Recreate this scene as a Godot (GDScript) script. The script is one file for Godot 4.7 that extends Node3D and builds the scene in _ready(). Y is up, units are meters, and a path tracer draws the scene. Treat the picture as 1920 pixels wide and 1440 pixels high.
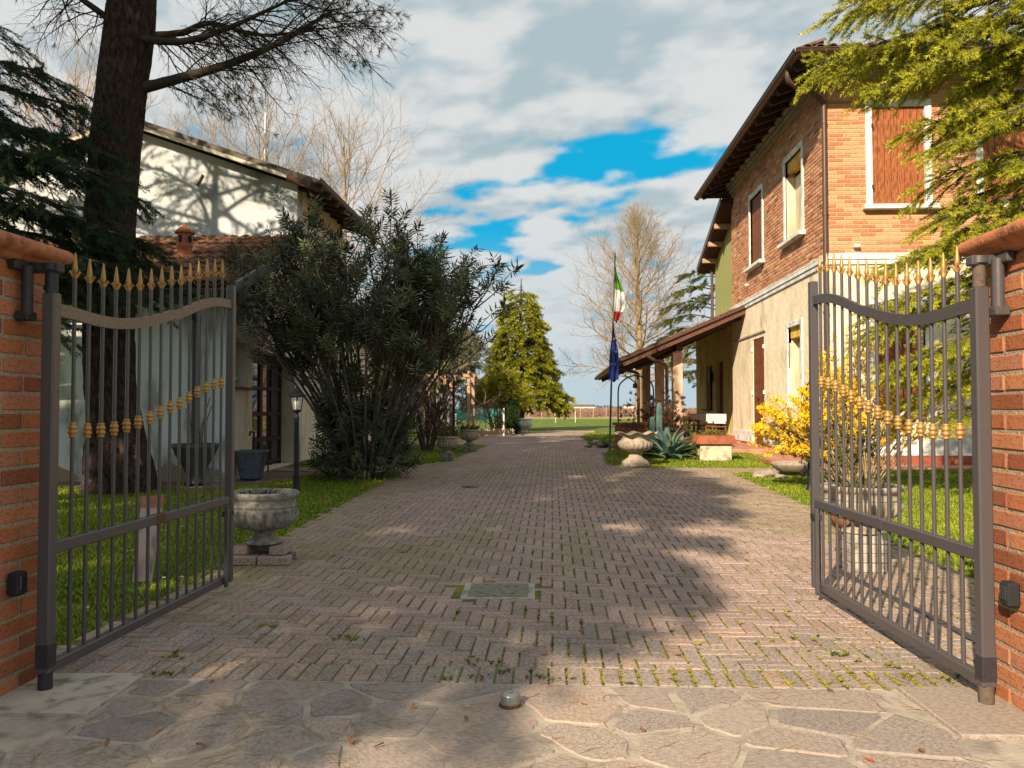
extends Node3D
# Farm courtyard seen through an open wrought-iron gate. x right, y up, the drive runs towards -z. Metres.

var rng := RandomNumberGenerator.new()
var taken := {}
var M := {}

class MB:
	var v := PackedVector3Array()
	var n := PackedVector3Array()
	var c := PackedColorArray()
	var ix := PackedInt32Array()
	var col := Color.WHITE

	func _vert(p: Vector3, nn: Vector3) -> void:
		v.push_back(p); n.push_back(nn); c.push_back(col)

	func tri(a: Vector3, b: Vector3, d: Vector3) -> void:
		var nn := (b - a).cross(d - a).normalized()
		var s := v.size()
		_vert(a, nn); _vert(b, nn); _vert(d, nn)
		ix.push_back(s); ix.push_back(s + 2); ix.push_back(s + 1)

	func quad(a: Vector3, b: Vector3, d: Vector3, e: Vector3) -> void:
		var nn := (b - a).cross(d - a).normalized()
		if nn == Vector3.ZERO:
			nn = (d - a).cross(e - a).normalized()
		var s := v.size()
		_vert(a, nn); _vert(b, nn); _vert(d, nn); _vert(e, nn)
		for k in [0, 2, 1, 0, 3, 2]:
			ix.push_back(s + k)

	func grid(rows: Array, wrap := false, flip := false) -> void:
		var h := rows.size()
		var w: int = rows[0].size()
		var s := v.size()
		for i in h:
			var r: PackedVector3Array = rows[i]
			var ra: PackedVector3Array = rows[maxi(i - 1, 0)]
			var rb: PackedVector3Array = rows[mini(i + 1, h - 1)]
			for j in w:
				var a: Vector3
				var b: Vector3
				if wrap:
					a = r[(j + w - 2) % (w - 1)] if j == 0 else r[j - 1]
					b = r[1] if j == w - 1 else r[j + 1]
				else:
					a = r[maxi(j - 1, 0)]
					b = r[mini(j + 1, w - 1)]
				var nn := (b - a).cross(rb[j] - ra[j])
				if nn.length_squared() < 1e-16:
					nn = (rb[j] - r[j]) if i == 0 else (r[j] - ra[j])
					if i == 0: nn = -nn
					if flip: nn = -nn
				nn = nn.normalized()
				_vert(r[j], -nn if flip else nn)
		for i in h - 1:
			for j in w - 1:
				var p := s + i * w + j
				if flip:
					for k in [p, p + 1, p + w + 1, p, p + w + 1, p + w]: ix.push_back(k)
				else:
					for k in [p, p + w + 1, p + 1, p, p + w, p + w + 1]: ix.push_back(k)

	func tube(path: PackedVector3Array, radii: PackedFloat32Array, sides := 6, cap := true, rough := 0.0, noise: FastNoiseLite = null) -> void:
		var m := path.size()
		var s := v.size()
		var t0 := (path[1] - path[0]).normalized()
		var u := t0.cross(Vector3(0.31, 0.12, 0.94)).normalized()
		if u.length() < 0.5: u = t0.cross(Vector3.RIGHT).normalized()
		for i in m:
			var t := (path[mini(i + 1, m - 1)] - path[maxi(i - 1, 0)]).normalized()
			u = (u - t * u.dot(t)).normalized()
			var w := t.cross(u)
			for j in sides + 1:
				var a := TAU * (j % sides) / sides
				var dir := u * cos(a) + w * sin(a)
				var r := radii[i]
				if noise:
					r *= 1.0 + rough * noise.get_noise_3dv(path[i] + dir * radii[i])
				_vert(path[i] + dir * r, dir)
		for i in m - 1:
			for j in sides:
				var p := s + i * (sides + 1) + j
				var q := p + sides + 1
				for k in [p, q + 1, p + 1, p, q, q + 1]: ix.push_back(k)
		if cap:
			for e in [0, m - 1]:
				var tt := (path[1] - path[0]).normalized() * -1.0 if e == 0 else (path[m - 1] - path[m - 2]).normalized()
				var b := v.size()
				for j in sides: _vert(v[s + e * (sides + 1) + j], tt)
				for j in range(1, sides - 1):
					if e == 0:
						for k in [b, b + j, b + j + 1]: ix.push_back(k)
					else:
						for k in [b, b + j + 1, b + j]: ix.push_back(k)

	func bar(a: Vector3, b: Vector3, r: float, sides := 8) -> void:
		tube(PackedVector3Array([a, b]), PackedFloat32Array([r, r]), sides)

	# profile: Vector2(radius, height) from the bottom up
	func lathe(profile: Array, segs: int, at: Vector3, amp := 0.0, lobes := 0, lo := 0.0, hi := 0.0) -> void:
		var rows := []
		for p in profile:
			var row := PackedVector3Array()
			var k := 1.0 if (lobes > 0 and p.y >= lo and p.y <= hi) else 0.0
			for j in segs + 1:
				var a := TAU * (j % segs) / segs
				var r: float = p.x * (1.0 + amp * k * (absf(sin(a * lobes * 0.5)) - 0.6))
				row.push_back(at + Vector3(cos(a) * r, p.y, sin(a) * r))
			rows.push_back(row)
		grid(rows, true, true)

	func box(ctr: Vector3, size: Vector3, bs := Basis.IDENTITY, bevel := 0.0) -> void:
		var h := size * 0.5
		if bevel <= 0.0:
			var q := []
			for k in 8:
				q.push_back(ctr + bs * Vector3(h.x * (1 if k & 1 else -1), h.y * (1 if k & 2 else -1), h.z * (1 if k & 4 else -1)))
			quad(q[4], q[5], q[7], q[6]); quad(q[1], q[0], q[2], q[3])
			quad(q[5], q[1], q[3], q[7]); quad(q[0], q[4], q[6], q[2])
			quad(q[6], q[7], q[3], q[2]); quad(q[0], q[1], q[5], q[4])
			return
		# chamfered: three points per corner
		var px := []; var py := []; var pz := []
		for k in 8:
			var sg := Vector3(1 if k & 1 else -1, 1 if k & 2 else -1, 1 if k & 4 else -1)
			px.push_back(ctr + bs * (Vector3(h.x, h.y - bevel, h.z - bevel) * sg))
			py.push_back(ctr + bs * (Vector3(h.x - bevel, h.y, h.z - bevel) * sg))
			pz.push_back(ctr + bs * (Vector3(h.x - bevel, h.y - bevel, h.z) * sg))
		quad(pz[4], pz[5], pz[7], pz[6]); quad(pz[1], pz[0], pz[2], pz[3])
		quad(px[5], px[1], px[3], px[7]); quad(px[0], px[4], px[6], px[2])
		quad(py[6], py[7], py[3], py[2]); quad(py[0], py[1], py[5], py[4])
		for e in [[4, 5], [1, 0]]:
			_q(pz[e[0]], pz[e[1]], py[e[1]], py[e[0]], ctr)
		for e in [[6, 7], [3, 2]]:
			_q(pz[e[0]], pz[e[1]], py[e[1]], py[e[0]], ctr)
		for e in [[0, 2], [1, 3], [4, 6], [5, 7]]:
			_q(pz[e[0]], pz[e[1]], px[e[1]], px[e[0]], ctr)
		for e in [[0, 4], [1, 5], [2, 6], [3, 7]]:
			_q(py[e[0]], py[e[1]], px[e[1]], px[e[0]], ctr)
		for k in 8:
			var nn: Vector3 = (py[k] - px[k]).cross(pz[k] - px[k])
			if nn.dot(px[k] - ctr) > 0.0: tri(px[k], py[k], pz[k])
			else: tri(px[k], pz[k], py[k])

	func _q(a: Vector3, b: Vector3, d: Vector3, e: Vector3, ctr: Vector3) -> void:
		if (b - a).cross(d - a).dot((a + d) * 0.5 - ctr) > 0.0: quad(a, b, d, e)
		else: quad(a, e, d, b)

	# convex polygon (x, z seen from above) as a slab from y0 to y1 with a bevelled upper edge
	func slab(poly: PackedVector2Array, y0: float, y1: float, bevel := 0.0, up := Basis.IDENTITY, at := Vector3.ZERO) -> void:
		var m := poly.size()
		var ctr := Vector2.ZERO
		for p in poly: ctr += p
		ctr /= m
		var top := PackedVector2Array()
		for p in poly:
			var d := ctr - p
			top.push_back(p + d.normalized() * minf(bevel, d.length() * 0.5))
		var f := func(p: Vector2, y: float) -> Vector3: return at + up * Vector3(p.x, y, p.y)
		var mid := (f.call(ctr, (y0 + y1) * 0.5)) as Vector3
		for k in m:
			var l := (k + 1) % m
			_q(f.call(poly[k], y0), f.call(poly[l], y0), f.call(poly[l], y1 - bevel), f.call(poly[k], y1 - bevel), mid)
			if bevel > 0.0:
				_q(f.call(poly[k], y1 - bevel), f.call(poly[l], y1 - bevel), f.call(top[l], y1), f.call(top[k], y1), mid)
		for k in range(1, m - 1):
			for yy in [[top, y1], [poly, y0]]:
				var a: Vector3 = f.call(yy[0][0], yy[1])
				var b: Vector3 = f.call(yy[0][k], yy[1])
				var d: Vector3 = f.call(yy[0][k + 1], yy[1])
				if (b - a).cross(d - a).dot(a - mid) > 0.0: tri(a, b, d)
				else: tri(a, d, b)

	# outline in the plane (u, w) pushed out along t; the outline may be concave
	func prism(poly: PackedVector2Array, at: Vector3, u: Vector3, w: Vector3, t: Vector3) -> void:
		var idx := Geometry2D.triangulate_polygon(poly)
		var f := func(p: Vector2) -> Vector3: return at + u * p.x + w * p.y
		var sgn := 1.0 if u.cross(w).dot(t) > 0.0 else -1.0
		for k in range(0, idx.size(), 3):
			var a: Vector3 = f.call(poly[idx[k]])
			var b: Vector3 = f.call(poly[idx[k + 1]])
			var d: Vector3 = f.call(poly[idx[k + 2]])
			if (b - a).cross(d - a).dot(t) < 0.0:
				var x := b
				b = d
				d = x
			tri(a + t, b + t, d + t)
			tri(a, d, b)
		var area := 0.0
		for k in poly.size():
			area += poly[k].cross(poly[(k + 1) % poly.size()])
		var ccw := area * sgn > 0.0
		for k in poly.size():
			var a: Vector3 = f.call(poly[k])
			var b: Vector3 = f.call(poly[(k + 1) % poly.size()])
			if ccw: quad(a, b, b + t, a + t)
			else: quad(b, a, a + t, b + t)

	func mesh() -> ArrayMesh:
		var a := []
		a.resize(Mesh.ARRAY_MAX)
		a[Mesh.ARRAY_VERTEX] = v
		a[Mesh.ARRAY_NORMAL] = n
		a[Mesh.ARRAY_COLOR] = c
		a[Mesh.ARRAY_INDEX] = ix
		var m := ArrayMesh.new()
		m.add_surface_from_arrays(Mesh.PRIMITIVE_TRIANGLES, a)
		return m


# ---------------------------------------------------------------- naming
func numbered(parent: Node, called: String) -> String:
	var key := str(parent.get_instance_id()) + called
	var k: int = taken.get(key, 0)
	taken[key] = k + 1
	return called if k == 0 else "%s_%03d" % [called, k]

func tag(o: Node, label: String, category: String, group := "", kind := "") -> Node:
	if label: o.set_meta("label", label)
	if category: o.set_meta("category", category)
	if group: o.set_meta("group", group)
	if kind: o.set_meta("kind", kind)
	return o

func thing(called: String, label: String, category: String, at := Vector3.ZERO, turn := 0.0, group := "") -> Node3D:
	var o := Node3D.new()
	o.name = numbered(self, called)
	add_child(o)
	o.position = at
	o.rotation.y = turn
	tag(o, label, category, group)
	return o

func put(parent: Node, called: String, mesh: Mesh, m: Material, xf := Transform3D.IDENTITY) -> MeshInstance3D:
	var o := MeshInstance3D.new()
	o.name = numbered(parent, called)
	o.mesh = mesh
	o.material_override = m
	o.transform = xf
	parent.add_child(o)
	return o

func struct(called: String, b: MB, m: Material) -> MeshInstance3D:
	var o := put(self, called, b.mesh(), m)
	o.set_meta("kind", "structure")
	return o

func many(parent: Node, called: String, mesh: Mesh, m: Material, xs: Array, cols := PackedColorArray(), stuff := true) -> MultiMeshInstance3D:
	var mm := MultiMesh.new()
	mm.transform_format = MultiMesh.TRANSFORM_3D
	mm.use_colors = cols.size() > 0
	mm.mesh = mesh
	mm.instance_count = xs.size()
	for i in xs.size():
		mm.set_instance_transform(i, xs[i])
		if cols.size() > 0: mm.set_instance_color(i, cols[i])
	var o := MultiMeshInstance3D.new()
	o.name = numbered(parent, called)
	o.multimesh = mm
	o.material_override = m
	parent.add_child(o)
	if stuff: o.set_meta("kind", "stuff")
	return o

func copy(o: Node3D, called: String, label: String, at: Vector3, turn := 0.0, group := "") -> Node3D:
	var c: Node3D = o.duplicate()
	c.name = numbered(self, called)
	add_child(c)
	c.position = at
	c.rotation.y = turn
	if label: c.set_meta("label", label)
	if group: c.set_meta("group", group)
	return c

# ---------------------------------------------------------------- materials
func lin(r: float, g: float, b: float) -> Color:
	return Color(r, g, b).linear_to_srgb()

func noise(freq: float, octaves := 4, sd := 1, type := FastNoiseLite.TYPE_SIMPLEX_SMOOTH) -> FastNoiseLite:
	var f := FastNoiseLite.new()
	f.noise_type = type
	f.frequency = freq
	f.seed = sd
	f.fractal_octaves = octaves
	return f

func ramp_tex(freq: float, octaves: int, sd: int, stops: Array, size := 512) -> NoiseTexture2D:
	var t := NoiseTexture2D.new()
	t.width = size; t.height = size
	t.seamless = true
	t.noise = noise(freq, octaves, sd)
	var g := Gradient.new()
	var off := PackedFloat32Array()
	var cs := PackedColorArray()
	for s in stops:
		off.push_back(s[0])
		cs.push_back(lin(s[1], s[2], s[3]))
	g.offsets = off
	g.colors = cs
	t.color_ramp = g
	return t

func bump_tex(freq: float, octaves: int, sd: int, strength: float, size := 512) -> NoiseTexture2D:
	var t := NoiseTexture2D.new()
	t.width = size; t.height = size
	t.seamless = true
	t.noise = noise(freq, octaves, sd)
	t.as_normal_map = true
	t.bump_strength = strength
	return t

const GAIN := 1.13
var T := {}
func mat(col: Color, rough := 0.85, tex := "", scale := Vector3.ONE, nrm := "", nscale := 1.0, world := true) -> StandardMaterial3D:
	var m := StandardMaterial3D.new()
	var c := col.srgb_to_linear()
	m.albedo_color = Color(minf(c.r * GAIN, maxf(c.r, 0.84)), minf(c.g * GAIN, maxf(c.g, 0.84)), minf(c.b * GAIN, maxf(c.b, 0.84))).linear_to_srgb()
	m.roughness = rough
	m.metallic_specular = 0.35
	if tex: m.albedo_texture = T[tex]
	if nrm:
		m.normal_enabled = true
		m.normal_texture = T[nrm]
		m.normal_scale = nscale
	if tex or nrm:
		m.uv1_triplanar = true
		m.uv1_world_triplanar = world
		m.uv1_scale = scale
	return m

func leafmat(r: float, g: float, b: float, back := 0.5, rough := 0.55) -> StandardMaterial3D:
	var m := mat(lin(r, g, b), rough)
	m.vertex_color_use_as_albedo = true
	m.metallic_specular = 0.3
	m.backlight_enabled = true
	m.backlight = Color(back, back, back)
	m.cull_mode = BaseMaterial3D.CULL_DISABLED
	return m

func gy(z: float) -> float:
	return 0.018 * clampf(-z - 5.0, 0.0, 13.3)

func on(x: float, z: float, up := 0.0) -> Vector3:
	return Vector3(x, gy(z) + up, z)

func V(a: float, b: float, c: float) -> Vector3:
	return Vector3(a, b, c)

func rnd(a: float, b: float) -> float:
	return rng.randf_range(a, b)

func curve(pts: Array, k := 6) -> PackedVector3Array:
	var out := PackedVector3Array()
	for i in pts.size() - 1:
		var p0: Vector3 = pts[maxi(i - 1, 0)]
		var p1: Vector3 = pts[i]
		var p2: Vector3 = pts[i + 1]
		var p3: Vector3 = pts[mini(i + 2, pts.size() - 1)]
		for j in k:
			out.push_back(p1.cubic_interpolate(p2, p0, p3, float(j) / k))
	out.push_back(pts[pts.size() - 1])
	return out

func taper(m: int, a: float, b: float) -> PackedFloat32Array:
	var r := PackedFloat32Array()
	for i in m: r.push_back(lerpf(a, b, float(i) / maxf(m - 1, 1)))
	return r

# ---------------------------------------------------------------- sky
func sky_at(d: Vector3, f1: FastNoiseLite, f2: FastNoiseLite, f3: FastNoiseLite) -> Color:
	var el := rad_to_deg(asin(clampf(d.y, 0.0, 1.0)))
	var az := rad_to_deg(atan2(d.x, -d.z))
	var p := Vector2(d.x, d.z) / (maxf(d.y, 0.0) + 0.13)
	# the sheet of cloud is drawn out along one wind direction
	var q := Vector3(p.x * 0.82 + p.y * 0.57, (p.y * 0.82 - p.x * 0.57) * 1.25, 0.0)
	var a := f1.get_noise_3d(q.x, q.y, 1.7)
	var fine := f2.get_noise_3d(q.x * 2.9, q.y * 2.9, 4.2) * (1.0 + 0.7 * (1.0 - smoothstep(8.0, 18.0, el)))
	var lanes := f3.get_noise_2d(cos(deg_to_rad(az)) * 3.0, sin(deg_to_rad(az)) * 3.0)
	var gap := exp(-pow((el - 15.2 - 0.16 * az - 1.5 * lanes) / 1.9, 2.0)) * 0.39 * exp(-pow((az - 4.0) / 12.0, 2.0))
	gap += exp(-pow((el - 11.3) / 1.5, 2.0)) * 0.20 * exp(-pow((az + 4.5) / 4.0, 2.0))
	var cover := 0.60 + a * 0.45 + fine * 0.52 - gap * 1.35
	cover += 0.15 * smoothstep(17.0, 24.0, el)
	var density := smoothstep(0.10, 0.38, cover)
	var blue := Color(0.015, 0.37, 0.62).lerp(Color(0.0, 0.33, 0.58), smoothstep(5.0, 30.0, el))
	blue = blue.lerp(Color(0.36, 0.50, 0.58), 1.0 - smoothstep(4.0, 13.0, el))
	var b := f1.get_noise_3d(q.x * 1.25 + 3.1, q.y * 1.25 - 0.8, 8.0)
	var light := smoothstep(-0.30, 0.30, b * 0.75 + fine * 0.85 + 0.10 - 0.2 * a)
	var white := Color(0.35, 0.435, 0.475).lerp(Color(0.60, 0.615, 0.61), light)
	white = white.lerp(Color(0.53, 0.575, 0.60), (1.0 - smoothstep(7.0, 17.0, el)) * 0.7)
	var c := blue.lerp(white, density)
	return c.lerp(Color(0.43, 0.53, 0.585), 1.0 - smoothstep(0.5, 7.0, el))

func make_sky() -> PanoramaSkyMaterial:
	var w := 4096
	var h := 2048
	var f1 := noise(1.15, 5, 21)
	var f2 := noise(1.0, 5, 7)
	var f3 := noise(0.8, 3, 12)
	var data := PackedByteArray()
	data.resize(w * h * 3)
	var ground := lin(0.16, 0.17, 0.12)
	for y in range(h / 2, h):
		pass
	data.fill(int(ground.g * 255.0))
	var put_px := func(x: int, y: int, k: int, c: Color) -> void:
		var s := c.linear_to_srgb()
		for j in k:
			var o := ((y + j) * w + x) * 3
			for i in k:
				data[o] = int(s.r * 255.0); data[o + 1] = int(s.g * 255.0); data[o + 2] = int(s.b * 255.0)
				o += 3
	for by in range(0, h / 2, 8):
		for bx in range(0, w, 8):
			var el := 90.0 - 180.0 * (by + 4) / h
			var az := wrapf(360.0 * (bx + 4) / w, -180.0, 180.0)
			var step := 1 if (absf(az + 3.0) < 42.0 and el < 40.0) else 8
			for yy in range(0, 8, step):
				for xx in range(0, 8, step):
					var th := PI * (by + yy + step * 0.5) / h
					var ph := TAU * (bx + xx + step * 0.5) / w
					var d := Vector3(sin(ph) * sin(th), cos(th), -cos(ph) * sin(th))
					put_px.call(bx + xx, by + yy, step, sky_at(d, f1, f2, f3))
	var im := Image.create_from_data(w, h, false, Image.FORMAT_RGB8, data)
	var s := PanoramaSkyMaterial.new()
	s.panorama = ImageTexture.create_from_image(im)
	return s

func make_materials() -> void:
	T.fine = ramp_tex(0.035, 4, 3, [[0.0, 0.55, 0.55, 0.55], [0.5, 0.85, 0.85, 0.85], [1.0, 1, 1, 1]])
	T.blotch = ramp_tex(0.008, 5, 5, [[0.1, 0.55, 0.55, 0.56], [0.5, 0.86, 0.86, 0.85], [0.9, 1, 1, 1]])
	T.stain = ramp_tex(0.010, 6, 11, [[0.12, 0.40, 0.40, 0.36], [0.38, 0.86, 0.86, 0.83], [0.6, 0.98, 0.98, 0.98], [1.0, 1, 1, 1]])
	T.brick = ramp_tex(0.02, 5, 9, [[0.0, 0.45, 0.38, 0.34], [0.45, 0.88, 0.88, 0.86], [1.0, 1, 1, 1]])
	T.grass = ramp_tex(0.012, 5, 13, [[0.1, 0.085, 0.075, 0.03], [0.3, 0.075, 0.095, 0.014], [0.55, 0.11, 0.165, 0.016], [0.9, 0.19, 0.23, 0.025]])
	T.field = ramp_tex(0.01, 5, 14, [[0.1, 0.16, 0.26, 0.02], [0.5, 0.24, 0.35, 0.028], [0.9, 0.34, 0.42, 0.05]])
	T.joint = ramp_tex(0.015, 5, 15, [[0.1, 0.085, 0.07, 0.048], [0.38, 0.12, 0.10, 0.05], [0.48, 0.15, 0.15, 0.03], [0.9, 0.20, 0.21, 0.03]])
	T.stone = ramp_tex(0.03, 6, 17, [[0.1, 0.42, 0.41, 0.41], [0.45, 0.78, 0.77, 0.76], [0.8, 1, 1, 1]])
	T.bark = ramp_tex(0.02, 5, 19, [[0.1, 0.28, 0.26, 0.25], [0.5, 0.75, 0.72, 0.7], [0.85, 1, 1, 1]])
	T.lichen = ramp_tex(0.014, 6, 23, [[0.15, 0.10, 0.10, 0.085], [0.45, 0.21, 0.20, 0.17], [0.65, 0.29, 0.275, 0.24], [0.9, 0.38, 0.36, 0.32]])
	T.flag = ramp_tex(0.022, 6, 27, [[0.1, 0.58, 0.57, 0.56], [0.45, 0.82, 0.80, 0.78], [0.85, 1, 0.97, 0.94]])
	T.plaster = ramp_tex(0.012, 6, 29, [[0.08, 0.60, 0.58, 0.54], [0.35, 0.88, 0.87, 0.85], [0.65, 0.96, 0.96, 0.95], [1.0, 1, 1, 1]])
	T.n_fine = bump_tex(0.05, 5, 31, 6.0)
	T.n_soft = bump_tex(0.012, 5, 33, 8.0)
	T.n_bark = bump_tex(0.02, 5, 35, 14.0)
	var bump := Vector3.ONE * 2.5
	for k in 5:
		var cs: Array = [[0.40, 0.145, 0.064], [0.34, 0.115, 0.052], [0.44, 0.18, 0.088], [0.26, 0.088, 0.044], [0.40, 0.165, 0.095]]
		M["brick%d" % k] = mat(lin(cs[k][0], cs[k][1], cs[k][2]), 0.9, "brick", Vector3(3, 7, 3), "n_fine", 0.7)
	M.house_brick = mat(Color.WHITE, 0.92, "brick", Vector3.ONE * 3.0, "n_fine", 0.7)
	M.house_brick.vertex_color_use_as_albedo = true
	M.mortar = mat(lin(0.36, 0.295, 0.215), 0.95, "fine", bump, "n_fine", 0.8)
	M.mortar_light = mat(lin(0.56, 0.44, 0.32), 0.95, "fine", bump, "n_fine", 0.6)
	M.terracotta = mat(lin(0.40, 0.15, 0.075), 0.8, "stain", Vector3.ONE * 2.2, "n_fine", 0.5)
	M.cream = mat(lin(0.76, 0.655, 0.50), 0.92, "plaster", Vector3(0.30, 0.14, 0.30), "n_fine", 0.18)
	M.ochre = mat(lin(0.68, 0.54, 0.20), 0.92, "plaster", Vector3.ONE * 0.2, "n_fine", 0.15)
	M.green_wall = mat(lin(0.33, 0.34, 0.13), 0.92, "blotch", Vector3(2.4, 0.1, 2.4))
	M.white_wall = mat(lin(0.70, 0.70, 0.67), 0.93, "stain", Vector3(0.18, 0.10, 0.18), "n_fine", 0.2)
	M.stained_wall = mat(lin(0.60, 0.64, 0.65), 0.93, "stain", Vector3(0.35, 0.16, 0.35), "n_soft", 0.3)
	M.peeled = mat(lin(0.36, 0.28, 0.19), 0.95, "fine", Vector3.ONE * 2.0, "n_soft", 0.5)
	M.trim = mat(lin(0.68, 0.70, 0.68), 0.75, "blotch", Vector3.ONE * 0.8)
	M.cornice = mat(lin(0.34, 0.32, 0.27), 0.85, "blotch", Vector3.ONE * 0.7)
	M.reveal = mat(lin(0.72, 0.46, 0.09), 0.9, "blotch", Vector3.ONE * 0.6)
	M.blind = mat(lin(0.68, 0.56, 0.40), 0.8, "blotch", Vector3(0.5, 0.2, 0.5))
	M.plinth_red = mat(lin(0.27, 0.075, 0.04), 0.75, "blotch", Vector3.ONE * 0.9, "n_soft", 0.2)
	M.patio = mat(lin(0.44, 0.20, 0.14), 0.75, "blotch", Vector3.ONE * 0.8, "n_soft", 0.2)
	M.wood_red = mat(lin(0.21, 0.066, 0.026), 0.6, "bark", Vector3(5, 0.5, 5), "n_fine", 0.3)
	M.wood_dark = mat(lin(0.075, 0.036, 0.024), 0.65, "bark", Vector3(5, 0.5, 5), "n_fine", 0.3)
	M.soffit = mat(lin(0.085, 0.045, 0.032), 0.8, "bark", Vector3(3, 3, 0.6))
	M.gutter = mat(lin(0.10, 0.062, 0.05), 0.4)
	M.gutter.metallic = 0.4
	M.iron = mat(lin(0.072, 0.063, 0.067), 0.38, "", Vector3.ONE * 2.0, "n_soft", 0.12)
	M.iron.metallic = 0.1
	M.iron.metallic_specular = 0.5
	M.iron_dark = mat(lin(0.05, 0.047, 0.052), 0.5, "fine", Vector3.ONE * 3.0)
	M.iron_dark.metallic = 0.3
	M.rust = mat(lin(0.13, 0.06, 0.035), 0.8, "fine", Vector3.ONE * 4.0)
	M.rust2 = mat(lin(0.11, 0.08, 0.062), 0.7, "stain", Vector3.ONE * 6.0)
	M.gold = mat(lin(0.38, 0.215, 0.075), 0.5)
	M.gold.metallic = 0.45
	M.lamp = mat(lin(0.022, 0.022, 0.026), 0.4)
	M.lamp.metallic = 0.3
	M.pane = StandardMaterial3D.new()
	M.pane.albedo_color = Color(0.9, 0.92, 0.9, 0.18)
	M.pane.transparency = BaseMaterial3D.TRANSPARENCY_ALPHA
	M.pane.roughness = 0.06
	M.dark_glass = mat(lin(0.02, 0.028, 0.032), 0.04)
	M.dark_glass.metallic_specular = 0.9
	M.bulb = mat(lin(0.7, 0.68, 0.6), 0.3)
	M.urn = mat(Color.WHITE, 0.95, "lichen", Vector3.ONE * 2.2, "n_soft", 0.6)
	M.urn_pale = mat(lin(0.34, 0.285, 0.22), 0.92, "stain", Vector3.ONE * 1.6, "n_soft", 0.5)
	M.concrete = mat(lin(0.36, 0.33, 0.27), 0.95, "stain", Vector3.ONE * 1.2, "n_soft", 0.4)
	M.slab = mat(lin(0.40, 0.355, 0.30), 0.8, "stain", Vector3.ONE * 1.5, "n_fine", 0.3)
	M.soil = mat(lin(0.045, 0.032, 0.022), 1.0, "fine", Vector3.ONE * 3.0, "n_soft", 0.8)
	M.paver = mat(Color.WHITE, 0.88, "stone", Vector3.ONE * 3.0, "n_fine", 0.5)
	M.paver.vertex_color_use_as_albedo = true
	for k in 6:
		var cs: Array = [[0.220, 0.168, 0.136], [0.195, 0.150, 0.124], [0.24, 0.178, 0.142], [0.205, 0.165, 0.142], [0.25, 0.175, 0.136], [0.185, 0.145, 0.124]]
		M["paver%d" % k] = mat(lin(cs[k][0] * 1.62, cs[k][1] * 1.66, cs[k][2] * 1.72), 0.88, "stone", Vector3.ONE * 3.0, "n_fine", 0.5)
	for k in 5:
		var cs: Array = [[0.205, 0.170, 0.146], [0.155, 0.135, 0.126], [0.245, 0.19, 0.158], [0.185, 0.157, 0.142], [0.225, 0.186, 0.158]]
		M["flag%d" % k] = mat(lin(cs[k][0] * 1.5 + 0.03, cs[k][1] * 1.5 + 0.025, cs[k][2] * 1.5 + 0.02), 0.85, "flag", Vector3(2.6, 2.6, 5.0), "n_fine", 0.7, false)
	M.flag_mortar = mat(lin(0.37, 0.318, 0.26), 0.95, "blotch", Vector3.ONE * 1.5, "n_fine", 0.25)
	M.joint = mat(Color.WHITE, 1.0, "joint", Vector3.ONE * 0.35, "n_fine", 1.0)
	M.lawn = mat(Color.WHITE, 1.0, "grass", Vector3.ONE * 0.5, "n_soft", 0.6)
	M.field = mat(Color.WHITE, 1.0, "field", Vector3.ONE * 0.06)
	M.plough = mat(lin(0.36, 0.22, 0.16), 1.0, "blotch", Vector3(0.02, 0.02, 0.3))
	M.path = mat(lin(0.20, 0.15, 0.115), 0.95, "fine", Vector3.ONE * 1.5, "n_soft", 0.5)
	M.bark = mat(lin(0.068, 0.045, 0.038), 0.95, "bark", Vector3(2.6, 0.5, 2.6), "n_bark", 2.0)
	M.bark_grey = mat(lin(0.13, 0.105, 0.085), 0.95, "bark", Vector3(4, 1.2, 4), "n_bark", 0.8)
	M.bark_pale = mat(lin(0.40, 0.30, 0.17), 0.9, "bark", Vector3.ONE * 2.0)
	M.bark_pine_twig = mat(lin(0.05, 0.036, 0.032), 0.95)
	M.roof_tile = mat(lin(0.22, 0.115, 0.075), 0.95, "lichen", Vector3.ONE * 1.5, "n_soft", 0.4)
	M.roof_tile.albedo_color = lin(0.80, 0.42, 0.28)
	M.steel = mat(lin(0.5, 0.52, 0.52), 0.3)
	M.steel.metallic = 0.9
	M.teal = mat(lin(0.08, 0.42, 0.40), 0.6)
	M.white_paint = mat(lin(0.74, 0.72, 0.68), 0.6, "blotch", Vector3.ONE)
	M.pergola_wood = mat(lin(0.50, 0.34, 0.23), 0.85, "bark", Vector3(4, 1, 4))
	M.plastic_grey = mat(lin(0.06, 0.065, 0.07), 0.5)
	M.plastic_blue = mat(lin(0.085, 0.105, 0.135), 0.45, "stain", Vector3.ONE * 2.0)
	M.rubber = mat(lin(0.02, 0.02, 0.022), 0.8)
	M.car = mat(lin(0.33, 0.36, 0.38), 0.25)
	M.car.metallic = 0.5
	M.board = mat(lin(0.50, 0.38, 0.33), 0.75, "stain", Vector3(1.5, 0.6, 1.5))

	for k in 5:
		var cs: Array = [[0.66, 0.31, 0.16], [0.54, 0.21, 0.095], [0.66, 0.31, 0.16], [0.46, 0.18, 0.09], [0.64, 0.32, 0.17]]
		M["hb%d" % k] = mat(lin(cs[k][0], cs[k][1], cs[k][2]), 0.92, "brick", Vector3.ONE * 3.0, "n_fine", 0.7)
	M.wood_shutter = mat(lin(0.36, 0.125, 0.045), 0.55, "bark", Vector3(5, 0.5, 5), "n_fine", 0.3)
	M.wood_dark2 = mat(lin(0.14, 0.065, 0.045), 0.6, "bark", Vector3(2, 2, 2))
	M.column = mat(lin(0.72, 0.50, 0.38), 0.9, "blotch", Vector3.ONE * 0.5)
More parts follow.
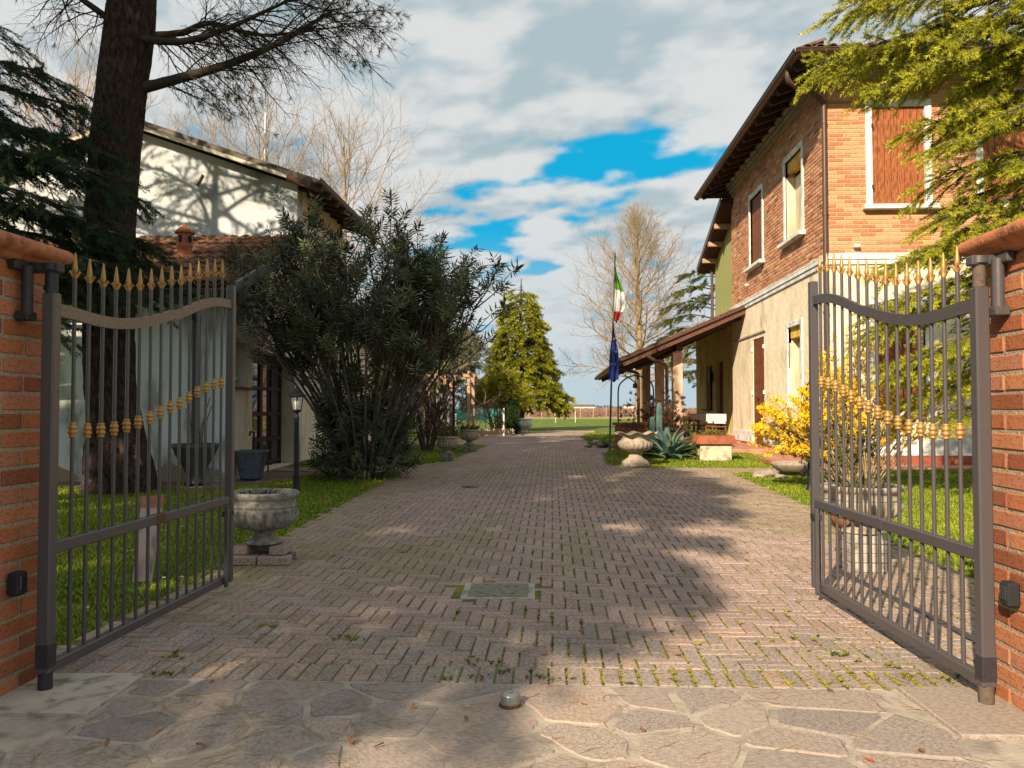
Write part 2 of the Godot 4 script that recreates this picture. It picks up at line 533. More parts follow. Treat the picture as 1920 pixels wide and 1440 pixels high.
	M.gable = mat(lin(0.47, 0.495, 0.525), 0.93, "stain", Vector3(0.16, 0.12, 0.16), "n_fine", 0.2)
	M.farm_side = mat(lin(0.62, 0.56, 0.44), 0.93, "plaster", Vector3(0.5, 0.15, 0.5), "n_fine", 0.2)
	M.old_roof = mat(lin(0.14, 0.115, 0.10), 0.95, "stain", Vector3.ONE * 0.8)
	M.cream_trim = mat(lin(0.60, 0.53, 0.40), 0.85, "blotch", Vector3.ONE)
	M.verge_grey = mat(lin(0.30, 0.29, 0.28), 0.85, "stain", Vector3.ONE * 0.8)
	M.iron_brown = mat(lin(0.22, 0.165, 0.125), 0.6, "fine", Vector3.ONE * 3.0)
	M.steel_dull = mat(lin(0.34, 0.34, 0.32), 0.38, "fine", Vector3.ONE * 8.0)
	M.steel_dull.metallic = 0.75
	M.bark_pink = mat(lin(0.42, 0.33, 0.245), 0.9, "bark", Vector3.ONE * 2.0)
	M.oleander = leafmat(1, 1, 1, 0.2, 0.42)
	M.dry = leafmat(0.20, 0.10, 0.05, 0.3, 0.8)
	M.dry_red = leafmat(0.34, 0.10, 0.05, 0.3, 0.8)
	M.dry_straw = mat(lin(0.36, 0.26, 0.14), 0.8)
	M.petal = leafmat(1, 1, 1, 0.5, 0.6)
	M.agave = mat(lin(0.075, 0.14, 0.125), 0.5, "blotch", Vector3.ONE * 2.0)
	M.agave_pale = mat(lin(0.13, 0.20, 0.14), 0.5, "blotch", Vector3.ONE * 2.0)
	M.cream_stained = mat(lin(0.50, 0.45, 0.33), 0.92, "stain", Vector3.ONE * 0.9)
	M.terracotta_top = mat(lin(0.34, 0.105, 0.055), 0.75, "blotch", Vector3.ONE * 1.5)
	M.pole = mat(lin(0.075, 0.10, 0.09), 0.5)
	M.flag_green = leafmat(0.10, 0.26, 0.03, 0.4, 0.8)
	M.flag_white = leafmat(0.60, 0.60, 0.58, 0.4, 0.8)
	M.flag_red = leafmat(0.48, 0.06, 0.045, 0.4, 0.8)
	M.flag_blue = leafmat(0.05, 0.085, 0.36, 0.35, 0.8)
	M.flag_star = leafmat(0.72, 0.55, 0.12, 0.2, 0.8)
	M.rock_dark = mat(lin(0.05, 0.05, 0.052), 0.9, "stone", Vector3.ONE * 3.0)
	M.picket = mat(lin(0.55, 0.45, 0.32), 0.85, "bark", Vector3(4, 1, 4))
	M.canvas = mat(lin(0.5, 0.48, 0.44), 0.9)
	M.cover = mat(lin(0.20, 0.19, 0.14), 0.9, "stain", Vector3.ONE * 3.0, "n_fine", 0.6)
	M.board_red = mat(lin(0.42, 0.18, 0.13), 0.8, "blotch", Vector3.ONE * 3.0)

func _ready() -> void:
	rng.seed = 4711
	var cam := Camera3D.new()
	cam.name = "camera"
	add_child(cam)
	cam.position = V(0, 1.05, 0)
	cam.rotation_degrees = V(1.785, 2.79, 0)
	cam.fov = 50.12
	cam.near = 0.05
	cam.far = 4000.0
	cam.current = true
	var we := WorldEnvironment.new()
	we.name = "world_environment"
	var env := Environment.new()
	env.background_mode = Environment.BG_SKY
	var sky := Sky.new()
	sky.sky_material = make_sky()
	env.sky = sky
	env.tonemap_mode = Environment.TONE_MAPPER_LINEAR
	env.tonemap_exposure = 1.85
	env.background_energy_multiplier = 0.66
	env.sdfgi_enabled = true
	env.ssao_enabled = true
	env.ssil_enabled = true
	we.environment = env
	add_child(we)
	var sun := DirectionalLight3D.new()
	sun.name = "sun"
	sun.light_color = Color(1.0, 0.92, 0.80)
	sun.light_energy = 1.45
	sun.light_angular_distance = 0.5
	sun.shadow_enabled = true
	add_child(sun)
	var az := deg_to_rad(25.5)
	var el := deg_to_rad(30.0)
	var to_sun := V(-sin(az) * cos(el), sin(el), cos(az) * cos(el))
	sun.look_at_from_position(to_sun * 50.0, Vector3.ZERO)
	make_materials()
	build_ground()
	build_paving()
	build_house()
	build_wing()
	build_farmhouse()
	build_gate()
	build_trees()
	build_garden()
	build_far()
	build_small()

# ---------------------------------------------------------------- ground
var DRIVE := PackedVector2Array([Vector2(-2.2, -3.18), Vector2(-2.2, -12.1), Vector2(-4.3, -12.2), Vector2(-4.3, -12.85), Vector2(-2.45, -12.85), Vector2(-1.8, -14.2), Vector2(-1.45, -18.6), Vector2(-7.0, -19.0), Vector2(-7.0, -24.2), Vector2(-2.8, -24.6), Vector2(-1.3, -27.5), Vector2(0.3, -33.0), Vector2(1.7, -33.0), Vector2(0.95, -24.5), Vector2(0.95, -18.9), Vector2(1.5, -17.9), Vector2(1.0, -16.0), Vector2(0.92, -13.5), Vector2(1.25, -12.98), Vector2(3.3, -13.0), Vector2(3.75, -13.4), Vector2(3.75, -12.3), Vector2(2.62, -12.2), Vector2(2.64, -3.18)])
var SIDE_PATH := PackedVector2Array([Vector2(-4.3, -12.4), Vector2(-3.35, -12.3), Vector2(-3.75, -10.3), Vector2(-4.2, -9.95), Vector2(-9.0, -10.05), Vector2(-9.0, -10.7), Vector2(-4.3, -10.7)])

func in_poly(x: float, z: float, p: PackedVector2Array) -> bool:
	return Geometry2D.is_point_in_polygon(Vector2(x, z), p)

func flat(b: MB, poly: PackedVector2Array, up: float, cuts := 1.0) -> void:
	# a sheet that follows the rise of the ground, cut into strips across z
	var z0 := 1e9
	var z1 := -1e9
	for p in poly:
		z0 = minf(z0, p.y)
		z1 = maxf(z1, p.y)
	var z := z0
	while z < z1:
		var strip := PackedVector2Array([Vector2(-60, z), Vector2(60, z), Vector2(60, z + cuts), Vector2(-60, z + cuts)])
		for q in Geometry2D.intersect_polygons(poly, strip):
			var idx := Geometry2D.triangulate_polygon(q)
			for k in range(0, idx.size(), 3):
				var a := on(q[idx[k]].x, q[idx[k]].y, up)
				var c := on(q[idx[k + 1]].x, q[idx[k + 1]].y, up)
				var d := on(q[idx[k + 2]].x, q[idx[k + 2]].y, up)
				if (c - a).cross(d - a).y > 0.0: b.tri(a, c, d)
				else: b.tri(a, d, c)
		z += cuts

func build_ground() -> void:
	var b := MB.new()
	var zs := [80.0, 20.0, 0.0, -3.0, -5.0, -8.0, -12.0, -16.0, -22.0, -40.0, -75.0]
	for i in zs.size() - 1:
		for k in 8:
			var x0 := -80.0 + 20.0 * k
			b.quad(on(x0, zs[i], -0.03), on(x0 + 20, zs[i], -0.03), on(x0 + 20, zs[i + 1], -0.03), on(x0, zs[i + 1], -0.03))
	struct("lawn_ground", b, M.lawn)
	b = MB.new()
	b.quad(V(-900, 0.207, -74.9), V(900, 0.207, -74.9), V(900, 0.207, -82), V(-900, 0.207, -82))
	b.quad(V(-900, 0.20, 80), V(-80, 0.20, 80), V(-80, 0.20, -75), V(-900, 0.20, -75))
	b.quad(V(80, 0.20, 80), V(900, 0.20, 80), V(900, 0.20, -75), V(80, 0.20, -75))
	b.quad(V(-900, -0.04, 900), V(900, -0.04, 900), V(900, -0.04, 79), V(-900, -0.04, 79))
	struct("field", b, M.field)
	b = MB.new()
	b.quad(V(-900, 0.205, -82), V(900, 0.205, -82), V(900, 0.30, -1800), V(-900, 0.30, -1800))
	struct("ploughed_field", b, M.plough)
	b = MB.new()
	flat(b, SIDE_PATH, -0.012)
	struct("side_path", b, M.path)
	# blades of grass
	var bl := MB.new()
	for k in 9:
		var a := rnd(0, TAU)
		var p := V(rnd(-0.035, 0.035), -0.01, rnd(-0.035, 0.035))
		var side := V(cos(a + 1.57), 0, sin(a + 1.57)) * rnd(0.0028, 0.0045)
		var hgt := rnd(0.020, 0.042)
		var lean := V(cos(a), 0, sin(a)) * rnd(0.005, 0.03)
		var mid := p + lean * 0.4 + V(0, hgt * 0.6, 0)
		bl.quad(p - side, p + side, mid + side * 0.8, mid - side * 0.8)
		bl.tri(mid - side * 0.8, mid + side * 0.8, p + lean + V(0, hgt, 0))
	var xs := []
	var cs := PackedColorArray()
	var patch := noise(0.6, 3, 40)
	for i in 330000:
		var z := -3.2 - 25.0 * pow(rng.randf(), 2.0)
		var x := rnd(-9.0, 7.5)
		if in_poly(x, z, DRIVE) or in_poly(x, z, SIDE_PATH): continue
		if x > 3.85 and z < -12.75: continue
		if x < -4.25 and z < -10.6 and z > -22.0: continue
		if absf(x - 0.135) > 0.95 - z * 0.68: continue
		if z > -3.3 and x > -2.5 and x < 2.2: continue
		var k := 1.0 + maxf(0.0, -z - 7.0) * 0.09
		if patch.get_noise_2d(x * 1.3 + 30.0, z * 1.3) < -0.42 - 0.15 * rng.randf(): continue
		var s := rnd(0.55, 1.35) * k
		xs.push_back(Transform3D(Basis(Vector3.UP, rnd(0, TAU)).scaled(V(s, s * rnd(0.7, 1.1) / sqrt(k), s)), on(x, z, -0.015)))
		var g := 0.5 + 0.5 * patch.get_noise_2d(x, z) + rnd(-0.25, 0.25)
		var c := Color(0.115, 0.195, 0.016).lerp(Color(0.29, 0.325, 0.028), clampf(g, 0, 1))
		if rng.randf() < 0.04: c = Color(0.25, 0.20, 0.08)
		cs.push_back(c)
	many(self, "grass", bl.mesh(), leafmat(1, 1, 1, 0.5, 0.6), xs, cs)
	tag(get_node("grass"), "short bright green grass of the lawns beside the drive", "grass", "", "stuff")
	# daisies
	var dm := MB.new()
	for k in 8:
		var a := TAU * k / 8
		dm.tri(V(0, 0.040, 0), V(cos(a) * 0.011, 0.043, sin(a) * 0.011), V(cos(a + 0.55) * 0.011, 0.043, sin(a + 0.55) * 0.011))
	xs = []
	while xs.size() < 420:
		var z := -3.4 - 12.0 * pow(rng.randf(), 1.5)
		var x := rnd(-5.5, 5.5)
		if in_poly(x, z, DRIVE) or in_poly(x, z, SIDE_PATH) or (x > 3.8 and z < -12.8): continue
		if patch.get_noise_2d(x * 1.5 + 9.0, z * 1.5) < -0.05: continue
		xs.push_back(Transform3D(Basis(Vector3.UP, rnd(0, TAU)).scaled(Vector3.ONE * rnd(0.7, 1.2)), on(x, z)))
	for k in 200:
		xs.push_back(Transform3D(Basis.IDENTITY.scaled(Vector3.ONE * 2.0), on(rnd(1.5, 3.0), rnd(-26.5, -24.5))))
	tag(many(self, "daisies", dm.mesh(), M.white_paint, xs), "tiny white daisies scattered through the lawn", "daisies", "", "stuff")

# ---------------------------------------------------------------- paving
func build_paving() -> void:
	var drive := MB.new()
	flat(drive, DRIVE, -0.0075)
	var root := struct("driveway", drive, M.joint)
	var w := 0.0705
	var len := 3.0 * w
	var th := 0.03
	var pm := MB.new()
	pm.box(V(0, -th * 0.5, 0), V(len - 0.008, th, w - 0.008), Basis.IDENTITY, 0.004)
	var paver := pm.mesh()
	var spots := []
	var x := -2.2
	while x < 2.6:
		spots.push_back([x + w * 0.5, -3.18 - len * 0.5, PI / 2])
		x += w
	var zo := -3.18 - len
	var cut := []
	for i in range(-110, 48):
		for j in range(-400, 1):
			var k := posmod(i - j, 6)
			var px := 0.0
			var pz := 0.0
			var turn := 0.0
			if k == 0:
				px = (i + 1.5) * w
				pz = zo + (j - 0.5) * w
			elif k == 5:
				px = (i + 0.5) * w
				pz = zo + (j + 0.5) * w
				turn = PI / 2
				if j > -2:
					if in_poly(px, zo - w, DRIVE): cut.push_back([px, zo - w * (1.0 if j == -1 else 0.5), 2.0 if j == -1 else 1.0])
					continue
			else:
				continue
			if not in_poly(px, pz, DRIVE): continue
			if px > -0.53 and px < -0.09 and pz > -5.02 and pz < -4.58: continue
			spots.push_back([px, pz, turn])
	spots.sort_custom(func(a, b): return a[1] > b[1])
	var xs := []
	var cs := PackedColorArray()
	var tone := noise(0.35, 3, 77)
	for i in spots.size():
		var s: Array = spots[i]
		var y := gy(s[1]) + rnd(-0.002, 0.0015)
		var bs := Basis(Vector3.RIGHT, 0.018 if s[1] < -5.0 else 0.0) * Basis.from_euler(V(rnd(-0.012, 0.012), s[2] + rnd(-0.012, 0.012), rnd(-0.012, 0.012)))
		var xf := Transform3D(bs, V(s[0], y, s[1]))
		if i < 260:
			put(root, "paver", paver, M["paver%d" % rng.randi_range(0, 5)], xf)
		else:
			xs.push_back(xf)
			var g := 1.20 - 0.07 * exp(-pow((absf(s[0] - 0.15) - 0.72) / 0.28, 2.0)) + rnd(-0.18, 0.18) + 0.18 * tone.get_noise_2d(s[0], s[1])
			var c := Color(0.335, 0.250, 0.222) * g
			c = c.lerp(Color(0.385, 0.268, 0.222) * g, rng.randf() * 0.6)
			# moss and dust have settled along the middle and the verges
			var green := smoothstep(0.1, 0.6, tone.get_noise_2d(s[0] * 1.7 + 50.0, s[1] * 0.6)) * 0.35
			c = c.lerp(Color(0.28, 0.25, 0.08), clampf(green + 0.34 * smoothstep(1.3, 2.6, absf(s[0] - 0.2)), 0.0, 0.55))
			cs.push_back(c)
	many(root, "paver_field", paver, M.paver, xs, cs)
	for q in cut:
		put(root, "paver", box_mesh(V(0, -th * 0.5, 0), V(q[2] * w - 0.007, th, w - 0.008), Basis.IDENTITY, 0.004), M["paver%d" % rng.randi_range(0, 5)], Transform3D(Basis(Vector3.UP, PI / 2), V(q[0], rnd(-0.002, 0.001), q[1])))
	# weeds in the joints
	var wm := MB.new()
	for k in 9:
		var a := rnd(0, TAU)
		var o := V(cos(a), 0, sin(a))
		var sd := V(-o.z, 0, o.x) * 0.004
		var l := rnd(0.012, 0.035)
		var mid := o * l * 0.5 + V(0, rnd(0.008, 0.02), 0)
		wm.quad(-sd * 0.6, sd * 0.6, mid + sd, mid - sd)
		wm.tri(mid - sd, mid + sd, o * l + V(0, rnd(0.004, 0.026), 0))
	xs = []
	cs = PackedColorArray()
	for i in 38000:
		var s: Array = spots[int(pow(rng.randf(), 1.6) * minf(spots.size() - 1, 3200))]
		var sgn := -1.0 if rng.randf() < 0.5 else 1.0
		var along := rnd(-0.5, 0.5) * len
		var p := V(along, 0, sgn * w * 0.5)
		if rng.randf() < 0.6 and absf(cos(s[2])) > 0.5: continue  # more in the joints that run away from the gate
		p = Basis(Vector3.UP, s[2]) * p
		var px: float = s[0] + p.x
		var pz: float = s[1] + p.z
		var wet := tone.get_noise_2d(px * 3.0 + 20.0, pz * 1.2) + 0.62 * smoothstep(-0.8, 1.9, px) - 0.02 + 0.25 * exp(-pow((px - 0.1) / 0.4, 2.0))
		if wet < rnd(-0.05, 0.55): continue
		var sc := rnd(0.25, 0.62)
		if rng.randf() < 0.012: sc = rnd(0.8, 1.2)
		xs.push_back(Transform3D(Basis(Vector3.UP, rnd(0, TAU)).scaled(V(sc, sc * 0.8, sc)), on(px, pz, -0.008)))
		cs.push_back(Color(0.17, 0.17, 0.02).lerp(Color(0.27, 0.25, 0.025), rng.randf()))
	for c in [[-1.62, -3.45], [-1.56, -3.22], [-0.93, -3.75], [1.25, -3.6], [1.38, -3.45], [1.2, -3.85], [1.46, -3.32], [-0.28, -3.4], [-0.2, -3.3], [0.0, -3.24], [-0.35, -3.22], [-1.35, -3.95]]:
		for k in 7:
			var sc := rnd(0.4, 1.0)
			xs.push_back(Transform3D(Basis(Vector3.UP, rnd(0, TAU)).scaled(V(sc, sc * rnd(0.5, 1.3), sc)), V(c[0] + rng.randfn() * 0.05, 0.0, c[1] + rng.randfn() * 0.02)))
			cs.push_back(Color(0.075, 0.125, 0.015).lerp(Color(0.17, 0.19, 0.02), rng.randf()))
	tag(many(self, "moss", wm.mesh(), leafmat(1, 1, 1, 0.3, 0.7), xs, cs), "moss and small weeds growing in the joints of the drive", "moss", "", "stuff")
	# crazy paving in front of the gate
	var base := MB.new()
	base.box(V(-0.15, -0.05, -1.49), V(7.0, 0.096, 3.38))
	var pav := struct("threshold_paving", base, M.flag_mortar)
	var seeds := []
	var rows := [-3.05, -2.86, -2.67, -2.47, -2.26, -2.04, -1.8, -1.5]
	for r in rows.size():
		var n := 21
		for k in n:
			if rng.randf() < 0.22: continue
			seeds.push_back(Vector2(-2.9 + 0.285 * (k + 0.5 * (r % 2)) + rnd(-0.15, 0.15), rows[r] + rnd(-0.085, 0.085)))
	for i in seeds.size():
		var poly := PackedVector2Array([Vector2(-3.6, -3.172), Vector2(3.3, -3.172), Vector2(3.3, -1.2), Vector2(-3.6, -1.2)])
		for j in seeds.size():
			if i == j: continue
			var a: Vector2 = seeds[i]
			var d: Vector2 = seeds[j]
			if a.distance_to(d) > 1.4: continue
			poly = clip(poly, (a + d) * 0.5, (d - a).normalized())
		for slab in [[-2.0, -1.6, -3.2, -2.77], [1.3, 1.75, -3.2, -2.72]]:
			var ctr := Vector2((slab[0] + slab[1]) * 0.5, (slab[2] + slab[3]) * 0.5)
			var s: Vector2 = seeds[i] - ctr
			if absf(s.x) < 0.22 and absf(s.y) < 0.2: poly = PackedVector2Array()
			elif poly.size() > 2:
				if s.x > 0 and slab[0] < 0: poly = clip(poly, Vector2(slab[1] + 0.006, 0), Vector2(-1, 0)) if absf(s.y) < 0.4 and s.x < 1.0 else poly
				if s.x < 0 and slab[0] > 0: poly = clip(poly, Vector2(slab[0] - 0.006, 0), Vector2(1, 0)) if absf(s.y) < 0.4 and s.x > -1.0 else poly
		if poly.size() < 3: continue
		var ins := Geometry2D.offset_polygon(poly, -rnd(0.006, 0.017), Geometry2D.JOIN_MITER)
		if ins.is_empty() or ins[0].size() < 3: continue
		# worn, rounded outline
		var rd := PackedVector2Array()
		var src: PackedVector2Array = ins[0]
		for k in src.size():
			var p := src[k]
			var pa := src[(k + src.size() - 1) % src.size()]
			var pb := src[(k + 1) % src.size()]
			for f in [p.lerp(pa, minf(0.25, 0.016 / maxf(p.distance_to(pa), 0.001))), p.lerp(pb, minf(0.25, 0.016 / maxf(p.distance_to(pb), 0.001)))]:
				rd.push_back(f)
			for e in [0.35, 0.65]:
				rd.push_back(p.lerp(pb, e) + Vector2(rnd(-0.006, 0.006), rnd(-0.006, 0.006)))
		var fm := MB.new()
		# each stone is cut from its own block: it carries its own grain direction
		var mid := Vector2.ZERO
		for q in rd: mid += q
		mid /= rd.size()
		var turn := rnd(0, TAU)
		var own := PackedVector2Array()
		for q in rd:
			var l := V(q.x - mid.x, 0, q.y - mid.y).rotated(Vector3.UP, -turn)
			own.push_back(Vector2(l.x + mid.x * 7.0, l.z + mid.y * 5.0))
		fm.slab(own, -0.03, rnd(0.0, 0.006), 0.006)
		var place := Transform3D(Basis(Vector3.UP, turn), V(mid.x, 0, mid.y)) * Transform3D(Basis.IDENTITY, V(-mid.x * 7.0, 0, -mid.y * 5.0))
		put(pav, "flagstone", fm.mesh(), M["flag%d" % rng.randi_range(0, 4)], place)
	for s in [[-1.80, -2.98, 0.40, 0.42], [1.52, -2.96, 0.44, 0.46]]:
		var sm := MB.new()
		sm.box(V(s[0], -0.01, s[1]), V(s[2], 0.045, s[3]), Basis(Vector3.UP, 0.03), 0.004)
		put(pav, "slab", sm.mesh(), M.slab if s[0] < 0 else M.flag0)

func clip(poly: PackedVector2Array, p: Vector2, nrm: Vector2) -> PackedVector2Array:
	var out := PackedVector2Array()
	for k in poly.size():
		var a := poly[k]
		var b := poly[(k + 1) % poly.size()]
		var da := (a - p).dot(nrm)
		var db := (b - p).dot(nrm)
		if da <= 0.0: out.push_back(a)
		if (da < 0.0 and db > 0.0) or (da > 0.0 and db < 0.0):
			out.push_back(a.lerp(b, da / (da - db)))
	return out

# ---------------------------------------------------------------- buildings
# a wall in the plane (u, v) with rectangular openings; depth goes along -n
func wall(b: MB, o: Vector3, u: Vector3, v: Vector3, w: float, h: float, depth: float, holes: Array) -> void:
	var us := [0.0, w]
	var vs := [0.0, h]
	for r in holes:
		us.append_array([r.position.x, r.end.x])
		vs.append_array([r.position.y, r.end.y])
	us.sort()
	vs.sort()
	var n := u.cross(v).normalized()
	for i in us.size() - 1:
		for j in vs.size() - 1:
			if us[i + 1] - us[i] < 1e-4 or vs[j + 1] - vs[j] < 1e-4: continue
			var c := Vector2((us[i] + us[i + 1]) * 0.5, (vs[j] + vs[j + 1]) * 0.5)
			var open := false
			for r in holes:
				if r.has_point(c): open = true
			if open: continue
			b.quad(o + u * us[i] + v * vs[j], o + u * us[i + 1] + v * vs[j], o + u * us[i + 1] + v * vs[j + 1], o + u * us[i] + v * vs[j + 1])
	for r in holes:
		var p: Array = [o + u * r.position.x + v * r.position.y, o + u * r.end.x + v * r.position.y, o + u * r.end.x + v * r.end.y, o + u * r.position.x + v * r.end.y]
		for k in 4:
			var a: Vector3 = p[k]
			var d: Vector3 = p[(k + 1) % 4]
			b.quad(a, d, d - n * depth, a - n * depth)

func brick_face(root: Node3D, o: Vector3, u: Vector3, w: float, h: float, holes: Array, spots: Array, cs: PackedColorArray) -> void:
	var n := u.cross(Vector3.UP)
	var ph := 0.068
	var bl := 0.25
	for r in int(h / ph):
		var y := (r + 0.5) * ph
		var x := -bl * 0.5 * (r % 2)
		while x < w:
			var x0 := maxf(x + 0.005, 0.0)
			var x1 := minf(x + bl - 0.005, w)
			x += bl
			for q in holes:
				if y > q.position.y and y < q.end.y:
					if x0 >= q.position.x and x1 <= q.end.x: x1 = x0
					elif x0 < q.position.x and x1 > q.position.x: x1 = q.position.x - 0.004
					elif x0 < q.end.x and x1 > q.end.x: x0 = q.end.x + 0.004
			if x1 - x0 < 0.03: continue
			var bs := Basis(u, Vector3.UP, n) * Basis.IDENTITY.scaled(V((x1 - x0) / 0.24, 1, 1))
			spots.push_back(Transform3D(bs, o + u * (x0 + x1) * 0.5 + V(0, y, 0) + n * rnd(-0.002, 0.003)))
			var g := rnd(0.75, 1.2)
			var c := Color(0.63, 0.315, 0.175).lerp(Color(0.55, 0.245, 0.13), rng.randf())
			if rng.randf() < 0.16: c = Color(0.70, 0.40, 0.23)
			if rng.randf() < 0.07: c = Color(0.36, 0.15, 0.08)
			cs.push_back(c * g)

func tile_mesh(len: float, r: float) -> ArrayMesh:
	var b := MB.new()
	var rows := []
	for i in 2:
		var row := PackedVector3Array()
		var rr := r * (1.0 if i == 0 else 0.84)
		for j in 7:
			var a := PI * j / 6
			row.push_back(V(cos(a) * rr, sin(a) * rr * 0.8, -len * i))
		rows.push_back(row)
	b.grid(rows)
	var inner := []
	for row in rows:
		var q := PackedVector3Array()
		for p in row: q.push_back(V(p.x * 0.84, p.y * 0.8 - 0.002, p.z))
		inner.push_back(q)
	b.grid(inner, false, true)
	for j in 6:
		b.quad(inner[0][j], rows[0][j], rows[0][j + 1], inner[0][j + 1])
	return b.mesh()

# rows of barrel tiles on the slope from o along u (eaves) and s (up the slope)
func tile_roof(root: Node3D, o: Vector3, u: Vector3, s: Vector3, w: float, l: float, keep := 300) -> void:
	var pitch := 0.19
	var len := 0.40
	var t := tile_mesh(len + 0.07, 0.085)
	var n := u.cross(s).normalized()
	var xs := []
	for r in int(ceil(l / len)):
		for k in int(w / pitch) + 1:
			for under in 2:
				var p := o + u * (k * pitch + (pitch * 0.5 if under else 0.0)) + s * (r * len - 0.02) + n * (0.012 + 0.008 * r / (l / len) + (0.0 if under else 0.022))
				var bs := Basis(u, n, -s)
				if under:
					bs = Basis(-u, -n, -s)
					p += n * 0.055
				xs.push_back(Transform3D(bs * Basis.from_euler(V(rnd(-0.02, 0.02) - 0.03, rnd(-0.03, 0.03), rnd(-0.05, 0.05))), p + s * rnd(-0.015, 0.015)))
	var mats := [M.roof_tile, M.roof_tile2, M.roof_tile3]
	var rest := []
	for i in xs.size():
		if i < keep: put(root, "roof_tile", t, mats[rng.randi_range(0, 2)], xs[i])
		else: rest.push_back(xs[i])
	if rest.size(): many(root, "roof_tile_field", t, M.roof_tile, rest)

func window_frame(parent: Node3D, o: Vector3, u: Vector3, w: float, h: float, fw: float, proud: float, m: Material) -> Node3D:
	# a painted surround standing proud of the wall, o is the lower corner of the opening
	var n := u.cross(Vector3.UP)
	var b := MB.new()
	var bs := Basis(u, Vector3.UP, n)
	var t := proud + 0.06
	b.box(o + u * (-fw * 0.5) + V(0, h * 0.5, 0) + n * (proud - t * 0.5), V(fw, h, t), bs, 0.004)
	b.box(o + u * (w + fw * 0.5) + V(0, h * 0.5, 0) + n * (proud - t * 0.5), V(fw, h, t), bs, 0.004)
	b.box(o + u * (w * 0.5) + V(0, h + fw * 0.5, 0) + n * (proud - t * 0.5), V(w + 2 * fw, fw, t), bs, 0.004)
	return put(parent, "window_frame", b.mesh(), m)

func sill(parent: Node3D, o: Vector3, u: Vector3, w: float, m: Material) -> void:
	var n := u.cross(Vector3.UP)
	var b := MB.new()
	b.box(o + u * (w * 0.5) + V(0, -0.04, 0) + n * 0.02, V(w + 0.34, 0.075, 0.22), Basis(u, Vector3.UP, n), 0.006)
	put(parent, "window_sill", b.mesh(), m)

func boards(parent: Node3D, called: String, o: Vector3, u: Vector3, w: float, h: float, count: int, m: Material, back := 0.05) -> Node3D:
	# upright boards with shadow gaps
	var n := u.cross(Vector3.UP)
	var root := put(parent, called, box_mesh(o + u * (w * 0.5) + V(0, h * 0.5, 0) - n * (back + 0.02), V(w, h, 0.02), Basis(u, Vector3.UP, n)), M.wood_dark)
	for k in count:
		var bw := w / count
		put(root, "board", box_mesh(o + u * (bw * (k + 0.5)) + V(0, h * 0.5, 0) - n * back, V(bw - 0.006, h - 0.004, 0.03), Basis(u, Vector3.UP, n), 0.004), m)
	return root

func box_mesh(c: Vector3, s: Vector3, bs := Basis.IDENTITY, bevel := 0.0) -> ArrayMesh:
	var b := MB.new()
	b.box(c, s, bs, bevel)
	return b.mesh()

func pipe(parent: Node3D, called: String, pts: Array, r: float, m: Material, k := 5) -> MeshInstance3D:
	var b := MB.new()
	var c := curve(pts, k)
	b.tube(c, taper(c.size(), r, r), 10)
	return put(parent, called, b.mesh(), m)

func half_gutter(parent: Node3D, a: Vector3, d: Vector3, r: float) -> void:
	var b := MB.new()
	var t := (d - a).normalized()
	var u := t.cross(Vector3.UP).normalized()
	var rows := []
	for j in 9:
		var an := PI + PI * j / 8
		rows.push_back(PackedVector3Array([a + u * cos(an) * r + V(0, sin(an) * r, 0), d + u * cos(an) * r + V(0, sin(an) * r, 0)]))
	b.grid(rows)
	for j in 9:
		var an := PI + PI * j / 8
		rows[j] = PackedVector3Array([a + u * cos(an) * r * 0.93 + V(0, sin(an) * r * 0.93, 0), d + u * cos(an) * r * 0.93 + V(0, sin(an) * r * 0.93, 0)])
	b.grid(rows, false, true)
	b.bar(a + u * r, d + u * r, 0.011)
	b.bar(a - u * r, d - u * r, 0.011)
	put(parent, "gutter", b.mesh(), M.gutter)

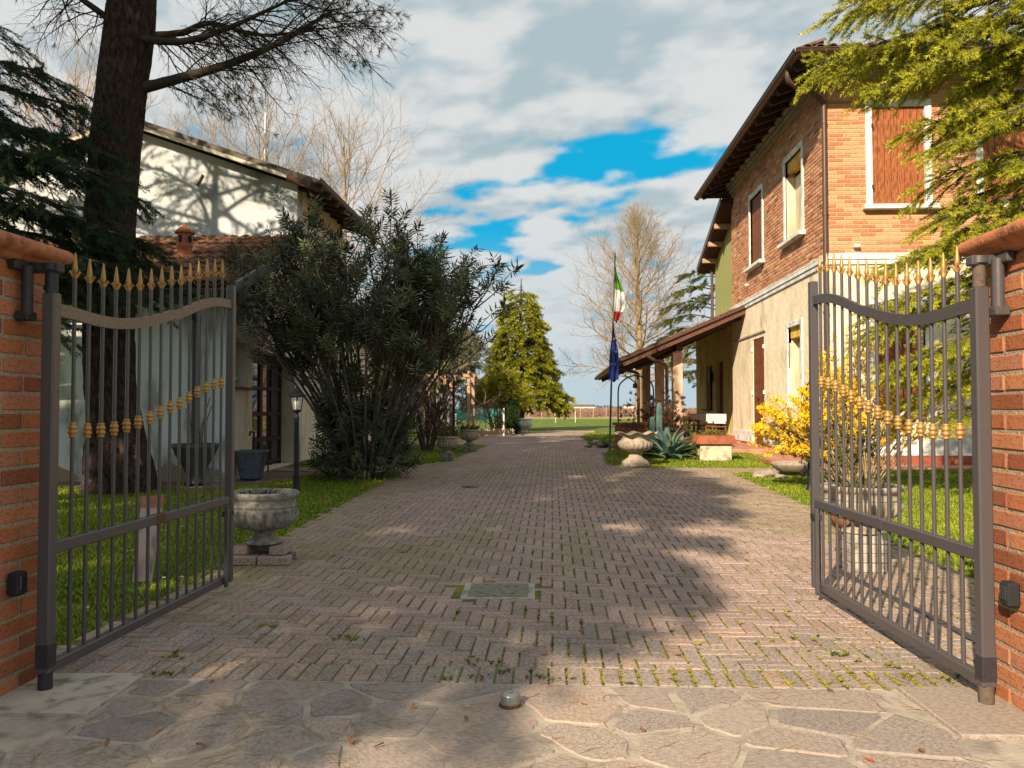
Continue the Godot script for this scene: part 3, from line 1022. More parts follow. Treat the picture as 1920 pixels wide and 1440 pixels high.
func build_house() -> void:
	M.roof_tile2 = M.roof_tile.duplicate()
	M.roof_tile2.albedo_color = lin(0.62, 0.36, 0.26)
	M.roof_tile3 = M.roof_tile.duplicate()
	M.roof_tile3.albedo_color = lin(0.95, 0.45, 0.27)
	var h := thing("brick_house", "two storey house with orange brick upper floor above cream plaster, right of the drive", "house", V(4.5, 0.15, -13.5))
	var off := -h.position
	var root := h
	var zf := -13.5
	var zb := -20.7
	var xr := 10.5
	var L := func(p: Vector3) -> Vector3: return p + off
	# side wall faces -x: u runs from far to near so that the normal is -x
	var us := V(0, 0, 1)
	var so: Vector3 = L.call(V(4.5, 0.0, zb))
	var uf := V(1, 0, 0)
	var fo: Vector3 = L.call(V(4.5, 0.0, zf))
	# side openings measured from the far end
	var s_door := Rect2(2.08, 0.27, 0.96, 2.34)
	var s_low := Rect2(4.86, 1.08, 0.80, 1.52)
	var s_win1 := Rect2(4.76, 4.24, 1.06, 1.55)
	var s_win2 := Rect2(1.96, 4.24, 1.06, 1.55)
	var f_win := Rect2(0.70, 4.36, 0.84, 1.62)
	var f_win2 := Rect2(2.45, 4.36, 0.84, 1.62)
	var f_low := Rect2(0.70, 1.02, 0.80, 1.70)
	var b := MB.new()
	wall(b, so, us, Vector3.UP, 7.2, 3.5, 0.22, [s_door, s_low])
	wall(b, fo, uf, Vector3.UP, 6.0, 3.5, 0.22, [f_low])
	b.quad(L.call(V(xr, 0, zb)), L.call(V(4.5, 0, zb)), L.call(V(4.5, 6.6, zb)), L.call(V(xr, 6.6, zb)))
	b.quad(L.call(V(xr, 0, zf)), L.call(V(xr, 0, zb)), L.call(V(xr, 6.6, zb)), L.call(V(xr, 6.6, zf)))
	put(root, "plaster_wall", b.mesh(), M.cream)
	b = MB.new()
	var inset := 0.002
	wall(b, so + V(inset, 3.5, 0), us, Vector3.UP, 7.2 - inset, 3.12, 0.2, [Rect2(s_win1.position - Vector2(0, 3.5), s_win1.size), Rect2(s_win2.position - Vector2(0, 3.5), s_win2.size)])
	wall(b, fo + V(inset, 3.5, -inset), uf, Vector3.UP, 6.0 - inset, 3.12, 0.2, [Rect2(f_win.position - Vector2(0, 3.5), f_win.size), Rect2(f_win2.position - Vector2(0, 3.5), f_win2.size)])
	var bw := put(root, "brick_wall", b.mesh(), M.mortar_light)
	var spots := []
	var cs := PackedColorArray()
	var up := V(0, 3.58, 0)
	brick_face(bw, fo + up, uf, 6.0, 2.92, [Rect2(f_win.position - Vector2(0.1, 3.58), f_win.size + Vector2(0.2, 0.1)), Rect2(f_win2.position - Vector2(0.1, 3.58), f_win2.size + Vector2(0.2, 0.1))], spots, cs)
	brick_face(bw, so + up, us, 7.2, 2.92, [Rect2(s_win1.position - Vector2(0.1, 3.58), s_win1.size + Vector2(0.2, 0.1)), Rect2(s_win2.position - Vector2(0.1, 3.58), s_win2.size + Vector2(0.2, 0.1))], spots, cs)
	var bm := MB.new()
	bm.box(V(0, 0, -0.045), V(0.24, 0.053, 0.10), Basis.IDENTITY, 0.003)
	var brick := bm.mesh()
	var rest := []
	var rc := PackedColorArray()
	var kept := 0
	for i in spots.size():
		var p: Vector3 = spots[i].origin - off
		if kept < 300 and absf(p.z - zf) < 0.02 and p.x < 6.4:
			kept += 1
			put(bw, "brick", brick, M["hb%d" % rng.randi_range(0, 4)], spots[i])
		else:
			rest.push_back(spots[i])
			rc.push_back(cs[i])
	many(bw, "brickwork", brick, M.house_brick, rest, rc)
	# string course, plinth
	b = MB.new()
	for e in [[0.05, 3.53, 0.10], [0.03, 3.44, 0.08], [0.055, 3.565, 0.03]]:
		b.box(L.call(V(4.5 - e[0] * 0.5, e[1], (zf + e[0] + zb) * 0.5)), V(e[0], e[2], 7.2 + e[0]), Basis.IDENTITY, 0.004)
		b.box(L.call(V(7.5, e[1], zf + e[0] * 0.5)), V(6.0, e[2], e[0]), Basis.IDENTITY, 0.004)
	put(root, "string_course", b.mesh(), M.trim)
	b = MB.new()
	b.box(L.call(V(4.487, 0.44, (-17.66 + zf) * 0.5)), V(0.026, 0.25, 4.16), Basis.IDENTITY, 0.003)
	b.box(L.call(V(4.487, 0.44, (-18.62 + zb) * 0.5)), V(0.026, 0.25, 2.08), Basis.IDENTITY, 0.003)
	b.box(L.call(V(7.5, 0.44, zf + 0.013)), V(6.0, 0.25, 0.026), Basis.IDENTITY, 0.003)
	put(root, "plinth_band", b.mesh(), M.trim)
	b = MB.new()
	b.box(L.call(V(4.48, 0.15, (-17.66 + zf) * 0.5)), V(0.05, 0.33, 4.16), Basis.IDENTITY, 0.004)
	b.box(L.call(V(4.48, 0.15, (-18.62 + zb) * 0.5)), V(0.05, 0.33, 2.08), Basis.IDENTITY, 0.004)
	b.box(L.call(V(7.5, 0.15, zf + 0.025)), V(6.0, 0.33, 0.05), Basis.IDENTITY, 0.004)
	put(root, "red_plinth", b.mesh(), M.plinth_red)
	# moulding below the eaves
	b = MB.new()
	for e in [[0.05, 6.49, 0.09], [0.10, 6.57, 0.07], [0.17, 6.63, 0.06]]:
		b.box(L.call(V(4.5 - e[0] * 0.5, e[1], (zf + e[0] + zb) * 0.5)), V(e[0], e[2], 7.2 + e[0]), Basis.IDENTITY, 0.008)
		b.box(L.call(V(7.5, e[1], zf + e[0] * 0.5)), V(6.0, e[2], e[0]), Basis.IDENTITY, 0.008)
	put(root, "cornice", b.mesh(), M.cornice)
	# hipped roof
	var roof := Node3D.new()
	roof.name = "roof"
	root.add_child(roof)
	var e0: Vector3 = L.call(V(3.85, 6.60, -12.72))
	var e1: Vector3 = L.call(V(11.2, 6.60, -12.72))
	var e2: Vector3 = L.call(V(11.2, 6.60, -21.5))
	var e3: Vector3 = L.call(V(3.85, 6.60, -21.5))
	var r0: Vector3 = L.call(V(7.5, 7.95, -16.4))
	var r1: Vector3 = L.call(V(7.5, 7.95, -17.9))
	b = MB.new()
	b.tri(e0, e1, r0)
	b.quad(e1, e2, r1, r0)
	b.tri(e2, e3, r1)
	b.quad(e3, e0, r0, r1)
	put(roof, "roof_cover", b.mesh(), M.roof_tile)
	b = MB.new()
	var dn := V(0, -0.045, 0)
	b.tri(e1 + dn, e0 + dn, r0 + dn)
	b.quad(e2 + dn, e1 + dn, r0 + dn, r1 + dn)
	b.tri(e3 + dn, e2 + dn, r1 + dn)
	b.quad(e0 + dn, e3 + dn, r1 + dn, r0 + dn)
	for q in [[e0, e1], [e1, e2], [e2, e3], [e3, e0]]: b.quad(q[0] + dn, q[1] + dn, q[1], q[0])
	put(roof, "soffit", b.mesh(), M.soffit)
	var tl := tile_mesh(0.45, 0.085)
	var xs := []
	for k in 38:
		xs.push_back(Transform3D(Basis(V(1, 0, 0), V(0, 0.94, 0.34), V(0, -0.34, 0.94)), e0 + V(0.1 + k * 0.19, 0.02, 0.02)))
	for k in 45:
		xs.push_back(Transform3D(Basis(V(0, 0, 1), V(-0.34, 0.94, 0), V(-0.94, -0.34, 0)), e0 + V(-0.02, 0.02, -0.1 - k * 0.19)))
	for x in xs: put(roof, "eaves_tile", tl, M.roof_tile2, x)
	for k in 17:
		var z := -13.1 - 0.5 * k
		put(roof, "rafter", box_mesh(Vector3.ZERO, V(0.74, 0.11, 0.08)), M.soffit, Transform3D(Basis(Vector3.BACK, 0.345), L.call(V(4.21, 6.60, z))))
	for k in 12:
		put(roof, "rafter", box_mesh(Vector3.ZERO, V(0.08, 0.11, 0.82)), M.soffit, Transform3D(Basis(Vector3.RIGHT, 0.33), L.call(V(4.6 + 0.55 * k, 6.61, -13.12))))
	half_gutter(root, e0 + V(-0.06, -0.02, 0.1), e3 + V(-0.06, -0.02, 0), 0.075)
	half_gutter(root, e0 + V(-0.1, -0.02, 0.06), e1 + V(0, -0.02, 0.06), 0.075)
	pipe(root, "downpipe", [L.call(V(3.80, 6.53, -13.25)), L.call(V(3.81, 6.36, -13.27)), L.call(V(3.98, 6.26, -13.33)), L.call(V(4.30, 6.14, -13.42)), L.call(V(4.42, 6.0, -13.46)), L.call(V(4.43, 5.8, -13.46)), L.call(V(4.43, 3.0, -13.46)), L.call(V(4.43, 0.3, -13.46))], 0.042, M.gutter)
	for y in [5.7, 4.2, 2.6, 1.0]:
		b = MB.new()
		b.bar(L.call(V(4.43, y, -13.46)), L.call(V(4.43, y + 0.04, -13.46)), 0.05, 10)
		put(root, "pipe_clip", b.mesh(), M.gutter)
	# upper side windows: far one shuttered, near one closed by a pale blind
	for q in [[s_win2, 1], [s_win1, 0], [s_low, 0]]:
		var r: Rect2 = q[0]
		var o: Vector3 = so + us * r.position.x + V(0, r.position.y, 0)
		var wn := Node3D.new()
		wn.name = numbered(root, "window")
		root.add_child(wn)
		window_frame(wn, o, us, r.size.x, r.size.y, 0.10, 0.025, M.trim)
		if r.position.y > 3.0: sill(wn, o, us, r.size.x, M.trim)
		if q[1]: boards(wn, "shutter", o, us, r.size.x, r.size.y, 8, M.wood_red, 0.05)
		else:
			put(wn, "lining", box_mesh(o + us * (r.size.x * 0.5) + V(0.125, r.size.y - 0.10, 0), V(0.17, 0.20, r.size.x - 0.004)), M.reveal)
			put(wn, "blind", box_mesh(o + us * (r.size.x * 0.5) + V(0.19, r.size.y * 0.5 - 0.14, 0), V(0.02, r.size.y - 0.28, r.size.x - 0.004)), M.blind)
			put(wn, "side_lining", box_mesh(o + us * 0.012 + V(0.10, r.size.y * 0.5 - 0.14, 0), V(0.17, r.size.y - 0.285, 0.02)), M.blind)
	for q in [[f_win, true], [f_win2, true], [f_low, false]]:
		var r: Rect2 = q[0]
		var o: Vector3 = fo + uf * r.position.x + V(0, r.position.y, 0)
		var wn := Node3D.new()
		wn.name = numbered(root, "window")
		root.add_child(wn)
		window_frame(wn, o, uf, r.size.x, r.size.y, 0.105, 0.03, M.trim)
		if q[1]:
			sill(wn, o, uf, r.size.x, M.trim)
			var sh := boards(wn, "shutter", o, uf, r.size.x, r.size.y, 8, M.wood_shutter, 0.04)
			for hy in [0.3, 1.3]:
				put(wn, "hinge", box_mesh(o + V(0.0, hy, 0.03), V(0.03, 0.06, 0.03)), M.iron_dark)
		else:
			put(wn, "blind", box_mesh(o + uf * (r.size.x * 0.5) + V(0, r.size.y * 0.5, -0.18), V(r.size.x, r.size.y, 0.02)), M.wood_shutter)
			b = MB.new()
			for k in 6:
				b.bar(o + V(0.08 + k * 0.128, 0, -0.05), o + V(0.08 + k * 0.128, r.size.y, -0.05), 0.008, 6)
			for y in [0.12, 0.55, 1.1, 1.58]:
				b.bar(o + V(0, y, -0.05), o + V(r.size.x, y, -0.05), 0.008, 6)
			put(wn, "window_grille", b.mesh(), M.iron_dark)
	# side door
	var od: Vector3 = so + us * s_door.position.x + V(0, s_door.position.y, 0)
	var dr := boards(root, "door", od, us, s_door.size.x, s_door.size.y, 5, M.wood_red, 0.03)
	put(dr, "handle", box_mesh(od + us * 0.5 + V(-0.03, 1.05, 0), V(0.04, 0.03, 0.10), Basis.IDENTITY, 0.005), M.iron_dark)
	for y in [0.15, 1.15, 2.12]:
		for z in [-0.03, s_door.size.x + 0.03]:
			put(dr, "hinge", box_mesh(od + us * z + V(-0.015, y, 0), V(0.04, 0.08, 0.05), Basis.IDENTITY, 0.004), M.trim)
	put(root, "drip_strip", box_mesh(L.call(V(4.49, 2.72, -18.95)), V(0.035, 0.035, 2.9)), M.cornice)
	put(root, "wall_lamp", box_mesh(L.call(V(4.46, 3.9, -18.95)), V(0.10, 0.05, 0.05), Basis.IDENTITY, 0.01), M.white_paint)
	put(root, "wall_lamp", box_mesh(L.call(V(4.92, 3.69, -13.45)), V(0.10, 0.05, 0.10), Basis.IDENTITY, 0.01), M.white_paint)
	# terrace
	var tb := MB.new()
	tb.box(V(4.13, 0.10, -16.6), V(0.78, 0.18, 7.3), Basis.IDENTITY, 0.012)
	tb.box(V(7.1, 0.09, -13.15), V(6.8, 0.16, 0.72), Basis.IDENTITY, 0.012)
	var te := struct("terrace", tb, M.patio)
	put(te, "step", box_mesh(V(4.02, 0.225, -18.1), V(0.98, 0.10, 3.5), Basis.IDENTITY, 0.012), M.patio)
	put(te, "border", box_mesh(V(3.62, 0.16, -16.6), V(0.22, 0.04, 6.6), Basis.IDENTITY, 0.006), M.plinth_red)

func build_wing() -> void:
	var h := thing("rear_wing", "yellow rear wing of the brick house with tiled porch on pink columns", "building", V(4.8, 0.25, -24.0))
	var off := -h.position
	var L := func(p: Vector3) -> Vector3: return p + off
	var us := V(0, 0, 1)
	var b := MB.new()
	var o: Vector3 = L.call(V(4.8, 0.0, -27.6))
	var w_hole := Rect2(1.75, 1.08, 1.0, 1.32)
	var d_hole := Rect2(3.3, 0.28, 1.0, 2.15)
	wall(b, o, us, Vector3.UP, 6.9, 3.6, 0.25, [w_hole, d_hole])
	b.quad(L.call(V(9, 0, -27.6)), o, o + V(0, 3.6, 0), L.call(V(9, 3.6, -27.6)))
	put(h, "yellow_wall", b.mesh(), M.ochre)
	put(h, "pane", box_mesh(o + us * 2.25 + V(0.2, 1.74, 0), V(0.02, 1.32, 1.0)), M.dark_glass)
	b = MB.new()
	for k in [0.04, 0.5, 0.96]: b.box(o + us * (1.75 + k) + V(0.16, 1.74, 0), V(0.05, 1.32, 0.06))
	b.box(o + us * 2.25 + V(-0.04, 1.05, 0), V(0.18, 0.05, 1.16))
	put(h, "window_frame", b.mesh(), M.wood_dark)
	boards(h, "door", o + us * 3.3 + V(0, 0.28, 0), us, 1.0, 2.15, 4, M.wood_red, 0.12)
	put(h, "wall_lamp", box_mesh(o + us * 3.05 + V(-0.1, 2.0, 0), V(0.12, 0.3, 0.14), Basis.IDENTITY, 0.02), M.lamp)
	# upper green wall under the sloping verge
	b = MB.new()
	b.prism(PackedVector2Array([Vector2(0, 3.3), Vector2(2.6, 3.3), Vector2(2.6, 5.15), Vector2(0, 6.05)]), L.call(V(4.6, 0, -20.72)), V(0, 0, -1), Vector3.UP, V(4.0, 0, 0))
	put(h, "green_wall", b.mesh(), M.green_wall)
	b = MB.new()
	b.prism(PackedVector2Array([Vector2(0.3, 6.15), Vector2(-3.1, 4.97), Vector2(-3.1, 5.11), Vector2(0.3, 6.29)]), L.call(V(4.22, 0, -20.75)), V(0, 0, 1), Vector3.UP, V(5.0, 0, 0))
	var ur := put(h, "upper_roof", b.mesh(), M.soffit)
	for k in 3:
		put(ur, "purlin", box_mesh(L.call(V(4.45, 5.94 - 0.345 * (0.45 + 0.85 * k), -20.9 - 0.45 - 0.85 * k)), V(0.5, 0.13, 0.12), Basis.IDENTITY, 0.01), M.pergola_wood)
	put(ur, "verge_trim", box_mesh(L.call(V(4.20, 5.68, -22.2)), V(0.03, 0.16, 3.6), Basis(Vector3.RIGHT, -0.333), 0.004), M.gutter)
	pipe(h, "downpipe", [L.call(V(4.5, 5.0, -23.35)), L.call(V(4.52, 4.8, -23.35)), L.call(V(4.52, 3.4, -23.35))], 0.04, M.gutter)
	# porch roof falls towards the drive
	var zf := -19.3
	var zb := -29.5
	var lo: Vector3 = L.call(V(1.65, 2.13, zf))
	var hi: Vector3 = L.call(V(4.7, 3.44, zf))
	var s := (hi - lo).normalized()
	var slope := lo.distance_to(hi)
	var n := s.cross(V(0, 0, -1)).normalized()
	if n.y < 0.0: n = -n
	b = MB.new()
	var deep := V(0, 0, zb - zf)
	b.prism(PackedVector2Array([Vector2(0, 0), Vector2(slope, 0), Vector2(slope, 0.10), Vector2(0, 0.10)]), lo - n * 0.05, s, n, deep)
	var pr := put(h, "porch_roof", b.mesh(), M.soffit)
	tile_roof(pr, lo + n * 0.055 + deep, V(0, 0, 1), s, zf - zb - 0.02, slope - 0.02, 300)
	put(pr, "verge_board", box_mesh((lo + hi) * 0.5 + n * 0.02 + V(0, 0, 0.015), V(slope, 0.19, 0.03), Basis(s, n, s.cross(n)), 0.004), M.wood_dark2)
	put(pr, "verge_gutter", box_mesh((lo + hi) * 0.5 + n * 0.075 + V(0, 0, 0.06), V(slope + 0.05, 0.05, 0.07), Basis(s, n, s.cross(n)), 0.012), M.gutter)
	half_gutter(pr, lo + V(-0.07, 0.04, 0.05), lo + V(-0.07, 0.04, 0) + deep, 0.07)
	for k in 7:
		put(pr, "beam", box_mesh((lo + hi) * 0.5 - n * 0.10 + V(0, 0, -0.5 - 1.5 * k), V(slope - 0.1, 0.11, 0.09), Basis(s, n, s.cross(n))), M.soffit)
	put(pr, "plate_beam", box_mesh(L.call(V(3.02, 2.55, -24.4)), V(0.16, 0.2, 9.6)), M.soffit)
	for k in 3:
		var cz := -20.0 - 3.25 * k
		var cm := MB.new()
		cm.box(L.call(V(3.02, 1.25, cz)), V(0.24, 2.4, 0.24), Basis.IDENTITY, 0.012)
		put(h, "column", cm.mesh(), M.column)
		put(h, "column_bracket", box_mesh(L.call(V(3.02, 2.47, cz + 0.14)), V(0.16, 0.10, 0.5), Basis(Vector3.RIGHT, -0.3), 0.01), M.pergola_wood)
	pipe(h, "downpipe", [L.call(V(2.22, 2.32, -19.24)), L.call(V(2.35, 2.22, -19.26)), L.call(V(2.62, 2.13, -19.35)), L.call(V(2.70, 2.0, -19.5)), L.call(V(2.71, 1.7, -19.55)), L.call(V(2.71, 0.3, -19.55))], 0.04, M.gutter)
	pipe(h, "downpipe", [L.call(V(1.66, 2.06, -20.0)), L.call(V(1.8, 2.0, -19.9)), L.call(V(2.02, 1.93, -19.85)), L.call(V(2.07, 1.75, -19.85)), L.call(V(2.07, 0.3, -19.85))], 0.038, M.gutter)
	var fl := MB.new()
	fl.box(V(3.9, 0.2, -24.4), V(2.4, 0.2, 9.4), Basis.IDENTITY, 0.01)
	struct("porch_floor", fl, M.patio)

func build_farmhouse() -> void:
	var h := thing("white_farmhouse", "white plastered farmhouse with a lower tiled lean-to at its front, left of the drive", "house", V(-4.3, 0.1, -13.6))
	var off := -h.position
	var L := func(p: Vector3) -> Vector3: return p + off
	var xl := -4.3
	var zm := -13.6
	var zb := -16.6
	# gable front of the main block
	var b := MB.new()
	b.prism(PackedVector2Array([Vector2(0, 0), Vector2(0, 4.85), Vector2(-2.9, 5.85), Vector2(-5.8, 4.85), Vector2(-5.8, 0)]), L.call(V(xl, 0, zm)), V(1, 0, 0), Vector3.UP, V(0, 0, -0.3))
	put(h, "gable_wall", b.mesh(), M.gable)
	var us := V(0, 0, -1)
	var cream := MB.new()
	var so: Vector3 = L.call(V(xl, 0, zm - 0.3))
	# the side wall faces the drive (+x)
	var s_win := Rect2(1.5, 0.85, 0.9, 1.45)
	wall(cream, so, us, Vector3.UP, zm - 0.3 - zb, 4.85, 0.3, [s_win])
	cream.quad(L.call(V(xl - 5.8, 0, zm - 0.3)), L.call(V(xl - 5.8, 0, zb)), L.call(V(xl - 5.8, 4.85, zb)), L.call(V(xl - 5.8, 4.85, zm - 0.3)))
	cream.prism(PackedVector2Array([Vector2(0, 0), Vector2(0, 4.85), Vector2(-2.9, 5.85), Vector2(-5.8, 4.85), Vector2(-5.8, 0)]), L.call(V(xl, 0, zb)), V(1, 0, 0), Vector3.UP, V(0, 0, 0.2))
	put(h, "side_wall", cream.mesh(), M.farm_side)
	put(h, "shutter", box_mesh(so + us * 1.95 + V(-0.22, 1.57, 0), V(0.04, 1.45, 0.9)), M.wood_dark)
	var rear := MB.new()
	rear.box(L.call(V(xl - 2.5, 1.3, zb - 1.5)), V(4.9, 2.6, 3.0))
	put(h, "rear_wall", rear.mesh(), M.farm_side)
	put(h, "rear_roof", box_mesh(L.call(V(xl - 2.5, 2.68, zb - 1.6)), V(5.4, 0.12, 3.4), Basis(Vector3.RIGHT, -0.04), 0.02), M.old_roof)
	# main roof with overhanging verge
	for sd in [1, -1]:
		b = MB.new()
		var x0 := xl + 0.44 if sd > 0 else xl - 6.24
		var y0 := 4.85 - 0.44 * 0.345
		b.prism(PackedVector2Array([Vector2(x0, y0 + 0.06), Vector2(xl - 2.9, 5.85 + 0.06), Vector2(xl - 2.9, 5.85 + 0.17), Vector2(x0, y0 + 0.17)]), L.call(V(0, 0, -13.32)), V(1, 0, 0), Vector3.UP, V(0, 0, zb + 13.32 - 0.4))
		var rf := put(h, "main_roof", b.mesh(), M.old_roof)
		put(rf, "verge_trim", box_mesh(L.call(V((x0 + xl - 2.9) * 0.5, (y0 + 5.85) * 0.5 + 0.04, -13.34)), V(2.9 + 0.44, 0.06, 0.06).rotated(Vector3.UP, 0) * V(1.058, 1, 1), Basis(Vector3.BACK, -0.332 * sd), 0.008), M.cream_trim)
		if sd > 0:
			half_gutter(rf, L.call(V(x0 + 0.07, y0 + 0.08, -12.95)), L.call(V(x0 + 0.07, y0 + 0.08, zb)), 0.075)
			for k in 8:
				put(rf, "rafter_end", box_mesh(L.call(V(xl + 0.25, y0 + 0.06, -13.2 - 0.5 * k)), V(0.62, 0.10, 0.09), Basis(Vector3.BACK, -0.33)), M.soffit)
	put(h, "flashing", box_mesh(L.call(V(xl - 1.7, 3.85, zm + 0.03)), V(3.6, 0.08, 0.07), Basis.IDENTITY, 0.01), M.iron_dark)
	put(h, "wall_anchor", box_mesh(L.call(V(-5.98, 4.95, zm + 0.02)), V(0.025, 0.22, 0.03), Basis(Vector3.BACK, -0.45), 0.004), M.rust)
	pipe(h, "aerial_mast", [L.call(V(-5.15, 5.3, -14.4)), L.call(V(-5.15, 6.6, -14.4)), L.call(V(-5.15, 7.4, -14.4))], 0.013, M.steel)
	# lean-to
	var za := -10.7
	b = MB.new()
	wall(b, L.call(V(-9.5, 0, za)), V(1, 0, 0), Vector3.UP, 9.5 + xl, 2.62, 0.3, [])
	put(h, "lean_to_front", b.mesh(), M.stained_wall)
	b = MB.new()
	var n_hole := Rect2(0.12, 1.36, 0.62, 0.62)
	var d_hole := Rect2(0.90, 0.16, 1.95, 1.70)
	var ao: Vector3 = L.call(V(xl, 0, za))
	wall(b, ao, us, Vector3.UP, 2.9, 2.62, 0.30, [n_hole, d_hole])
	b.tri(ao + V(0, 2.62, 0), ao + V(0, 2.62, -2.9), ao + V(0, 3.84, -2.9))
	put(h, "lean_to_side", b.mesh(), M.farm_side)
	put(h, "niche_back", box_mesh(ao + us * 0.43 + V(-0.29, 1.67, 0), V(0.02, 0.62, 0.62)), M.plastic_grey)
	put(h, "niche_shelf", box_mesh(ao + us * 0.43 + V(-0.06, 1.345, 0), V(0.26, 0.035, 0.72), Basis.IDENTITY, 0.005), M.wood_red)
	put(h, "lintel", box_mesh(ao + us * 1.88 + V(-0.02, 1.88, 0), V(0.12, 0.05, 1.98), Basis.IDENTITY, 0.006), M.wood_dark)
	# glazed door standing ajar, with its leaf folded back
	for leaf in 2:
		var base: Vector3 = ao + us * (0.92 + 0.96 * leaf) + V(-0.24, 0.16, 0)
		var dn := Node3D.new()
		dn.name = numbered(h, "glazed_door")
		h.add_child(dn)
		b = MB.new()
		for k in 3: b.box(base + us * (0.03 + 0.45 * k) + V(0, 0.83, 0), V(0.045, 1.66, 0.06), Basis.IDENTITY, 0.004)
		for y in [0.06, 0.42, 0.82, 1.22, 1.63]: b.box(base + us * 0.48 + V(0, y, 0), V(0.04, 0.055, 0.95), Basis.IDENTITY, 0.004)
		put(dn, "door_frame", b.mesh(), M.wood_dark)
		for k in 2:
			for r in 4:
				put(dn, "pane", box_mesh(base + us * (0.255 + 0.45 * k) + V(-0.005, 0.24 + 0.395 * r, 0), V(0.006, 0.35, 0.40)), M.dark_glass)
	put(h, "door_recess", box_mesh(ao + us * 1.88 + V(-0.31, 1.0, 0), V(0.02, 1.68, 1.95)), M.wood_dark)
	# patched render along the foot of the walls
	for k in 9:
		var pm := MB.new()
		var poly := PackedVector2Array()
		for j in 11:
			var a := TAU * j / 11
			poly.push_back(Vector2(cos(a) * rnd(0.16, 0.34), 0.12 + sin(a) * rnd(0.09, 0.22)))
		pm.prism(poly, L.call(V(-4.6 - 0.48 * k + rnd(-0.1, 0.1), 0.02, za + 0.003)), V(1, 0, 0), Vector3.UP, V(0, 0, 0.004 + 0.001 * (k % 3)))
		put(h, "bare_render", pm.mesh(), M.peeled if k % 3 else M.concrete)
	var el: Vector3 = L.call(V(-9.8, 2.60, -10.32))
	var s := V(0, 1.26, -3.22).normalized()
	b = MB.new()
	b.prism(PackedVector2Array([Vector2(0, -0.02), Vector2(3.42, -0.02), Vector2(3.42, 0.03), Vector2(0, 0.03)]), el, s, V(0, s.z * -1.0, s.y).normalized(), V(5.75, 0, 0))
	var rf := put(h, "lean_to_roof", b.mesh(), M.soffit)
	# the visible right half first, so that its tiles are the single ones
	var nn := V(1, 0, 0).cross(s).normalized()
	tile_roof(rf, el + V(3.1, 0, 0) + nn * 0.035, V(1, 0, 0), s, 2.6, 3.4, 300)
	tile_roof(rf, el + nn * 0.035, V(1, 0, 0), s, 3.0, 3.4, 0)
	put(rf, "verge_board", box_mesh(el + V(5.77, 0, 0) + s * 1.68 + nn * 0.02, V(0.05, 0.17, 3.45), Basis(V(1, 0, 0), nn, V(1, 0, 0).cross(nn)), 0.008), M.verge_grey)
	half_gutter(rf, el + V(0, -0.02, 0.07), el + V(5.8, -0.02, 0.07), 0.07)
	for k in 12:
		put(rf, "rafter_end", box_mesh(el + V(0.2 + 0.48 * k, -0.06, -0.2), V(0.09, 0.10, 0.5), Basis(Vector3.RIGHT, 0.37)), M.soffit)
	pipe(h, "downpipe", [L.call(V(-4.70, 2.52, -10.28)), L.call(V(-4.70, 2.4, -10.36)), L.call(V(-4.70, 2.25, -10.60)), L.call(V(-4.70, 2.1, -10.63)), L.call(V(-4.70, 0.2, -10.63))], 0.05, M.plastic_grey)
	# terracotta chimney pot
	var cp := Node3D.new()
	cp.name = "chimney"
	h.add_child(cp)
	cp.position = L.call(V(-5.50, 3.14, -12.0))
	b = MB.new()
	b.lathe([Vector2(0.135, 0), Vector2(0.13, 0.1), Vector2(0.115, 0.2), Vector2(0.105, 0.32), Vector2(0.115, 0.36), Vector2(0.115, 0.54), Vector2(0.10, 0.55)], 20, Vector3.ZERO)
	put(cp, "chimney_pot", b.mesh(), M.terracotta)
	b = MB.new()
	b.lathe([Vector2(0.145, 0.55), Vector2(0.15, 0.57), Vector2(0.08, 0.64), Vector2(0.03, 0.67), Vector2(0.03, 0.70), Vector2(0.0, 0.72)], 20, Vector3.ZERO)
	put(cp, "chimney_cap", b.mesh(), M.terracotta)
	for k in 5:
		var a := TAU * k / 5 + 0.5
		b = MB.new()
		var rows := []
		for rr in [1.0, 0.02]:
			var row := PackedVector3Array()
			for j in 11:
				var t := TAU * (j % 10) / 10
				var aa: float = a + cos(t) * 0.33 * rr
				row.push_back(V(cos(aa) * 0.119, 0.455 + sin(t) * 0.062 * rr, sin(aa) * 0.119))
			rows.push_back(row)
		b.grid(rows, true)
		put(cp, "vent_opening", b.mesh(), M.rubber)

# ---------------------------------------------------------------- gate
func rail_y(t: float) -> float:
	# the wave of the top rail, from the hinge (0) to the free end (1)
	return 1.43 + 0.215 * smoothstep(0.12, 0.92, t) + 0.035 * cos(t * TAU * 0.95 + 0.25) * (0.6 if t < 0.6 else 1.0) - 0.02

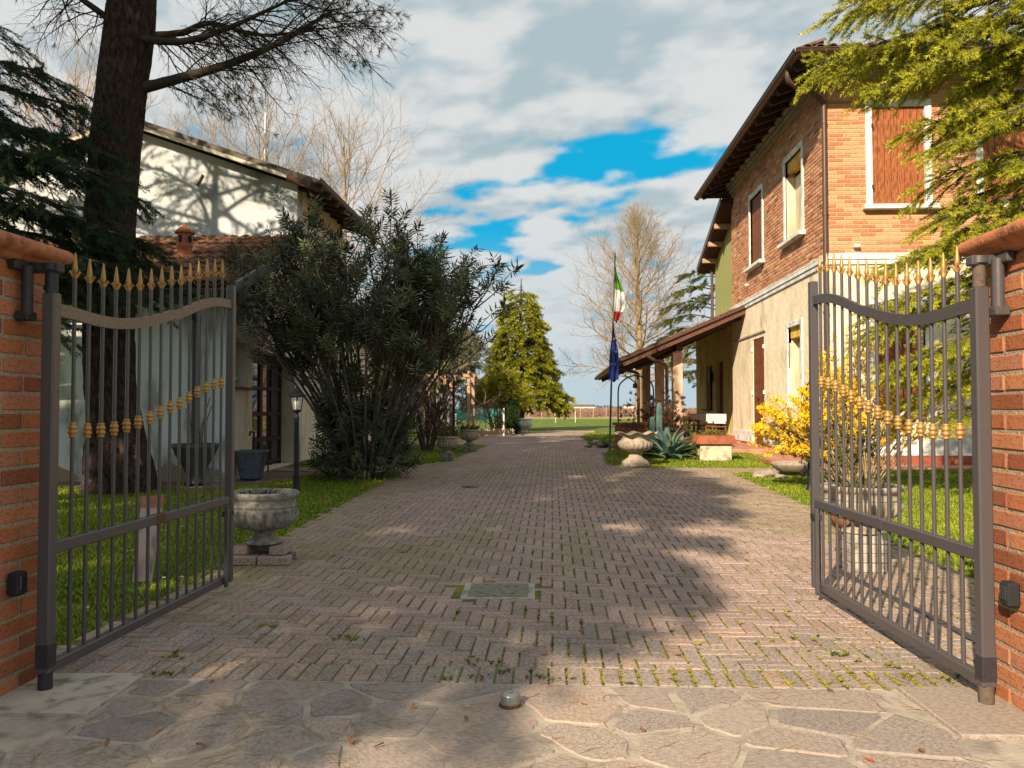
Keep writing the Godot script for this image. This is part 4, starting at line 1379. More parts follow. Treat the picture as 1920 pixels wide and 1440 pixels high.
func build_pillar(x0: float, label: String, inner: float) -> void:
	var p := thing("gate_pillar", label, "gate pillar", V(x0, 0, -2.89), 0.0, "brick gate pillars")
	var core := MB.new()
	core.box(V(0, 0.80, 0), V(0.472, 1.60, 0.466))
	put(p, "mortar_core", core.mesh(), M.mortar)
	var full := MB.new()
	full.box(Vector3.ZERO, V(0.112, 0.0555, 0.231), Basis.IDENTITY, 0.0035)
	var head := MB.new()
	head.box(Vector3.ZERO, V(0.112, 0.0555, 0.108), Basis.IDENTITY, 0.0035)
	var fm := full.mesh()
	var hm := head.mesh()
	for r in 23:
		var y := 0.034 + r * 0.0695
		for c in 4:
			var x := (c - 1.5) * 0.1235
			var zs := [[-0.1825, hm], [0.0, fm], [0.1825, hm]] if (r + (1 if c % 3 else 0)) % 2 == 0 else [[-0.1215, fm], [0.1215, fm]]
			for q in zs:
				var bs := Basis.from_euler(V(rnd(-0.006, 0.006), rnd(-0.008, 0.008), rnd(-0.006, 0.006)))
				if rng.randf() < 0.5: bs = bs * Basis(Vector3.UP, PI)
				put(p, "brick", q[1], M["brick%d" % rng.randi_range(0, 4)], Transform3D(bs, V(x + rnd(-0.002, 0.002), y + rnd(-0.001, 0.001), q[0] + rnd(-0.002, 0.002))))
	# terracotta coping: four nosed pieces and a hipped middle
	for s in 4:
		var b := MB.new()
		var prof := [Vector2(0.20, 1.602), Vector2(0.255, 1.602), Vector2(0.268, 1.612), Vector2(0.272, 1.622), Vector2(0.285, 1.628), Vector2(0.300, 1.633), Vector2(0.311, 1.645), Vector2(0.314, 1.660), Vector2(0.309, 1.675), Vector2(0.298, 1.684), Vector2(0.28, 1.688), Vector2(0.05, 1.72), Vector2(0.0, 1.722)]
		var rows := []
		var t := Basis(Vector3.UP, s * PI / 2)
		for q in prof:
			var row := PackedVector3Array()
			for k in 13:
				row.push_back(t * V(q.x, q.y, lerpf(-q.x, q.x, k / 12.0)))
			rows.push_back(row)
		b.grid(rows)
		put(p, "coping", b.mesh(), M.terracotta)
	# black sensor box on the inner face
	var sn := thing("gate_sensor", "black plastic gate sensor box on the %s brick pillar" % ("left" if inner > 0 else "right"), "sensor", V(x0 + inner * 0.245, 0.41, -2.955))
	put(sn, "housing", box_mesh(V(inner * 0.022, 0, 0), V(0.044, 0.085, 0.062), Basis.IDENTITY, 0.008), M.rubber)
	put(sn, "lens", box_mesh(V(inner * 0.045, 0.004, 0), V(0.006, 0.05, 0.04), Basis.IDENTITY, 0.002), M.dark_glass)

func build_gate() -> void:
	build_pillar(-2.235, "orange brick gate pillar standing in the shade at the left of the gateway", 1.0)
	build_pillar(1.855, "sunlit orange brick gate pillar at the right of the gateway", -1.0)
	var spear := MB.new()
	spear.lathe([Vector2(0.010, 0), Vector2(0.012, 0.012), Vector2(0.008, 0.020), Vector2(0.0125, 0.034), Vector2(0.011, 0.045), Vector2(0.0045, 0.095), Vector2(0.0, 0.104)], 8, Vector3.ZERO)
	for k in 4:
		var a := TAU * k / 4 + 0.4
		var o := V(cos(a), 0, sin(a))
		spear.tube(PackedVector3Array([V(0, 0.004, 0) + o * 0.006, V(0, 0.016, 0) + o * 0.014, V(0, 0.027, 0) + o * 0.019, V(0, 0.020, 0) + o * 0.025]), PackedFloat32Array([0.0045, 0.0055, 0.005, 0.002]), 6)
	var spear_mesh := spear.mesh()
	var collar := MB.new()
	collar.lathe([Vector2(0.010, -0.032), Vector2(0.015, -0.030), Vector2(0.015, -0.024), Vector2(0.0115, -0.021), Vector2(0.017, -0.016), Vector2(0.0195, -0.009), Vector2(0.017, -0.003), Vector2(0.012, 0.0), Vector2(0.017, 0.003), Vector2(0.0195, 0.009), Vector2(0.017, 0.016), Vector2(0.0115, 0.021), Vector2(0.015, 0.024), Vector2(0.015, 0.030), Vector2(0.010, 0.032)], 14, Vector3.ZERO)
	var collar_mesh := collar.mesh()
	for side in [-1, 1]:
		var hinge := V(-1.885, 0, -3.0) if side < 0 else V(1.535, 0, -3.02)
		var free := V(-1.865, 0, -4.68) if side < 0 else V(1.468, 0, -4.68)
		var u := (free - hinge).normalized()
		var ln := hinge.distance_to(free)
		var lab := "left wrought iron gate leaf standing open in the shade, gold spear points" if side < 0 else "right wrought iron gate leaf standing open in the sun, gold spear points"
		var g := thing("gate_leaf", lab, "gate", hinge, 0.0, "open wrought iron gate leaves")
		var bs := Basis(u, Vector3.UP, u.cross(Vector3.UP))
		var w := u.cross(Vector3.UP)
		put(g, "hinge_post", box_mesh(V(0, 0.78, 0), V(0.050, 1.42, 0.050), bs, 0.006), M.iron)
		var b := MB.new()
		b.bar(V(0, 0.0, 0), V(0, 0.075, 0), 0.026, 14)
		b.bar(V(0, 1.49, 0), V(0, 1.60, 0), 0.022, 14)
		put(g, "pivot", b.mesh(), M.iron_dark if side < 0 else M.rust2)
		put(g, "post_sleeve", box_mesh(V(0, 0.135, 0), V(0.0525, 0.09, 0.0525), bs, 0.003), M.iron_dark)
		put(g, "end_post", box_mesh(u * ln + V(0, 0.915, 0), V(0.042, 1.71, 0.045), bs, 0.005), M.iron)
		put(g, "bottom_rail", box_mesh(u * (ln * 0.5) + V(0, 0.086, 0), V(ln - 0.05, 0.042, 0.036), bs, 0.004), M.iron)
		put(g, "middle_rail", box_mesh(u * (ln * 0.5) + V(0, 0.53, 0), V(ln - 0.05, 0.046, 0.034), bs, 0.004), M.iron)
		put(g, "lock_plate", box_mesh(u * (ln * 0.5) + V(0, 0.53, 0), V(0.09, 0.049, 0.037), bs, 0.003), M.rust if side < 0 else M.iron)
		# waved top rail
		b = MB.new()
		var rows := [PackedVector3Array(), PackedVector3Array(), PackedVector3Array(), PackedVector3Array(), PackedVector3Array()]
		for k in 41:
			var t := k / 40.0
			var c := u * lerpf(0.03, ln - 0.02, t)
			var y := rail_y(t)
			for q in 5:
				var cy := 0.024 if q in [0, 1, 4] else -0.024
				var cw := 0.011 if q in [1, 2] else -0.011
				rows[q].push_back(c + V(0, y + cy, 0) + w * cw)
		for q in 4:
			b.grid([rows[q], rows[q + 1]], false, side > 0)
		put(g, "top_rail", b.mesh(), M.iron_brown if side < 0 else M.iron)
		for k in 15:
			var d := 0.145 + 0.1005 * k
			var t := d / ln
			var top := rail_y(t) + 0.15
			b = MB.new()
			b.bar(u * d + V(0, 0.10, 0), u * d + V(0, top, 0), 0.0079, 10)
			var br := put(g, "bar", b.mesh(), M.iron)
			put(br, "spear_point", spear_mesh, M.gold, Transform3D(Basis(Vector3.UP, rnd(0, 1.5)).scaled(V(0.9, 1.0, 0.9)), u * d + V(0, top - 0.006, 0)))
			put(br, "collar", collar_mesh, M.gold, Transform3D(Basis(Vector3.UP, rnd(0, 6)).scaled(V(0.92, 0.95, 0.92)), u * d + V(0, rail_y(t) - 0.455, 0)))
		# drop bolt near the free end
		put(g, "drop_bolt", box_mesh(u * (ln - 0.10) + w * 0.03 * -side + V(0, 0.28, 0), V(0.026, 0.46, 0.02), bs, 0.003), M.iron)
		put(g, "bolt_bracket", box_mesh(u * (ln - 0.06) + w * 0.02 * -side + V(0, 0.46, 0), V(0.10, 0.03, 0.03), bs, 0.003), M.iron_dark)
		# top hinge on the pillar
		var wallx := -0.10 if side < 0 else 0.065
		b = MB.new()
		b.box(V(wallx * 0.5, 1.585, 0.0), V(absf(wallx) + 0.07, 0.035, 0.05), Basis.IDENTITY, 0.004)
		b.box(V(wallx * 0.93, 1.585, 0.05), V(0.03, 0.035, 0.10), Basis.IDENTITY, 0.004)
		b.box(V(wallx * 0.8, 1.40, 0.03), V(0.05, 0.035, 0.06), Basis.IDENTITY, 0.004)
		b.bar(V(wallx * 0.7, 1.40, 0.04), V(wallx * 0.7, 1.585, 0.04), 0.021, 12)
		b.bar(V(0, 1.575, 0), V(0, 1.60, 0), 0.034, 14)
		put(g, "top_hinge", b.mesh(), M.iron_dark if side < 0 else M.iron)
	var st := thing("gate_stop", "small round steel gate stop set in the stone paving between the gate leaves", "gate stop", V(-0.15, 0, -2.94))
	var b := MB.new()
	b.lathe([Vector2(0.036, 0.0), Vector2(0.036, 0.016), Vector2(0.034, 0.018), Vector2(0.034, 0.040), Vector2(0.031, 0.046), Vector2(0.018, 0.049), Vector2(0.0, 0.050)], 28, Vector3.ZERO)
	put(st, "steel_cap", b.mesh(), M.steel_dull)
	b = MB.new()
	b.lathe([Vector2(0.038, 0.0), Vector2(0.040, 0.004), Vector2(0.0372, 0.013)], 28, Vector3.ZERO)
	put(st, "rusty_base", b.mesh(), M.rust)

# ---------------------------------------------------------------- plants
func sprig(len: float, needles: int, nl: float, nw: float, flatness: float) -> ArrayMesh:
	var b := MB.new()
	b.tube(PackedVector3Array([Vector3.ZERO, V(0, 0, -len)]), PackedFloat32Array([0.004, 0.002]), 3, false)
	for k in needles:
		var t := (k + rng.randf()) / needles
		var a := rnd(0, TAU)
		var d := V(cos(a), sin(a) * flatness + 0.12, -rnd(0.25, 1.1)).normalized()
		var p := V(0, 0, -len * t)
		var side := d.cross(V(rnd(-1, 1), rnd(-1, 1), rnd(-1, 1))).normalized() * nw
		var l := nl * rnd(0.7, 1.2)
		b.tri(p - side, p + side, p + d * l)
	return b.mesh()

func aim(p: Vector3, d: Vector3, roll := 0.0, s := 1.0) -> Transform3D:
	var up := Vector3.UP if absf(d.y) < 0.95 else Vector3.RIGHT
	return Transform3D((Basis.looking_at(d, up) * Basis(Vector3.FORWARD, roll)).scaled_local(Vector3.ONE * s), p)

# one bough of a cedar: arched limb, flat branchlets on both sides, sprays of needles on those
func bough(b: MB, xs: Array, cs: PackedColorArray, from: Vector3, tip: Vector3, r: float, c0: Color, c1: Color, sc: float, width: float, droop: float, step := 0.13) -> PackedColorArray:
	var ln := from.distance_to(tip)
	var mid := from.lerp(tip, 0.5) + V(0, ln * 0.09, 0)
	var path := curve([from, mid, from.lerp(tip, 0.8) + V(0, ln * 0.05, 0), tip], 5)
	b.tube(path, taper(path.size(), r, 0.006), 5, false)
	var m := path.size()
	var count := int(ln / step)
	for k in count:
		var t := 0.16 + 0.84 * (k + rng.randf()) / count
		var f := t * (m - 1)
		var i := mini(int(f), m - 2)
		var p := path[i].lerp(path[i + 1], f - i)
		var dir := (path[i + 1] - path[i]).normalized()
		var sd := 1.0 if k % 2 else -1.0
		var across := dir.cross(Vector3.UP).normalized() * sd
		var bl := width * (0.35 + 0.65 * sin(PI * clampf(1.12 - t, 0, 1))) * rnd(0.6, 1.15)
		var d := (dir * rnd(0.5, 1.0) + across * rnd(0.55, 1.0) + V(0, rnd(-0.25, 0.15), 0)).normalized()
		var q := p
		var n := maxi(2, int(bl / (0.105 * sc)))
		var pts := PackedVector3Array([p])
		for j in n:
			d = (d + V(rnd(-0.10, 0.10), -droop * (0.4 + j * 0.12) + rnd(-0.06, 0.05), rnd(-0.10, 0.10))).normalized()
			q += d * bl / n
			pts.push_back(q)
			for e in (3 if j > 0 else 1):
				var dd := (d + V(rnd(-0.55, 0.55), rnd(-0.35, 0.22), rnd(-0.55, 0.55))).normalized()
				xs.push_back(aim(q - d * rnd(0, 0.06), dd, rnd(-0.5, 0.5), sc * rnd(0.7, 1.2)))
				cs.push_back(c0.lerp(c1, clampf(0.25 + 0.5 * j / n + rnd(-0.3, 0.35), 0, 1)))
		if pts.size() > 1: b.tube(pts, taper(pts.size(), 0.008, 0.002), 3, false)
	return cs

func conifer(root: Node3D, h: float, r0: float, base: float, reach: float, count: int, tips: Array, c0: Color, c1: Color, sc: float, width: float, droop: float, spm: ArrayMesh, bark: Material, cone := 0.75, skip := Vector2(9, 9), step := 0.13) -> void:
	var tb := MB.new()
	var tp := curve([V(0, -0.1, 0), V(0.03, h * 0.35, 0.02), V(-0.04, h * 0.7, 0), V(0, h, 0)], 5)
	tb.tube(tp, taper(tp.size(), r0, 0.015), 12, false)
	put(root, "trunk", tb.mesh(), bark)
	var bb := MB.new()
	var xs := []
	var cs := PackedColorArray()
	for t in tips:
		var p: Vector3 = t
		var at := V(0, clampf(p.y + Vector2(p.x, p.z).length() * 0.05, 0.6, h * 0.95), 0)
		cs = bough(bb, xs, cs, at, p, r0 * 0.22, c0, c1, sc, width, droop, step)
	for k in count:
		var f := (k + 0.5) / count
		var y := lerpf(base, h * 0.97, f)
		var a := k * 2.39996 + rnd(-0.3, 0.3)
		if skip.x < 8.0 and absf(wrapf(a - skip.x, -PI, PI)) < skip.y and y < 6.5: continue
		var ln := reach * (1.0 - pow(f, 1.3 if cone < 0.92 else 0.85) * cone - (1.0 - cone) * smoothstep(0.85, 1.0, f) * 0.8) * rnd(0.75, 1.1)
		cs = bough(bb, xs, cs, V(0, y, 0), V(cos(a) * ln, y + ln * rnd(-0.16, 0.10), sin(a) * ln), r0 * 0.2, c0, c1, sc, width, droop, step)
	put(root, "limbs", bb.mesh(), bark)
	many(root, "foliage", spm, M.needles, xs, cs)

func grow(b: MB, p: Vector3, dir: Vector3, ln: float, r: float, lvl: int, kids: Array, up: float, wob: float, ends: Array) -> void:
	var segs := 5 if lvl == 0 else (4 if lvl == 1 else 2)
	var pts := PackedVector3Array([p])
	var d := dir
	var q := p
	for i in segs:
		d = (d + V(rnd(-wob, wob), rnd(-wob, wob) + up / segs, rnd(-wob, wob))).normalized()
		q += d * ln / segs
		pts.push_back(q)
	b.tube(pts, taper(pts.size(), r, r * 0.3), 6 if lvl == 0 else (4 if lvl == 1 else 3), false)
	ends.push_back([q, d, lvl])
	if lvl >= kids.size(): return
	var n: int = kids[lvl]
	for k in n:
		var t := 0.18 + 0.80 * (k + rng.randf()) / n
		var f := t * segs
		var i := mini(int(f), segs - 1)
		var at := pts[i].lerp(pts[i + 1], f - i)
		var along := (pts[i + 1] - pts[i]).normalized()
		var a := k * 2.4 + rnd(-0.6, 0.6)
		var u := along.cross(V(0.3, 0.2, 0.93)).normalized()
		var side := u * cos(a) + along.cross(u) * sin(a)
		var nd := (along * rnd(0.55, 0.95) + side * rnd(0.5, 0.9)).normalized()
		grow(b, at, nd, ln * rnd(0.34, 0.58) * (1.15 - 0.55 * t), r * lerpf(0.5, 0.3, t), lvl + 1, kids, up, wob, ends)

func bare_tree(root: Node3D, h: float, spread: float, r0: float, low: float, n: int, bark: Material, steep := 14.0, kids := [9, 6, 4]) -> void:
	var b := MB.new()
	var tp := curve([V(0, -0.1, 0), V(spread * 0.02, h * 0.4, 0), V(-spread * 0.02, h * 0.75, 0.05), V(0, h, 0)], 5)
	b.tube(tp, taper(tp.size(), r0, 0.012), 9, false)
	put(root, "trunk", b.mesh(), bark)
	b = MB.new()
	var ends := []
	for k in n:
		var f := (k + 0.5) / n
		var y := lerpf(low, h * 0.93, f)
		var a := k * 2.39996
		var env := sin(PI * clampf(0.18 + 0.76 * f, 0, 1))
		var ln := spread * (0.35 + 0.65 * env) * rnd(0.8, 1.12) * (1.0 - 0.25 * f)
		var el := deg_to_rad(lerpf(steep, 70.0, f))
		grow(b, V(0, y, 0), V(cos(a) * cos(el), sin(el), sin(a) * cos(el)), ln, r0 * lerpf(0.22, 0.11, f), 0, kids, 0.35, 0.15, ends)
	put(root, "branches", b.mesh(), bark)

func leaf_tuft(count: int, ll: float, lw: float, stem: float, spread: float) -> ArrayMesh:
	var b := MB.new()
	b.tube(PackedVector3Array([Vector3.ZERO, V(0, 0, -stem)]), PackedFloat32Array([lw * 0.2, lw * 0.12]), 3, false)
	for k in count:
		var t := float(k) / count
		var a := k * 2.09 + rnd(-0.3, 0.3) + (0.5 if k % 6 > 2 else 0.0)
		var p := V(0, 0, -stem * (0.15 + 0.85 * t))
		var out := spread * (1.0 - 0.55 * t)
		var d := V(cos(a) * out, sin(a) * out, -1.0 + out * 0.35).normalized()
		var sd := d.cross(V(0, 0, 1)).normalized() * lw * 0.5
		var l := ll * rnd(0.75, 1.1)
		var up := sd.cross(d).normalized() * l * 0.08
		var m := p + d * l * 0.45 + up
		b.tri(p, m + sd, p + d * l)
		b.tri(p, p + d * l, m - sd)
	return b.mesh()

func blob_leaves(root: Node3D, called: String, mesh: Mesh, n: int, lumps: Array, c0: Color, c1: Color, m: Material, sc := 1.0) -> void:
	# leaf sprays spread through uneven lumps (centre x y z, radius), thicker towards the outside
	var xs := []
	var cs := PackedColorArray()
	var total := 0.0
	for l in lumps: total += pow(l[3], 2.2)
	for l in lumps:
		var tone := rnd(-0.2, 0.2)
		for k in int(n * pow(l[3], 2.2) / total):
			var d := V(rng.randfn(), rng.randfn(), rng.randfn()).normalized()
			var r: float = l[3] * pow(rng.randf(), 0.42) * (0.85 + 0.3 * sin(d.x * 5.0 + d.y * 4.0 + l[0] * 3.0))
			var p := V(l[0], l[1], l[2]) + d * r * V(1, 0.85, 1)
			xs.push_back(aim(p, (d + V(rnd(-0.8, 0.8), rnd(-0.6, 0.8), rnd(-0.8, 0.8))).normalized(), rnd(0, 6), sc * rnd(0.7, 1.25)))
			cs.push_back(c0.lerp(c1, clampf(0.5 + tone + rnd(-0.45, 0.45), 0, 1)))
	many(root, called, mesh, m, xs, cs)

func build_trees() -> void:
	M.needles = leafmat(1, 1, 1, 0.6, 0.6)
	var sp := sprig(0.15, 46, 0.040, 0.0032, 0.75)
	var at := Vector3.ZERO
	# --- dark cedar at the left edge; trunk stands outside the picture
	at = on(-8.0, -8.75)
	var t := thing("cedar_tree", "dark cedar with drooping feathery boughs in front of the pine trunk, left edge", "tree", at)
	var tips := []
	for q in [[-4.55, 3.36, -8.3], [-4.5, 2.88, -8.4], [-4.62, 2.55, -8.1], [-5.9, 3.3, -8.2], [-6.1, 3.9, -8.4], [-5.9, 2.4, -8.3], [-6.2, 2.8, -7.9], [-5.6, 3.2, -9.3], [-6.3, 4.5, -8.8], [-5.3, 2.05, -8.0], [-5.7, 4.0, -7.9], [-4.95, 3.88, -8.5], [-5.05, 4.3, -8.6], [-5.35, 4.62, -8.4], [-4.9, 3.1, -7.8], [-5.0, 2.55, -7.7], [-4.6, 2.9, -8.9], [-5.2, 3.6, -8.0], [-5.5, 2.9, -7.5], [-4.4, 2.62, -8.8], [-5.4, 4.1, -9.2], [-5.0, 2.28, -8.3], [-4.65, 3.45, -7.9], [-5.6, 2.5, -8.8], [-4.45, 2.32, -8.6]]:
		tips.push_back(V(q[0], q[1], q[2]) - at)
	conifer(t, 9.6, 0.19, 5.0, 3.0, 34, tips, Color(0.020, 0.042, 0.026), Color(0.055, 0.085, 0.038), 1.0, 0.8, 0.10, sp, M.bark_grey, 0.7, Vector2(0.0, 0.6), 0.11)
	# --- golden deodar at the right
	at = on(6.3, -8.7)
	t = thing("deodar_tree", "sunlit yellow green cedar with drooping boughs in front of the brick house", "tree", at)
	tips = []
	for q in [[2.85, 4.72, -8.7], [3.05, 5.20, -8.4], [3.5, 4.5, -8.9], [3.85, 4.0, -8.7], [3.3, 4.9, -9.2], [4.05, 3.5, -8.8], [4.1, 3.05, -8.6], [3.7, 2.6, -9.0], [3.8, 4.5, -8.2], [4.0, 3.7, -8.2], [4.1, 5.2, -8.8], [4.2, 2.75, -8.3], [4.4, 3.3, -9.0], [4.5, 4.2, -9.3], [3.75, 5.6, -8.6], [4.6, 2.4, -8.6], [4.3, 4.9, -8.0], [3.4, 5.5, -9.0], [4.9, 5.4, -8.4], [4.6, 4.6, -8.8], [4.9, 3.7, -8.5], [4.1, 5.7, -9.2], [4.4, 3.9, -7.9], [5.0, 2.9, -8.9], [4.7, 5.9, -8.9], [4.2, 4.15, -8.6], [4.35, 2.95, -8.6], [4.55, 3.5, -8.2], [4.75, 4.9, -8.3], [4.3, 5.3, -8.5], [5.0, 4.1, -8.0], [4.9, 3.2, -8.2], [4.0, 4.85, -8.6], [5.1, 5.5, -8.0], [4.65, 2.65, -8.9], [5.2, 3.6, -8.8], [4.45, 4.5, -9.0], [3.95, 2.75, -8.8]]:
		tips.push_back(V(q[0], q[1], q[2]) - at)
	for q in [[3.55, 1.95, -9.2], [3.75, 1.55, -8.9], [4.0, 1.2, -9.1], [4.3, 1.0, -8.8], [4.1, 1.75, -8.6], [3.9, 2.1, -9.4], [4.4, 1.4, -9.3], [4.5, 1.9, -8.9], [4.7, 1.1, -9.2], [3.6, 2.2, -9.0], [4.2, 2.2, -8.8], [4.6, 1.6, -8.6], [4.0, 1.5, -9.3], [4.8, 2.1, -9.2]]:
		tips.push_back(V(q[0], q[1], q[2]) - at)
	conifer(t, 10.0, 0.2, 5.6, 3.0, 24, tips, Color(0.14, 0.17, 0.018), Color(0.58, 0.55, 0.05), 1.0, 0.62, 0.10, sp, M.bark_grey, 0.8, Vector2(PI, 1.1), 0.085)
	# --- trees along the road behind the camera: their shade lies over the drive and the left side
	at = V(-7.4, 0, 5.2)
	t = thing("roadside_cedar", "broad evergreen beside the road, nearest of those that shade the gate", "tree", at)
	var big := sprig(0.30, 40, 0.085, 0.012, 0.8)
	conifer(t, 12.0, 0.3, 6.0, 2.75, 58, [], Color(0.03, 0.05, 0.02), Color(0.06, 0.085, 0.03), 1.25, 1.0, 0.08, big, M.bark_grey, 0.45, Vector2(9, 9), 0.16)
	copy(t, "roadside_cedar", "tall evergreen beside the road, left of the nearest one", V(-10.3, 0, 4.4), 2.1).scale = V(1.1, 1.42, 1.1)
	copy(t, "roadside_cedar", "low evergreen beside the road, farthest behind the gate", V(-12.0, -0.9, 13.2), 4.0).scale = V(1.5, 0.98, 1.5)
	# --- umbrella pine with a bare lower crown
	at = on(-5.17, -9.6)
	t = thing("pine_tree", "big pine with furrowed brown trunk and bare drooping twigs behind the left gate leaf", "tree", at)
	var nz := noise(9.0, 3, 5)
	var b := MB.new()
	var nb := noise(1.0, 4, 8)
	var pts := curve([V(0, -0.15, 0), V(0.0, 0.25, 0), V(-0.06, 0.8, 0), V(-0.13, 1.4, 0), V(-0.16, 3.0, 0), V(-0.08, 4.4, 0), V(0.02, 5.3, 0), V(0.07, 6.0, 0), V(0.12, 7.3, 0), V(0.25, 10.5, 0)], 8)
	var rr := PackedFloat32Array()
	for p in pts:
		rr.push_back((0.262 if p.y > 1.4 else 0.262 + 0.16 * pow(1.0 - clampf((p.y + 0.15) / 1.55, 0, 1), 1.8)) * (1.0 - 0.055 * maxf(p.y - 5.5, 0.0)))
	# long bark plates with deep furrows between them
	var brows := []
	for i in 150:
		var f := i / 149.0 * (pts.size() - 1)
		var i0 := mini(int(f), pts.size() - 2)
		var c := pts[i0].lerp(pts[i0 + 1], f - i0)
		var r0 := lerpf(rr[i0], rr[i0 + 1], f - i0)
		var row := PackedVector3Array()
		for j in 97:
			var a := TAU * (j % 96) / 96
			var q := V(cos(a) * 4.6, c.y * 1.5, sin(a) * 4.6)
			var ridge := absf(nb.get_noise_3dv(q))
			var fine := nb.get_noise_3dv(q * 2.6)
			row.push_back(c + V(cos(a), 0, sin(a)) * r0 * (1.0 + 0.17 * smoothstep(0.0, 0.20, ridge) - 0.07 + 0.03 * fine + 0.05 * nb.get_noise_2d(c.y * 1.2, a * 0.6)))
		brows.push_back(row)
	b.grid(brows, true, true)
	put(t, "trunk", b.mesh(), M.bark)
	b = MB.new()
	var ends := []
	var limbs := [
		[[-4.95, 4.94, -9.6], [-4.47, 5.03, -9.55], [-3.88, 5.16, -9.5], [-3.29, 5.36, -9.45], [-2.78, 5.61, -9.4], [-2.55, 5.75, -9.4]],
		[[-4.95, 5.50, -9.5], [-4.38, 5.41, -9.4], [-3.87, 5.51, -9.35], [-3.36, 5.69, -9.3], [-2.95, 5.87, -9.3]],
		[[-4.95, 5.60, -9.65], [-4.51, 5.66, -9.7], [-4.18, 5.79, -9.75], [-3.6, 5.70, -9.9], [-3.0, 5.85, -10.1]],
		[[-5.2, 5.66, -9.5], [-5.55, 5.91, -9.4], [-5.75, 6.03, -9.3], [-6.4, 6.3, -9.2]],
		[[-5.0, 6.3, -9.5], [-4.4, 6.5, -9.0], [-3.6, 6.55, -8.6], [-3.1, 6.65, -8.4]],
		[[-5.0, 6.6, -9.7], [-4.2, 6.7, -10.3], [-3.2, 6.9, -10.8]]]
	for li in limbs.size():
		var lp := []
		for q in limbs[li]: lp.push_back(V(q[0], q[1], q[2]) - at)
		var c := curve(lp, 6)
		b.tube(c, taper(c.size(), 0.072 if li == 0 else 0.05, 0.012), 8, false, 0.12, nz)
		var n := 34 if li < 3 else 22
		for k in n:
			var f := (0.10 + 0.88 * (k + rng.randf()) / n) * (c.size() - 1)
			var i := mini(int(f), c.size() - 2)
			var d := (c[i + 1] - c[i]).normalized()
			var sd := V(rnd(-0.25, 0.5), rnd(-0.75, 0.42), rnd(-0.9, 0.9))
			grow(b, c[i], (d * 0.7 + sd).normalized(), rnd(0.45, 1.15), 0.011, 1, [0, 8, 5], -0.32, 0.17, ends)
	put(t, "limbs", b.mesh(), M.bark_pine_twig)
	var tuft := sprig(0.05, 26, 0.095, 0.0022, 0.9)
	var xs := []
	var cs := PackedColorArray()
	for e in ends:
		var p: Vector3 = e[0] + at
		var chance := 0.015
		if p.x > -2.6 and p.y > 5.3: chance = 0.30
		if p.distance_to(V(-3.85, 4.75, -9.5)) < 0.35: chance = 0.5
		if rng.randf() < chance:
			xs.push_back(aim(e[0], e[1], rnd(0, 6), rnd(0.7, 1.1)))
			cs.push_back(Color(0.03, 0.05, 0.018).lerp(Color(0.07, 0.09, 0.03), rng.randf()))
	# living crown above the frame
	for k in 2600:
		var a := rnd(0, TAU)
		var q := sqrt(rng.randf()) * 2.9
		xs.push_back(aim(V(0.2 + cos(a) * q, 8.3 + 2.2 * (1.0 - q / 3.2) * rng.randf() + 0.5 * sin(a * 5.0 + q * 3.0), sin(a) * q), V(cos(a), 0.7, sin(a)).normalized(), rnd(0, 6), rnd(1.3, 2.2)))
		cs.push_back(Color(0.03, 0.05, 0.018).lerp(Color(0.06, 0.085, 0.03), rng.randf()))
	many(t, "needle_tufts", tuft, M.needles, xs, cs)
	b = MB.new()
	for k in 26:
		var a := k * 2.4
		var y := rnd(6.8, 9.6)
		var e := V(0.2 + cos(a) * rnd(1.6, 2.8), rnd(8.4, 9.6), sin(a) * rnd(1.6, 2.8))
		var c := curve([V(0.15, y, 0), V(0.15, y, 0).lerp(e, 0.6) + V(0, -0.2, 0), e], 4)
		b.tube(c, taper(c.size(), 0.05, 0.012), 5, false)
	put(t, "upper_limbs", b.mesh(), M.bark)
	# --- oleander
	build_oleander()
	# --- leafless trees
	t = thing("bare_tree", "tall leafless tree with yellowish limbs standing alone behind the porch", "tree", on(3.75, -36.0))
	bare_tree(t, 9.4, 3.5, 0.20, 1.7, 50, M.bark_pale, 8.0, [11, 8, 5])
	t = thing("bare_tree", "leafless tree behind the white farmhouse, next to the thin aerial mast", "tree", on(-8.2, -23.0), 0.0, "leafless trees behind the farmhouse")
	bare_tree(t, 9.0, 4.6, 0.17, 1.6, 26, M.bark_pink, 30.0, [9, 7, 5])
	copy(t, "bare_tree", "leafless tree behind the white farmhouse, at the low right end of its roof", on(-6.2, -24.0), 1.7)
	copy(t, "bare_tree", "leafless tree behind the white farmhouse, beside the pine trunk on its left", on(-13.5, -22.5), 3.4).scale = V(1.15, 1.12, 1.15)
	copy(t, "bare_tree", "leafless tree behind the white farmhouse, directly right of the pine trunk", on(-10.9, -24.5), 5.0)
	# --- spruce and its neighbours
	t = thing("spruce_tree", "conical yellow green spruce at the far end of the drive", "tree", on(-1.25, -33.5))
	var ssp := sprig(0.22, 44, 0.07, 0.008, 0.8)
	conifer(t, 6.2, 0.13, 0.95, 1.95, 150, [], Color(0.11, 0.135, 0.016), Color(0.48, 0.46, 0.036), 1.25, 0.6, 0.16, ssp, M.bark_grey, 0.93, Vector2(9, 9), 0.12)
	t = thing("cedar_tree", "grey green cedar tree partly hidden behind the porch roof", "tree", on(7.2, -36.0))
	var tips2 := []
	for q in [[-2.3, 4.6, 1], [-2.4, 3.9, 0.5], [-2.2, 5.2, 0.8], [-1.8, 5.9, 0.6], [-2.6, 3.3, 0.3], [-2.0, 2.7, 1.0], [-1.5, 6.6, 0.5]]: tips2.push_back(V(q[0], q[1], q[2]))
	conifer(t, 7.6, 0.15, 2.0, 2.4, 30, tips2, Color(0.05, 0.075, 0.03), Color(0.17, 0.19, 0.06), 1.3, 0.7, 0.14, ssp, M.bark_grey, 0.85, Vector2(9, 9), 0.2)
